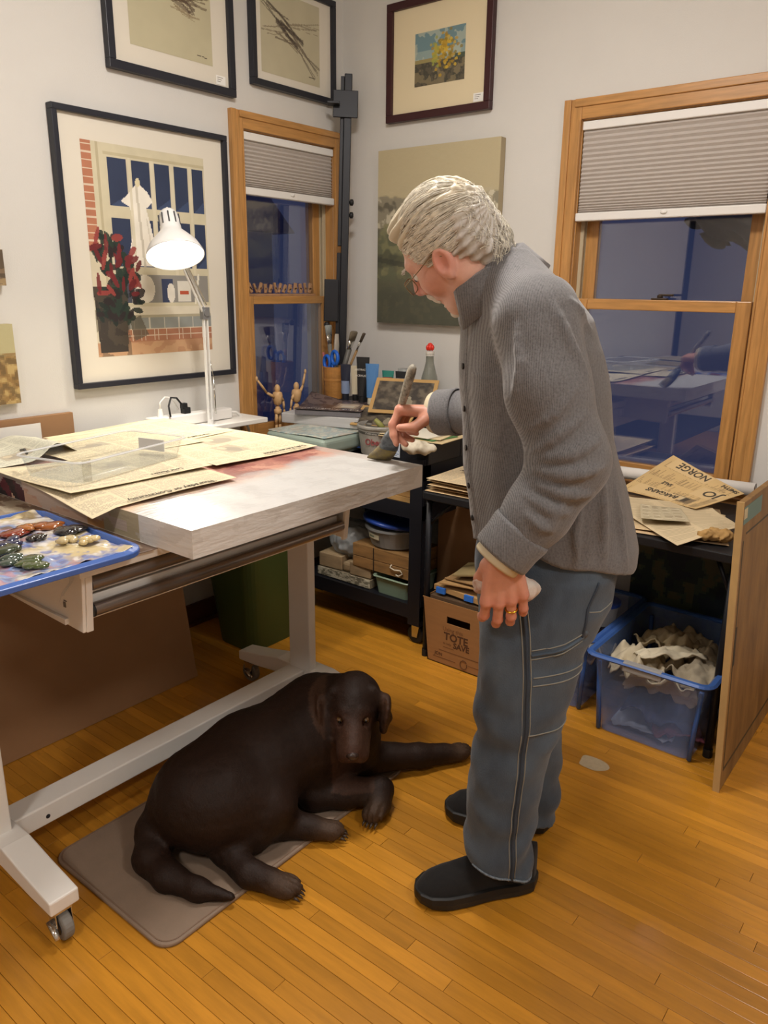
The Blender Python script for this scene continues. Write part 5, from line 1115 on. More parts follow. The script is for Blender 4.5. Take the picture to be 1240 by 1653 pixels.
# blue bins
bluec = mat('blue_clear_plastic', '#7d98cd', .22, alpha=.26)
bluer = mat('blue_rim', '#4a72bd', .25, trans=.3)
def blue_bin(name, lb, x0, x1, y0, y1, h, tp, latch):
    t = thing(name, lb, 'bin', ((x0+x1)/2, (y0+y1)/2, 0), 'blue storage bins')
    w_ = open_tub(t, ((x0+x1)/2, (y0+y1)/2), 0, x1-x0-2*tp, y1-y0-2*tp, h, tp, .004, bluec, .003, .022, .03, 'bin_wall', bluer)
    for X in (x0+tp, x1-tp): 
        for Y in (y0+tp, y1-tp): MB().tube([(X, Y, .005), (X+(X-(x0+x1)/2)*.09, Y+(Y-(y0+y1)/2)*.05, h*.9)], .008, 6).build('corner_rib', bluer, t, smooth=True)
    if latch: bx((x0+x1)/2-.075, (x0+x1)/2+.05, y0-.02, y0+.006, h-.02, h+.012).build('grey_latch', mat('latch_grey', '#9c9a98', .35), t, bevel=.003)
    return t
blue_bin('storage_bin', 'translucent blue storage bin full of rags beside the leaning board', -.905, -.535, 2.275, 2.80, .285, .032, True)
blue_bin('storage_bin', 'translucent blue storage bin half hidden behind the man', -1.29, -.95, 2.35, 2.84, .285, .03, False)
def rag(lb, c, size, rot, amp, colr, seed, gp='rags in the blue bin', tilt=0):
    nn = vnoise(29, 33, 4, seed, 3); R = rotm('Z', rot)@rotm('X', tilt)
    def f(S, Tt):
        i = np.clip((Tt*28).round().astype(int), 0, 28); j = np.clip((S*32).round().astype(int), 0, 32)
        d = np.hypot(S-.5, Tt-.5)
        P = np.stack([(S-.5)*size[0]*(1-.25*nn[i, j]), (Tt-.5)*size[1]*(1-.25*nn[j % 29, i]), amp*(nn[i, j]-.5)*2-.35*amp*(d*2)**2], 1)@R.T+np.array(c)
        return P[:, 0], P[:, 1], P[:, 2]
    pc = Pic(32, 28, colr).noise(.12, 5, seed); return sheet('rag', f, pc, mat('rag_cloth', '#c9bfa8', .95, attr='Col', bump=.1, bscale=120), label=lb, cat='rag', group=gp, solid=.004)
rag('cream rag bunched at the left front of the blue bin', (-.80, 2.42, .255), (.20, .22), 20, .05, '#c4b79c', 1)
rag('folded off-white cloth strip across the middle of the blue bin', (-.715, 2.46, .285), (.24, .11), 38, .02, '#d3c8ae', 2, tilt=-14)
rag('grey-beige rag at the right side of the blue bin', (-.63, 2.47, .255), (.19, .20), -25, .05, '#a89c86', 3)
rag('tan rag at the back of the blue bin', (-.75, 2.62, .265), (.26, .2), 70, .05, '#b8a888', 4)
rag('brown rag tucked behind the folded strip in the blue bin', (-.64, 2.60, .255), (.18, .2), 10, .045, '#8f7f66', 5)
rag('pale rag drooping against the front wall of the blue bin', (-.70, 2.385, .195), (.27, .12), 0, .04, '#cbbfa6', 6, tilt=-50)
rag('dark blue cloth low in the blue bin', (-.72, 2.50, .09), (.26, .32), 4, .05, '#353a58', 7)
rag('dull red cloth at the bottom of the blue bin', (-.66, 2.43, .055), (.18, .2), 30, .03, '#6d3440', 8)
rag('white cloth lining the bottom of the blue bin', (-.74, 2.48, .03), (.26, .34), 0, .02, '#9aa0b4', 9)
rag('brown fabric piece in the half-hidden bin', (-1.05, 2.50, .22), (.2, .24), 15, .05, '#6b5546', 10, 'fabric in the half-hidden bin')
rag('white fabric scrap in the half-hidden bin', (-1.0, 2.44, .245), (.10, .10), 40, .03, '#c9c2b4', 11, 'fabric in the half-hidden bin')
rag('dark fabric piece in the half-hidden bin', (-1.15, 2.60, .16), (.22, .3), 70, .05, '#2c2c38', 12, 'fabric in the half-hidden bin')
st = thing('small_tub', 'small clear tub with a blue lid on the half-hidden bin', 'tub', (-1.0, 2.56, .27)); MB().lathe([(.05, .275), (.06, .35), (.063, .352)], (-1.0, 2.56, 0), n=20).build('tub_body', frost, st); MB().lathe([(.0, .362), (.066, .36), (.067, .35)], (-1.0, 2.56, 0), n=20).build('blue_lid', mat('blue_lid', ''), st)
# dark painting stored under the table
dk = thing('stored_painting', 'dark green painting stored upright under the folding table', 'painting', (-.80, 2.89, 0)); q = Pic(50, 60, '#23322f'); a1 = vnoise(60, 50, 8, 95); q.put(a1 > .55, '#46523c', .8); q.put(a1 < .4, '#1a2430', .8); q.put((a1 > .6) & (q.Y < .5), '#5a5236', .7)
bx(-1.02, -.58, 2.885, 2.905, 0, .60).build('stretcher_body', mat('dark_edge', '#2a2a24', .8), dk); sheet('painted_face', lambda S, Tt: (-1.02+.44*S, 2.884+0*S, .60-.60*Tt), q, oilm, dk, solid=0)
# leaning drawing board
wb = thing('drawing_board', 'worn wooden drawing board leaning against the folding table end', 'board', (-.45, 2.5, 0))
wv = mat('worn_ply', '#93703f', .6, col2='#6d4f2b', vscale=5, stretch=(3, 3, .8), var=.1, bump=.1, bscale=40)
def lb2(x, z): return x-.052*z
def board(x0, x1, y0, y1, z0, z1): return MB().hexa([(lb2(x0, z0), y0, z0), (lb2(x1, z0), y0, z0), (lb2(x1, z0), y1, z0), (lb2(x0, z0), y1, z0)], [(lb2(x0, z1), y0, z1), (lb2(x1, z1), y0, z1), (lb2(x1, z1), y1, z1), (lb2(x0, z1), y1, z1)])
board(-.462, -.444, 2.205, 2.95, 0, .895).build('panel', wv, wb, bevel=.002)
ed = mat('board_edge', '#b0905e', .6, var=.15, vscale=9, stretch=(1, 1, .6)); board(-.4625, -.4435, 2.199, 2.206, .0, .896).build('edge_strip', ed, wb)
smr = mat('dark_smear', '#3a3226', .6); 
for (ya, yb, za, zb2) in ((2.225, 2.232, .07, .78), (2.225, 2.95, .06, .068), (2.235, 2.245, .40, .52), (2.25, 2.95, .795, .80)): board(-.4442, -.4434, ya, yb, za, zb2).build('painted_line', smr, wb)
board(-.4441, -.4433, 2.21, 2.40, .83, .88).build('teal_smear', mat('teal_smear', '#5c7a72', .5), wb); board(-.444, -.4432, 2.21, 2.245, .845, .875).build('cream_smear', mat('cream_smear', '#c2b48f', .5), wb)
# white paint stain on the floor
st_ = MB(); pts = [(-.80+.046*math.cos(a)*(1+.15*math.sin(3*a+1)), 2.10+.040*math.sin(a)*(1+.15*math.cos(2*a))) for a in np.linspace(0, 2*math.pi, 25)[:-1]]
st_.prism(pts, 2, .0003, .0008).build('paint_stain', mat('stain_white', '#b9a88c', .5, var=.1, vscale=60), label='whitish dried paint stain on the floor before the bins', cat='stain')
# a second work table further along the wall, seen only mirrored in the window
sd = thing('side_table', 'long work table standing behind the photographer along the wall', 'table', (-2.2, -.6, 0))
bx(-2.55, -1.85, -1.5, .35, .82, .85).build('tabletop', whitem, sd)
for X in (-2.5, -1.9):
    for Y in (-1.45, .30): bx(X-.02, X+.02, Y-.02, Y+.02, 0, .82).build('leg', whitem, sd)
bx(-2.5, -1.9, -1.4, .25, .30, .33).build('lower_shelf', mat('dark_shelf', '#2b2d36', .7), sd)
for k, (x, y, sx_, sy_, c_) in enumerate(((-2.2, -.1, .45, .35, '#c9bb98'), (-2.15, -.6, .4, .3, '#b9ab88'), (-2.25, -1.1, .4, .4, '#d2c8ac'))): slab('work_paper', (x, y, .853+.004*k), (sx_, sy_, .006), 12*k-9, mat('wp%d' % k, c_, .85), ['tan paper on the work table end nearest the drafting table', 'brown paper in the middle of the long work table', 'pale paper on the far end of the long work table'][k], 'paper', 'papers on the work table', bev=0)
# ================================================================ the man (local frame: u forward, v to his left = towards the room, z up)
MO = np.array((-.79, 1.52, 0)); MF = np.array((-.70, -.714, 0)); MF = MF/np.linalg.norm(MF); ML = np.array((-MF[1], MF[0], 0))
def mw_(V): V = np.asarray(V, float); return MO+V[:, :1]*MF+V[:, 1:2]*ML+V[:, 2:3]*np.array((0, 0, 1.0))
def mp_(p): return mw_(np.array([p]))[0]
man = thing('person', 'grey-haired person in grey shirt and jeans bending over the canvas with a brush', 'person', mp_((0, 0, 0)))
# ---- head frame
up0 = np.array((.70, 0, .71)); up0 /= np.linalg.norm(up0); f0 = np.array((up0[2], 0, -up0[0])); l0 = np.array((0, 1.0, 0))
ya = math.radians(33); HFw = math.cos(ya)*f0-math.sin(ya)*l0; HLf = math.cos(ya)*l0+math.sin(ya)*f0; HUp = up0
HC = np.array((.206, -.004, 1.535)); HM = np.stack([HFw, HLf, HUp], 1); HSC = .95
def toh(P): return (P-HC)@HM/HSC
def fromh(Q): return np.asarray(Q, float)*HSC@HM.T+HC
def hxf(Q): return mw_(fromh(Q))
def head_f(Q):
    A = np.abs(Q[:, 1]); S = np.stack([Q[:, 0], A, Q[:, 2]], 1)
    d = ellip(Q, (-.014, 0, .024), (.098, .076, .086))
    d = smin(d, ellip(Q, (.030, 0, -.038), (.066, .061, .085)), .03)
    d = smin(d, rcone(S, (-.006, .052, -.066), (.052, .022, -.112), .024, .026), .03)
    d = smin(d, ellip(Q, (.066, 0, -.117), (.026, .028, .022)), .022)
    d = smin(d, rcone(S, (.078, .036, .016), (.089, .008, .012), .011, .012), .018)
    d = smin(d, ellip(S, (.056, .042, -.040), (.030, .024, .028)), .02)
    d = smax(d, -ellip(S, (.100, .032, -.012), (.018, .018, .013)), .012)
    d = smin(d, rcone(Q, (.092, 0, .002), (.116, 0, -.040), .009, .0125), .014)
    d = smin(d, rcone(S, (.108, .0, -.044), (.100, .014, -.048), .012, .009), .008)
    d = smin(d, rcone(S, (.090, .0, -.066), (.078, .022, -.078), .012, .010), .014)
    d = smin(d, rcone(S, (.092, .0, -.084), (.082, .018, -.086), .007, .005), .006)
    d = smax(d, -rcone(S, (.102, .0, -.079), (.086, .024, -.082), .0018), .004)
    d = smin(d, rcone(Q, (-.025, 0, -.05), (-.045, 0, -.20), .058, .066), .035)
    RE_ = rotm('Y', -18)
    e = ellip(S, (-.006, .081, -.018), (.022, .0095, .035), RE_@rotm('Z', 18))
    e = smax(e, -ellip(S, (-.004, .090, -.014), (.013, .007, .023), RE_@rotm('Z', 18)), .005)
    e = smin(e, ellip(S, (.002, .082, -.045), (.009, .007, .011)), .008)
    d = smin(d, e, .007)
    return d
skin = mat('skin', '#c48a72', .45, attr='Col', var=.05, vscale=60, sss=.12, bump=.08, bscale=350)
def skin_col(Q):
    c = np.ones((len(Q), 3))*np.array(lin('#d8ab98')); A = np.abs(Q[:, 1])
    def mix(m, col): 
        nonlocal c; m = np.clip(m, 0, 1)[:, None]; c = c*(1-m)+np.array(lin(col))*m
    mix(.7*np.exp(-((Q[:, 0]-.115)**2+Q[:, 1]**2+(Q[:, 2]+.045)**2)/.0009), '#c4706a')
    mix(.55*np.exp(-((Q[:, 0]-.06)**2+(A-.05)**2+(Q[:, 2]+.045)**2)/.0016), '#c57a66')
    mix(.6*np.exp(-((Q[:, 0]+.004)**2+(A-.085)**2+(Q[:, 2]+.015)**2)/.0013), '#c46f60')
    mix(.5*np.clip((-.085-Q[:, 2])/.03, 0, 1)*(Q[:, 0] > .02), '#d8b8a4')
    mix(.6*np.clip((-.10-Q[:, 2])/.05, 0, 1)*(Q[:, 0] < .02), '#bf7f68')
    mix(.8*np.exp(-((Q[:, 0]-.093)**2+Q[:, 1]**2*.35+(Q[:, 2]+.085)**2)/.00012), '#b06a62')
    return c
V1, F1 = surface_nets(head_f, (-.15, -.11, -.21), (.15, .11, .13), .0028)
# ---- hands
def hand_prims(W, d, n, s, sc, curls, spread=1.0, thumb=((.5, .7, -.45), (.85, .15, -.45))):
    W = np.array(W, float); d, n, s = [np.array(q, float)/np.linalg.norm(q) for q in (d, n, s)]; out = []; tips = []
    offs = (.031, .0105, -.0105, -.030); Lp = (.090, .094, .089, .080); FL = (.95, 1.05, 1.0, .80)
    out.append((W-d*.02*sc, W, .029*sc, .027*sc))
    for i in range(4):
        K = W+d*Lp[i]*sc+s*offs[i]*sc*spread
        out.append((W+s*offs[i]*.55*sc+d*.008*sc, K, .0165*sc, .0125*sc))
        a = 0; p = K
        for j, (L, r0, r1) in enumerate(((.042, .0102, .0093), (.026, .0093, .0085), (.021, .0085, .0068))):
            a += math.radians(curls[i][j]); dr = d*math.cos(a)-n*math.sin(a)+s*.04*(1.5-i)*spread; q = p+dr*L*sc*FL[i]
            out.append((p, q, r0*sc*(.9 if i == 3 else 1), r1*sc*(.9 if i == 3 else 1))); p = q
        tips.append(p)
    b0 = W+d*.022*sc+s*.026*sc-n*.010*sc
    t1 = b0+(d*thumb[0][0]+s*thumb[0][1]+n*thumb[0][2])*.046*sc; t2 = t1+(d*thumb[1][0]+s*thumb[1][1]+n*thumb[1][2])*.034*sc
    out += [(W+s*.008*sc, b0, .018*sc, .0165*sc), (b0, t1, .0155*sc, .0125*sc), (t1, t2, .0118*sc, .0085*sc)]
    return out, tips, (d, n, s)
def prim_f(pr, k):
    def f(P):
        D = None
        for a, b, ra, rb in pr:
            e = rcone(P, a, b, ra, rb); D = e if D is None else smin(D, e, k)
        return D
    return f
WL = np.array((.122, .248, .950)); 
HLp, tipsL, frL = hand_prims(WL, (-.10, -.03, -1), (.10, 1, -.02), (1, -.12, -.08), 1.06, [(26, 30, 20), (20, 28, 18), (16, 27, 18), (14, 30, 20)], 1.12, ((.75, .30, -.55), (.75, -.2, -.55)))
WR = np.array((.100, -.520, 1.108)); 
HRp, tipsR, frR = hand_prims(WR, (.93, -.30, .02), (.05, -.22, 1), (.33, .93, .20), 1.22, [(62, 30, 14), (66, 46, 30), (66, 55, 40), (66, 60, 40)], 1.0, ((.74, .42, -.62), (.98, .16, -.10)))
def bounds(pr, pad=.03): A = np.array([q for p in pr for q in p[:2]]); return A.min(0)-pad, A.max(0)+pad
V2, F2 = surface_nets(prim_f(HLp, .0055), *bounds(HLp), .0032); V3, F3 = surface_nets(prim_f(HRp, .007), *bounds(HRp), .0036)
# ---- coarse body under the clothes so that everything is one figure
core = [((.05, 0, 1.36), (-.02, 0, 1.05), .075, .10), ((-.02, 0, 1.05), (-.04, 0, .88), .10, .10), ((.05, .15, 1.36), (.0, .255, 1.13), .05, .045), ((.0, .255, 1.13), WL, .042, .03), ((.05, -.15, 1.36), (-.085, -.34, 1.16), .05, .045),
        ((-.085, -.34, 1.16), WR, .042, .033), ((-.04, .08, .88), (.01, .09, .5), .075, .055), ((.01, .09, .5), (.02, .08, .12), .055, .04), ((-.04, -.08, .88), (-.07, -.11, .5), .075, .055), ((-.07, -.11, .5), (-.095, -.14, .12), .055, .04)]
V4, F4 = surface_nets(prim_f(core, .05), (-.25, -.60, .02), (.30, .34, 1.52), .02)
def knuckle_col(V, pr): 
    c = np.ones((len(V), 3))*np.array(lin('#c98f78'))
    for i in range(4):
        for j in (1, 2):
            K = pr[1+4*i+j][0]; m = (.55*np.exp(-((V-K)**2).sum(1)/.00022))[:, None]; c = c*(1-m)+np.array(lin('#bf6f60'))*m
    return c
Vh = fromh(V1); VV = np.concatenate([mw_(Vh), mw_(V2), mw_(V3), mw_(V4)]); FF = np.concatenate([F1, F2+len(V1), F3+len(V1)+len(V2), F4+len(V1)+len(V2)+len(V3)])
me = np_mesh('body', VV, FF); ca = me.color_attributes.new('Col', 'FLOAT_COLOR', 'POINT')
c4 = np.ones((len(VV), 4), np.float32); c4[:, :3] = np.concatenate([skin_col(V1), knuckle_col(V2, HLp), knuckle_col(V3, HRp), np.ones((len(V4), 3))*np.array(lin('#c98f78'))]); ca.data.foreach_set('color', c4.ravel())
body = link('body', me, man, skin, True)
# nails, eyes
nail = mat('nail', '#d9a898', .3)
for pr, tips in ((HLp, tipsL), (HRp, tipsR)):
    for i in range(4):
        a, b = pr[1+4*i+3][:2]; d = (b-a)/np.linalg.norm(b-a); fr = frL if pr is HLp else frR; nn = np.cross(d, fr[2]); nn = nn if nn@fr[1] > 0 or True else -nn
        nn = np.cross(fr[2], d); nn = -nn if (nn@(fr[1]*.5+fr[0]*.5)) < 0 else nn; nn /= np.linalg.norm(nn)
        c_ = b-d*.002+nn*.0066; R = np.stack([np.cross(d, nn), d, nn], 1)
        m_ = MB().ball((0, 0, 0), (.0052, .0068, .0016), 10); m_.v = [mw_(v@R.T+c_) for v in m_.v]; m_.build('fingernail', nail, body, smooth=True)
eyew = mat('eye_white', '#d9d4ce', .2); iris = mat('iris', '#40566a', .15)
for s_ in (-1, 1):
    m_ = MB().ball((.080, .032*s_, -.011), .0115, 14); m_.v = [hxf(v) for v in m_.v]; ey = m_.build('eye', eyew, body, smooth=True)
    m_ = MB().ball((.0895, .033*s_, -.014), (.0035, .005, .005), 10); m_.v = [hxf(v) for v in m_.v]; m_.build('iris', iris, ey, smooth=True)
# ---- hair
def fmax(w_): return np.interp(w_, [-.10, -.055, -.04, -.022, -.005, .03, .055, .08, .11], [-.026, -.026, -.026, .022, .038, .052, .066, .070, .075])
def hair_f(Q):
    d = ellip(Q, (-.020, 0, .027), (.104, .0845, .094)); 
    d = smin(d, ellip(Q, (-.074, 0, -.040), (.044, .072, .066)), .035)
    d = smin(d, ellip(Q, (.050, 0, .082), (.034, .050, .024)), .03)
    th = np.arctan2(Q[:, 2]-.0, Q[:, 1]); back = np.clip((-.03-Q[:, 0])/.05, 0, 1)
    d = d+.0034*np.sin(26*th+10*Q[:, 0]+.8*np.sin(30*Q[:, 0]))*(1-.6*back)+.0035*back*np.sin(150*Q[:, 0]+60*Q[:, 2]+4*np.sin(60*Q[:, 1]))
    d = smax(d, Q[:, 0]-fmax(Q[:, 2])-.004*np.sin(60*Q[:, 2]+30*Q[:, 1]), .010)
    A = np.abs(Q[:, 1]); S = np.stack([Q[:, 0], A, Q[:, 2]], 1)
    d = smax(d, -ellip(S, (-.002, .088, -.022), (.026, .022, .036)), .008)
    return d
def hair_col(Q):
    top = np.clip((Q[:, 2]-.02)/.05, 0, 1)[:, None]; n = np.clip(.5+.6*np.sin(26*np.arctan2(Q[:, 2], Q[:, 1])+10*Q[:, 0]+.8*np.sin(30*Q[:, 0])), 0, 1)[:, None]*.75  # combing grooves coloured darker: shade between locks put into the hair colour
    c = np.array(lin('#cbc9c5'))*(1-top)+np.array(lin('#cdc3ab'))*top; return c*(1-n)+np.array(lin('#96876c'))*n*.8+c*n*.2
hairm = mat('grey_hair', '#c9c0ac', .45, attr='Col', bump=.2, bscale=300)
hair = sdf_obj('hair', hair_f, (-.15, -.115, -.12), (.115, .115, .145), .003, hairm, man, xf=hxf, col=hair_col, smooth=1)
hs_ = MB(); hr = np.random.default_rng(21)
for k in range(620):
    th = hr.uniform(-.35, math.pi+.35); f_s = hr.uniform(-.02, .078); L = hr.uniform(.06, .14); pts = []
    ph = hr.random()*6.28; drop = hr.uniform(.2, .6)
    for j in range(11):
        t = j/10; f_ = f_s-L*t; f_ = max(f_, -.118); sq = math.sqrt(max(.02, 1-((f_+.020)/.106)**2)); tt_ = th+(.05*math.sin(ph+4*t))+(drop*t*(1 if th < math.pi/2 else -1)*-.25)
        pts.append((f_, .0865*sq*math.cos(tt_)*1.005, .027+.096*sq*math.sin(tt_)+.001*math.sin(9*t+ph)))
    q = np.array(pts); ok = (q[:, 0] < fmax(q[:, 2])+.004) & ~((np.abs(q[:, 0]+.002) < .026) & (np.abs(q[:, 2]+.022) < .036))
    q = q[ok]
    if len(q) > 3: hs_.tube(hxf(q), np.linspace(.0009, .0004, len(q)), 4, caps=False)
for k in range(240):   # curly nape
    s0 = hr.uniform(-.075, .075); w0 = hr.uniform(-.08, .05); ang = hr.random()*6.28; pts = []
    c0 = np.array((-.108+.030*(abs(s0)/.075)**2-.012*abs(w0+.01)/.06, s0, w0)); r_ = hr.uniform(.006, .014)
    for j in range(9):
        t = j/8; a = ang+4*t; pts.append(c0+np.array((-.006-.008*t+.006*math.sin(a), r_*math.cos(a), -.035*t+r_*.7*math.sin(a))))
    q = np.array(pts); d_ = hair_f(q); q[:, 0] += np.clip(d_-.004, 0, .03)
    hs_.tube(hxf(q), np.linspace(.0008, .0004, len(q)), 3, caps=False)
hs_.build('hair_strands', mat('hair_strand', '#d2ccbc', .4, var=.25, vscale=90), hair, smooth=True, kind='stuff')
whisk = mat('white_whiskers', '#dedad2', .6, bump=.6, bscale=400)
def mou_f(Q):
    A = np.abs(Q[:, 1]); S = np.stack([Q[:, 0], A, Q[:, 2]], 1)
    d = rcone(S, (.101, .002, -.064), (.082, .030, -.084), .0105, .006)
    return d+.0018*np.sin(420*A+60*Q[:, 2])
sdf_obj('moustache', mou_f, (.06, -.05, -.11), (.125, .05, -.04), .0022, whisk, man, xf=hxf, smooth=1)
def goat_f(Q): 
    d = ellip(Q, (.070, 0, -.128), (.026, .026, .016)); d = smin(d, ellip(Q, (.086, 0, -.103), (.010, .014, .008)), .006)
    return d+.002*np.sin(380*Q[:, 1]+200*Q[:, 0])
sdf_obj('goatee', goat_f, (.03, -.04, -.16), (.11, .04, -.085), .0024, whisk, man, xf=hxf, smooth=1)
b = MB()
for s_ in (-1, 1):
    for k in range(26): a = hr.random(); p0 = np.array((.091+.003*hr.random(), s_*(.016+.034*a), .012+.004*math.sin(3*a)+.003*hr.random())); b.tube(hxf(np.array([p0, p0+np.array((.004, s_*.006, .003))])), [.0011, .0005], 3, caps=False)
b.build('eyebrows', whisk, man, kind='stuff')
gl = thing('eyeglasses', None, None, mp_(fromh(np.array([(.1, 0, 0)]))[0])); gl.parent = man; gl.location = Vector(mp_(fromh(np.array([(.1, 0, 0)]))[0]))-Vector(man.location)
wire = mat('gold_wire', '#8d7a5c', .3, .8)
for s_ in (-1, 1):
    lens = [(.113-.010*abs(y/.05), s_*(.034+y), -.018+z) for y, z in rrect(-.023, .023, -.016, .016, .011, 4)]
    MB().tube(hxf(np.array(lens)), .0011, 6, closed=True).build('lens_rim', wire, gl, smooth=True)
    m_ = MB(); m_.add(hxf(np.array(lens)), [tuple(range(len(lens)))]); m_.build('lens', clear_m, gl)
    MB().tube(hxf(np.array([(.107, s_*.057, -.008), (.098, s_*.074, -.004), (.05, s_*.079, .002), (.004, s_*.082, .010), (-.012, s_*.083, -.006)])), .0011, 6).build('temple_arm', wire, gl, smooth=True)
MB().tube(hxf(np.array([(.113, -.011, -.012), (.118, 0, -.009), (.113, .011, -.012)])), .0012, 6).build('bridge', wire, gl, smooth=True)
# ---- shirt
TR = [(.83, -.070, 0, .174, .198), (.90, -.066, 0, .176, .198), (.98, -.050, 0, .170, .197), (1.06, -.028, 0, .166, .198), (1.15, -.008, 0, .153, .200), (1.25, .006, 0, .149, .203), (1.33, .018, 0, .138, .200), (1.39, .030, 0, .128, .175), (1.44, .046, 0, .106, .13), (1.48, .066, 0, .080, .095), (1.52, .09, 0, .05, .065)]
LS = [(.062, .178, 1.392), (.048, .226, 1.27), (.004, .250, 1.135), (.060, .252, 1.04), (.118, .246, .962)]; LR = [.080, .076, .072, .061, .047]
RSl = [(.050, -.178, 1.392), (-.02, -.27, 1.27), (-.085, -.345, 1.16), (.0, -.43, 1.125), (.098, -.522, 1.108)]; RR = [.080, .074, .070, .064, .058]
def aniso(P, kx, kz, seed):
    r = np.random.default_rng(seed); d = 0
    for j in range(5):
        a = r.random()*6.28; w1 = kx*(.6+.8*r.random()); w2 = kz*(.5+r.random())
        d = d+np.sin((P[:, 0]*math.cos(a)+P[:, 1]*math.sin(a))*w1+P[:, 2]*w2*r.choice((-1, 1))+r.random()*6.28)
    return d/5
def torso_f(P):
    d = loftz(P, TR, 2.3); d = smin(d, rcone(P, (.085, .03, 1.462), (.060, .165, 1.405), .052, .074), .05); d = smin(d, rcone(P, (.085, -.03, 1.462), (.052, -.165, 1.405), .052, .074), .05)
    return d
def fan(pts): return pts
def sleeve_f(P, S, R):
    d = chain(P, S, R, .03); a = np.array(S[-1]); b = np.array(S[-2]); ax = (a-b)/np.linalg.norm(a-b)
    return smax(d, (P-a)@ax, .004)
def shirt0(P):
    d = torso_f(P)+.006*aniso(P, 34, 7, 3)*np.clip((1.42-P[:, 2])/.1, 0, 1)+.0025*aniso(P, 80, 20, 4)
    sl = sleeve_f(P, LS, LR)+.004*aniso(P, 45, 26, 5); sr = sleeve_f(P, RSl, RR)+.004*aniso(P, 45, 26, 6)
    d = smin(d, sl, .018); d = smin(d, sr, .03)
    hem = .890+.035*np.exp(-((P[:, 0]-.06)/.06)**2)-.030*np.clip((-.08-P[:, 0])/.12, 0, 1)
    return smax(d, hem-P[:, 2], .004)
# raised creases: polylines in (u,z) thrown on to the near side of the shirt
creases = [([(.078, 1.150), (.03, 1.165), (-.03, 1.190)], .010), ([(.082, 1.128), (.035, 1.128), (-.035, 1.140)], .011), ([(.084, 1.105), (.04, 1.092), (-.02, 1.088)], .010), ([(.098, 1.082), (.06, 1.062), (.02, 1.052)], .009), ([(.085, 1.16), (.05, 1.20), (.0, 1.235)], .008),
           ([(.10, 1.05), (.075, 1.03), (.05, 1.02)], .007), ([(.125, 1.25), (.115, 1.32), (.118, 1.385)], .007), ([(-.005, 1.30), (.03, 1.36), (.055, 1.42)], .008), ([(.03, 1.08), (.05, 1.05), (.055, 1.02)], .006), ([(.10, 1.20), (.06, 1.235), (.02, 1.285)], .006),
           ([(-.11, .90), (-.10, 1.0), (-.09, 1.10)], .008), ([(-.05, .90), (-.04, .98), (-.05, 1.05)], .007), ([(-.17, .88), (-.15, .97), (-.13, 1.06)], .007), ([(-.06, 1.37), (-.02, 1.40), (.02, 1.43)], .007), ([(.135, 1.0), (.142, 1.08), (.15, 1.16)], .005)]
crp = []
for pl, r in creases:
    t = np.linspace(0, len(pl)-1, 7); q = np.stack([np.interp(t, range(len(pl)), [p[0] for p in pl]), np.full(7, .45), np.interp(t, range(len(pl)), [p[1] for p in pl])], 1)
    s_ = march(shirt0, q, (0, -1, 0)); r = r*1.3; s_[:, 1] -= r*.05
    ok = s_[:, 1] > .02; s_ = s_[ok]
    if len(s_) > 2:
        rr_ = r*np.sin(np.linspace(.35, math.pi-.35, len(s_))); crp.append((s_, rr_))
def shirt_f(P):
    d = shirt0(P)
    near = (P[:, 1] > -.05)
    for s_, r in crp:
        lo, hi = s_.min(0)-.05, s_.max(0)+.05; m = ((P > lo) & (P < hi)).all(1)
        if m.any(): d[m] = smin(d[m], chain(P[m], s_, r, .004), .006)
    # placket, yoke seam, chest pocket
    front = P[:, 0] > .03
    d = np.where(front & (np.abs(P[:, 1]-.004) < .017) & (P[:, 2] < 1.40), d-.0035, d)
    pk = (P[:, 0] > .05) & (P[:, 1] > .055) & (P[:, 1] < .150) & (P[:, 2] > 1.135) & (P[:, 2] < 1.285)
    d = np.where(pk, d-.003, d)
    return d
sm = bpy.data.materials.new('striped_shirt'); sm.use_nodes = True; n = sm.node_tree.nodes; l = sm.node_tree.links; pb_ = n['Principled BSDF']; pb_.inputs['Roughness'].default_value = .85; pb_.inputs['Sheen Weight'].default_value = .25
tco = n.new('ShaderNodeTexCoord'); mp = n.new('ShaderNodeMapping'); mp.inputs['Rotation'].default_value = (0, 0, math.radians(-45)); l.new(tco.outputs['Object'], mp.inputs[0])
wv_ = n.new('ShaderNodeTexWave'); wv_.wave_type = 'BANDS'; wv_.bands_direction = 'X'; wv_.inputs['Scale'].default_value = 120; wv_.inputs['Distortion'].default_value = 1.2; wv_.inputs['Detail'].default_value = 2; wv_.inputs['Detail Scale'].default_value = 4; l.new(mp.outputs[0], wv_.inputs['Vector'])
nz = n.new('ShaderNodeTexNoise'); nz.inputs['Scale'].default_value = 260; nz.inputs['Detail'].default_value = 2; l.new(tco.outputs['Object'], nz.inputs['Vector'])
ad1 = n.new('ShaderNodeMath'); ad1.operation = 'MULTIPLY_ADD'; ad1.inputs[1].default_value = .55; l.new(wv_.outputs['Fac'], ad1.inputs[0]); l.new(nz.outputs['Fac'], ad1.inputs[2])
rp = n.new('ShaderNodeValToRGB'); rp.color_ramp.elements[0].position = .35; rp.color_ramp.elements[0].color = (*lin('#484849'), 1); rp.color_ramp.elements[1].position = 1.0; rp.color_ramp.elements[1].color = (*lin('#737274'), 1)
l.new(ad1.outputs[0], rp.inputs[0]); l.new(rp.outputs[0], pb_.inputs['Base Color'])
bp = n.new('ShaderNodeBump'); bp.inputs['Strength'].default_value = .25; bp.inputs['Distance'].default_value = .002; l.new(ad1.outputs[0], bp.inputs['Height']); l.new(bp.outputs[0], pb_.inputs['Normal'])
shirt = sdf_obj('shirt', shirt_f, (-.30, -.61, .82), (.24, .36, 1.56), .0055, sm, man, xf=mw_, smooth=1)
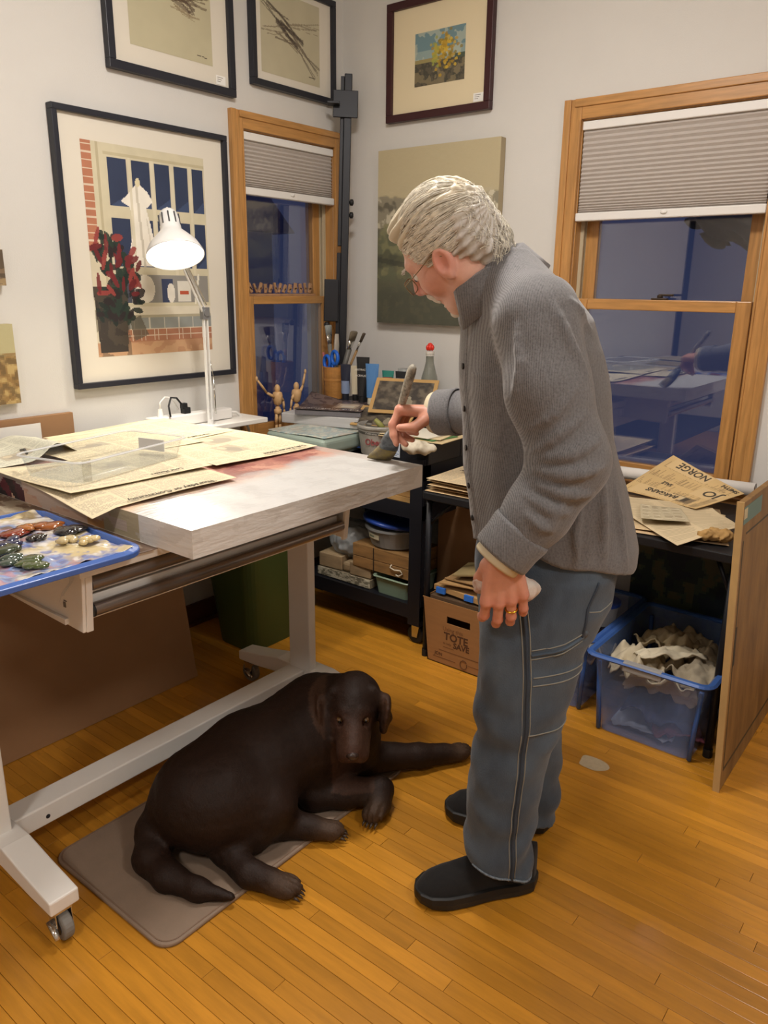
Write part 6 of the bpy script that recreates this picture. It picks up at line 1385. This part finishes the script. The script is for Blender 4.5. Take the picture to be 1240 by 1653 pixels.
# collar: a folded band round the neck
cc = np.array((.102, 0, 1.455)); cax = np.array((.52, 0, .85)); cax /= np.linalg.norm(cax); cfx = np.array((cax[2], 0, -cax[0]))
def ring(a, ru, rv, h_): return cc+cfx*(ru*math.cos(a))+np.array((0, rv*math.sin(a), 0))+cax*h_
b = MB(); na = 40; rows = [(.086, .080, -.040), (.080, .073, .030), (.081, .075, .046), (.090, .085, .042), (.116, .116, -.022)]
A = np.linspace(.40, 2*math.pi-1.05, na+1)
V = [ring(a, ru, rv, h_+(.0 if i < 2 else -.018*math.exp(-((min(a, 2*math.pi-a)-.3)/.5)**2)*(1 if i == 4 else .2))) for i, (ru, rv, h_) in enumerate(rows) for a in A]
b.add(mw_(V), [(i*(na+1)+k, i*(na+1)+k+1, (i+1)*(na+1)+k+1, (i+1)*(na+1)+k) for i in range(len(rows)-1) for k in range(na)])
b.build('collar', sm, shirt, smooth=True, solid=.003)
btn = mat('shirt_button', '#1d1d20', .3)
zb_ = np.array([1.375, 1.29, 1.20, 1.115, 1.03, .955]); q = march(shirt_f, np.stack([np.full(6, .4), np.full(6, .006), zb_], 1), (-1, 0, 0))
for p_ in q:
    m_ = MB().lathe([(.0, -.002), (.0062, -.002), (.0065, .0), (.0062, .0018), (.0045, .0014), (.0, .0014)], (0, 0, 0), rotm('Y', 90), n=16, cap=False); m_.v = [mw_(v+p_+np.array((.0015, 0, 0))) for v in m_.v]; m_.build('button', btn, shirt)
# cuffs (shirt and the cream undershirt inside it)
under = mat('undershirt', '#c9bda0', .9)
def cuff(S, r0, r1, L, m, name, parent, over, off=0.0, ell=1.0):
    a = np.array(S[-1]); ax = a-np.array(S[-2]); ax /= np.linalg.norm(ax); e1 = np.cross(ax, (0, 0, 1.0)); e1 /= np.linalg.norm(e1); e2 = np.cross(ax, e1); b = MB(); n_ = 36; V = []
    for t in (0, .12, .5, .92, 1.0):
        r = (r0+(r1-r0)*t)*(1.03 if t in (.12, .92) else 1)
        for k in range(n_): an = 2*math.pi*k/n_; V.append(a+ax*(L*(t-1)+over)+(e1*math.cos(an)+e2*ell*math.sin(an))*r*(1+.02*math.sin(3*an+1)))
    b.add(mw_(V), [(i*n_+k, i*n_+(k+1) % n_, (i+1)*n_+(k+1) % n_, (i+1)*n_+k) for i in range(4) for k in range(n_)]); return b.build(name, m, parent, smooth=True, solid=.003)
cuff(LS, .060, .056, .068, sm, 'cuff', shirt, .014); cuff(RSl, .064, .062, .066, sm, 'cuff', shirt, .006)
cuff(LS, .046, .046, .05, under, 'undershirt_cuff', man, .030); cuff(RSl, .052, .056, .05, under, 'undershirt_cuff', man, .024)
# ---- jeans
NL = [(.04, .044, .080, .080, .078), (.16, .044, .082, .081, .078), (.28, .038, .085, .087, .080), (.36, .034, .088, .087, .082), (.45, .020, .09, .091, .085), (.53, .019, .09, .104, .089), (.67, -.004, .09, .118, .096), (.78, -.028, .088, .142, .102), (.88, -.045, .085, .140, .105), (.94, -.05, .08, .13, .10)]
FL = [(.04, -.100, -.140, .084, .078), (.16, -.096, -.138, .086, .078), (.28, -.088, -.132, .092, .08), (.45, -.076, -.122, .095, .084), (.60, -.06, -.112, .105, .09), (.70, -.045, -.10, .118, .097), (.80, -.045, -.09, .138, .102), (.94, -.05, -.08, .13, .10)]
def jeans0(P):
    a = loftz(P, NL, 2.2); b_ = loftz(P, FL, 2.2); low = np.clip((.34-P[:, 2])/.2, 0, 1); kn = np.exp(-((P[:, 2]-.48)/.09)**2)
    d = smin(a, b_, .025)
    d = d+.006*aniso(P, 30, 16, 11)+(.009*low+.007*kn)*np.sin(52*P[:, 2]+14*P[:, 0]+9*P[:, 1]+1.8*np.sin(24*P[:, 0]))*.6+.003*aniso(P, 80, 70, 12)
    hemn = .078+.34*(P[:, 0]-.0); hemf = .060+.26*(P[:, 0]+.09); hem = np.where(P[:, 1] > -.02, hemn, hemf)
    return smax(d, np.clip(hem, .035, .14)-P[:, 2], .004)
den = mat('denim', '#52606e', .85, col2='#323c48', vscale=7, var=.1, bump=.3, bscale=420, stretch=(1, 1, .6), sheen=.15)
def jeans_f(P):
    d = jeans0(P)
    pk = (P[:, 1] > .05) & (P[:, 0] > -.118) & (P[:, 0] < .035) & (P[:, 2] > .50) & (P[:, 2] < .655)
    pk2 = (P[:, 1] > .05) & (P[:, 0] > -.17) & (P[:, 0] < -.005) & (P[:, 2] > .70) & (P[:, 2] < .86)
    return np.where(pk | pk2, d-.003, d)
jeans = sdf_obj('jeans', jeans_f, (-.25, -.26, .02), (.20, .22, .95), .0066, den, man, xf=mw_, smooth=1)
thread = mat('seam_thread', '#85837a', .8); dkseam = mat('seam_dark', '#333c48', .85)
def on_jeans(pts): q = np.array([(u_, .40, z_) for u_, z_ in pts]); return march(jeans_f, q, (0, -1, 0))
def seam(pts, r, m, name, off=0.0):
    t = np.linspace(0, len(pts)-1, 40); P = on_jeans(np.stack([np.interp(t, range(len(pts)), [p[0] for p in pts])+off, np.interp(t, range(len(pts)), [p[1] for p in pts])], 1)); P[:, 1] += r*.3
    MB().tube(mw_(P), r, 5, caps=True).build(name, m, jeans, smooth=True)
out = [(.055, .84), (.045, .76), (.035, .66), (.028, .52), (.030, .40), (.034, .28), (.032, .18), (.028, .095)]
seam(out, .004, dkseam, 'outer_seam'); seam(out, .0014, thread, 'stitch_line', .008); seam(out, .0014, thread, 'stitch_line', -.008)
for zz in (.652, .632): seam([(-.112, zz+.004), (-.06, zz), (.022, zz-.004)], .0016, thread, 'pocket_stitch')
seam([(-.112, .512), (-.05, .505), (.022, .503)], .0016, thread, 'pocket_stitch'); seam([(-.115, .65), (-.115, .51)], .0014, dkseam, 'pocket_edge')
seam([(-.085, .735), (-.04, .715), (.030, .70)], .0035, den, 'hammer_loop'); seam([(-.085, .745), (-.04, .726), (.030, .712)], .0014, thread, 'pocket_stitch'); seam([(-.085, .725), (-.04, .705), (.030, .69)], .0014, thread, 'pocket_stitch')
seam([(-.105, .86), (-.085, .80), (-.082, .735)], .003, dkseam, 'back_pocket_edge'); seam([(-.155, .80), (-.12, .79), (-.09, .795)], .0014, thread, 'pocket_stitch')
bt2 = on_jeans([(-.088, .742)])[0]; m_ = MB().ball(bt2, (.009, .004, .009), 12); m_.v = [mw_(v) for v in m_.v]; m_.build('rivet_button', mat('rivet', '#4c5560', .5, .3), jeans, smooth=True)
for pts, c_ in (((.11, -.045), 0),):
    zz = np.linspace(-.05, .118, 24); P = on_jeans([(u_, np.clip(.078+.34*u_, .035, .14)+.010) for u_ in zz]); P[:, 1] += .001; MB().tube(mw_(P), .003, 5).build('hem_roll', mat('frayed_hem', '#7f8a93', .9, col2='#4a535e', vscale=160), jeans, smooth=True)
# ---- shoes
suede = mat('black_suede', '#100e0e', .92, sheen=.1, bump=.15, bscale=300); solem = mat('black_sole', '#161514', .55)
def shoe(heel, ang, L=.305):
    c_, s_ = math.cos(math.radians(ang)), math.sin(math.radians(ang)); R = np.array(((c_, -s_, 0), (s_, c_, 0), (0, 0, 1.0))); k = L/.30
    def xf(Q): return mw_((np.asarray(Q)*np.array((k, 1, 1)))@R.T+np.array((heel[0], heel[1], 0)))
    def half(x): return np.interp(x, [0, .02, .06, .12, .18, .23, .27, .292, .30], [.0, .028, .035, .036, .046, .050, .042, .022, .0])
    def up_f(Q):
        x = Q[:, 0]; top = np.interp(x, [-.01, .0, .03, .08, .12, .16, .21, .26, .30], [.115, .126, .130, .128, .120, .104, .086, .072, .04])
        h_ = np.maximum(half(np.clip(x, 0, .3)), .002); zz = Q[:, 2]-.022; tt_ = np.maximum(top-.022, .01)
        e = (np.abs(Q[:, 1]/h_)**2.4+np.abs(np.clip(zz, 0, None)/tt_)**2.4)**(1/2.4); d = (e-1)*np.minimum(h_, tt_)
        d = np.maximum(d, -zz); return np.maximum(d, np.maximum(.004-x, x-.297))
    t = sdf_obj('shoe', up_f, (-.01, -.065, .01), (.31, .065, .13), .004, suede, man, xf=xf, smooth=2)
    xs = np.concatenate([np.linspace(0, .02, 5), np.linspace(.03, .27, 16), np.linspace(.28, .30, 6)])
    ol = [(x, half(x)+.005) for x in xs]+[(x, -half(x)-.005) for x in xs[::-1]]
    b = MB(); rows = []
    for z_, g_, toe in ((0, -.006, .014), (.006, 0, .010), (.022, .003, .004), (.038, .002, .0), (.040, -.004, .0)):
        rows.append([(x, y+(g_ if y > 0 else -g_), z_+toe*np.clip((x-.23)/.07, 0, 1)**1.5+.006*np.clip((.03-x)/.03, 0, 1)*(z_ < .01)) for x, y in ol])
    m_ = len(ol); b.add(xf(np.array([v for r in rows for v in r])), [(i*m_+k, i*m_+(k+1) % m_, (i+1)*m_+(k+1) % m_, (i+1)*m_+k) for i in range(4) for k in range(m_)]+[tuple(range(m_))[::-1], tuple(range(4*m_, 5*m_))])
    b.build('sole', solem, t, smooth=False)
shoe((-.068, .066), 4, .318); shoe((-.172, -.128), -20, .30)
# ---- ring on the left hand
K = HLp[1+4*2+1]; d = (K[1]-K[0])/np.linalg.norm(K[1]-K[0]); c0 = K[0]+(K[1]-K[0])*.55; e1 = np.cross(d, frL[1]); e1 /= np.linalg.norm(e1); e2 = np.cross(d, e1)
MB().tube(mw_(np.array([c0+(e1*math.cos(a)+e2*math.sin(a))*.0112 for a in np.linspace(0, 2*math.pi, 21)[:-1]])), .0022, 8, closed=True).build('wedding_ring', mat('gold', '#d9a838', .2, .95), man, smooth=True)
# ---- things in the hands
TB, TT_ = np.array((.241, -.646, .948)), np.array((.192, -.453, 1.247)); bd = (TT_-TB); LB = np.linalg.norm(bd); bd /= LB
pb2 = thing('paint_brush', 'broad paint-crusted brush held in the hand over the canvas corner', 'paintbrush', mp_(TB))
crust = mat('crusted_handle', '#b3ad9e', .7, col2='#5a564d', vscale=70, bump=.5, bscale=90)
ts = [.30, .40, .55, .75, .93, .98, 1.0]; MB().tube(mw_(np.array([TB+bd*LB*t for t in ts])), [.016, .0125, .0105, .012, .013, .011, .006], 12).build('handle', crust, pb2, smooth=True)
wd_ = np.array((1.0, -.15, 0)); wd_ -= bd*(wd_@bd); wd_ /= np.linalg.norm(wd_); td_ = np.cross(bd, wd_)
def loft_rect(secs):
    V = []; m_ = 12
    for c, w_, t_ in secs:
        for k in range(m_):
            a = 2*math.pi*k/m_+.26; x = np.sign(math.cos(a))*abs(math.cos(a))**.5; y = np.sign(math.sin(a))*abs(math.sin(a))**.5; V.append(np.array(c)+wd_*w_/2*x+td_*t_/2*y)
    n_ = len(secs); b = MB(); b.add(mw_(np.array(V)), [(i*m_+k, i*m_+(k+1) % m_, (i+1)*m_+(k+1) % m_, (i+1)*m_+k) for i in range(n_-1) for k in range(m_)]+[tuple(range(m_))[::-1], tuple(range((n_-1)*m_, n_*m_))]); return b
loft_rect([(TB+bd*LB*.145, .056, .030), (TB+bd*LB*.20, .054, .030), (TB+bd*LB*.26, .046, .028), (TB+bd*LB*.32, .030, .026)]).build('ferrule', mat('dark_ferrule', '#33363a', .45, .4, col2='#6f7478', vscale=40), pb2, smooth=True)
tipd = np.array((.022, -.006, 0)); loft_rect([(TB+tipd, .066, .010), (TB+tipd*.7+bd*LB*.03, .068, .020), (TB+tipd*.25+bd*LB*.09, .060, .028), (TB+bd*LB*.15, .055, .028)]).build('bristles', mat('worn_bristles', '#55504a', .9, col2='#94803e', vscale=22, var=.2), pb2, smooth=True)
hcn = WL+frL[0]*.085-frL[1]*.03
sdf_obj('paper_towel', lambda P: np.minimum(ellip(P, hcn+np.array((-.035, -.002, -.002)), (.046, .024, .030))+.006*n3(P, 70, 5), ellip(P, hcn+np.array((.042, -.008, .010)), (.018, .016, .018))+.005*n3(P, 90, 6)), hcn-.10, hcn+.10, .0035, mat('towel_white', '#d9d5cc', .9, col2='#b08a78', vscale=30), None, xf=mw_, smooth=1, label='crumpled white paper towel clutched in the lowered hand', cat='paper towel')
# ================================================================ the dog
dg_ = thing('dog', 'chocolate-brown labrador lying on the brown mat under the table', 'dog', (-1.40, 1.30, .011))
Dh = np.array((.62, -.74, -.25)); Dh /= np.linalg.norm(Dh); Ds = np.array((.785, .62, 0)); Ds -= Dh*(Ds@Dh); Ds /= np.linalg.norm(Ds); Du = np.cross(Ds, Dh); Du = -Du if Du[2] < 0 else Du
DC = np.array((-1.282, 1.492, .306)); DM = np.stack([Dh, Ds, Du], 1)
def dl(P): return (P-DC)@DM
def dw(q): return np.asarray(q, float)@DM.T+DC
def dog_head(Q):
    A = np.abs(Q[:, 1]); S = np.stack([Q[:, 0], A, Q[:, 2]], 1)
    d = ellip(Q, (-.005, 0, .012), (.085, .066, .066))
    d = smin(d, ellip(S, (.02, .038, -.012), (.05, .030, .04)), .02)
    d = smin(d, rcone(Q, (.06, 0, -.002), (.150, 0, -.018), .042, .032), .024)
    d = smin(d, rcone(S, (.08, .024, -.030), (.150, .021, -.038), .026, .023), .016)
    d = smin(d, rcone(Q, (.05, 0, -.050), (.135, 0, -.058), .028, .018), .02)
    d = smin(d, rcone(S, (.055, .034, .030), (.062, .022, .036), .012, .011), .015)
    d = smax(d, -ellip(S, (.083, .036, .012), (.014, .013, .010)), .008)
    d = smin(d, ellip(Q, (.172, 0, -.014), (.014, .019, .014)), .006)
    d = smax(d, -ellip(S, (.184, .009, -.016), (.006, .005, .005)), .003)
    d = smax(d, -rcone(S, (.160, .0, -.050), (.10, .036, -.046), .0022), .004)
    return d
def ears(Q):
    A = np.abs(Q[:, 1]); S = np.stack([Q[:, 0], A, Q[:, 2]], 1)
    e = chain(S, [(-.004, .056, .048), (.006, .084, .022), (.020, .094, -.030), (.030, .088, -.080)], [.016, .017, .016, .007], .01)
    e2 = ellip(S, (.020, .090, -.020), (.050, .012, .066), rotm('X', -8)@rotm('Y', 14))
    return smin(e, e2, .012)
def dog_f(P):
    d = chain(P, [(-1.455, 1.085, .155), (-1.45, 1.25, .165), (-1.41, 1.44, .185), (-1.365, 1.52, .175)], [.132, .140, .140, .115], .04)
    d = smin(d, ellip(P, (-1.43, 1.10, .145), (.135, .125, .125)), .04)            # haunch
    d = smin(d, rcone(P, (-1.40, 1.49, .25), (-1.30, 1.525, .30), .105, .075), .05)  # neck
    d = smin(d, ellip(P, (-1.335, 1.53, .16), (.085, .09, .11)), .05)             # chest
    # outstretched foreleg
    d = smin(d, chain(P, [(-1.34, 1.55, .12), (-1.31, 1.60, .065), (-1.215, 1.725, .047), (-1.165, 1.80, .038)], [.075, .050, .036, .032], .02), .03)
    d = smin(d, ellip(P, (-1.142, 1.842, .032), (.034, .05, .028), rotm('Z', -22)), .018)
    # folded foreleg
    d = smin(d, chain(P, [(-1.37, 1.44, .14), (-1.325, 1.375, .058), (-1.265, 1.43, .054), (-1.190, 1.505, .058)], [.085, .047, .042, .038], .02), .03)
    d = smin(d, chain(P, [(-1.190, 1.505, .055), (-1.168, 1.47, .040), (-1.158, 1.432, .034)], [.036, .033, .032], .015), .015)
    # thighs and hind legs
    d = smin(d, chain(P, [(-1.42, 1.13, .16), (-1.345, 1.19, .115), (-1.335, 1.14, .075)], [.125, .088, .058], .03), .03)
    d = smin(d, chain(P, [(-1.335, 1.14, .075), (-1.348, 1.065, .050), (-1.25, 1.055, .040), (-1.195, 1.075, .036)], [.055, .038, .034, .032], .015), .02)
    d = smin(d, ellip(P, (-1.155, 1.088, .033), (.050, .034, .028), rotm('Z', 22)), .015)
    d = smin(d, chain(P, [(-1.36, 1.22, .09), (-1.315, 1.235, .047), (-1.245, 1.28, .040)], [.075, .042, .034], .02), .025)
    d = smin(d, ellip(P, (-1.205, 1.308, .036), (.046, .031, .028), rotm('Z', 35)), .015)
    # tail
    d = smin(d, chain(P, [(-1.515, 1.03, .13), (-1.530, .985, .070), (-1.48, .930, .045), (-1.40, .922, .038), (-1.31, .945, .033), (-1.235, .985, .027)], [.062, .050, .042, .036, .026, .010], .02), .03)
    Q = dl(P); d = smin(d, dog_head(Q), .03); d = smin(d, ears(Q), .008)
    # toes: grooves across each paw
    for c, ang in (((-1.132, 1.862, .03), -22), ((-1.150, 1.425, .03), 15), ((-1.130, 1.098, .03), 112), ((-1.182, 1.325, .03), 125)):
        a = math.radians(ang); s_ = np.array((math.cos(a), math.sin(a), 0)); f_ = np.array((-math.sin(a), math.cos(a), 0)); q = P-np.array(c); m = (np.abs(q) < .06).all(1)
        if m.any():
            x = q[m]@s_; g = np.exp(-((x-.015)/.005)**2)+np.exp(-((x+.015)/.005)**2)+np.exp(-(x/.005)**2)
            d[m] = d[m]+.012*g*np.clip(1.2-np.linalg.norm(q[m], axis=1)/.045, 0, 1)
    d = d+.0016*n3(P, 70, 9)+.0012*n3(P, 150, 10)
    return np.maximum(d, .0115-P[:, 2])
def dog_col(P):
    c = np.ones((len(P), 3))*np.array(lin('#20120a')); Q = dl(P)
    def mix(m, col):
        nonlocal c; m = np.clip(m, 0, 1)[:, None]; c = c*(1-m)+np.array(lin(col))*m
    mix(.25*(n3(P, 22, 4)+.3), '#2c190e'); m = np.linalg.norm(Q, axis=1) < .25
    mix(m*.8*np.clip((Q[:, 0]-.06)/.06, 0, 1)*(np.abs(Q[:, 1]) < .06), '#432c20'); mix(m*.9*np.exp(-((Q[:, 0]-.175)**2+Q[:, 1]**2+(Q[:, 2]+.014)**2)/.0005), '#4a3229')
    mix(m*.6*np.exp(-((Q[:, 0]-.075)**2+(np.abs(Q[:, 1])-.036)**2+(Q[:, 2]-.012)**2)/.0006), '#4c3024'); mix((np.linalg.norm(Q, axis=1) < .13)*.6*np.clip((np.abs(Q[:, 1])-.074)/.008, 0, 1), '#4a3325')
    for p_ in ((-1.142, 1.842, .032), (-1.155, 1.43, .034), (-1.15, 1.09, .033), (-1.20, 1.31, .036)): mix(.75*np.exp(-((P-np.array(p_))**2).sum(1)/.0016), '#5a4636')
    return c
fur = mat('chocolate_fur', '#2b1d15', .62, spec=.3, attr='Col', var=.18, vscale=140, bump=.35, bscale=260, stretch=(1, 1, .5))
dbody = sdf_obj('body', dog_f, (-1.64, .88, .0), (-1.06, 1.93, .42), .0058, fur, dg_, col=dog_col, smooth=1)
for s_ in (-1, 1):
    e = MB().ball(dw((.0705, .036*s_, .012)), .0095, 14).build('eye', mat('dog_eye', '#5a4024', .1, coat=1.0), dbody, smooth=True)
    MB().ball(dw((.0787, .0365*s_, .0125)), .0042, 10).build('pupil', mat('pupil', '#0a0807', .1), e, smooth=True)
nm = mat('dog_nose', '#2e1f19', .35, coat=.3); MB().ball(dw((.176, 0, -.013)), (.012, .0175, .0125), 14, DM).build('nose', nm, dbody, smooth=True)
claw = mat('claw', '#3a2e26', .4)
for c, ang in (((-1.128, 1.876, .024), -22), ((-1.150, 1.408, .022), 195), ((-1.120, 1.100, .022), 112-180), ((-1.176, 1.328, .024), 125-180)):
    a = math.radians(ang); s_ = np.array((math.cos(a), math.sin(a), 0)); f_ = np.array((-math.sin(a), math.cos(a), 0))
    for k in (-1.5, -.5, .5, 1.5): p0 = np.array(c)+s_*k*.012-f_*.004*abs(k); MB().tube([p0, p0+f_*.008+np.array((0, 0, -.002)), p0+f_*.015+np.array((0, 0, -.008))], [.0042, .0035, .0012], 6).build('claw', claw, dbody, smooth=True)
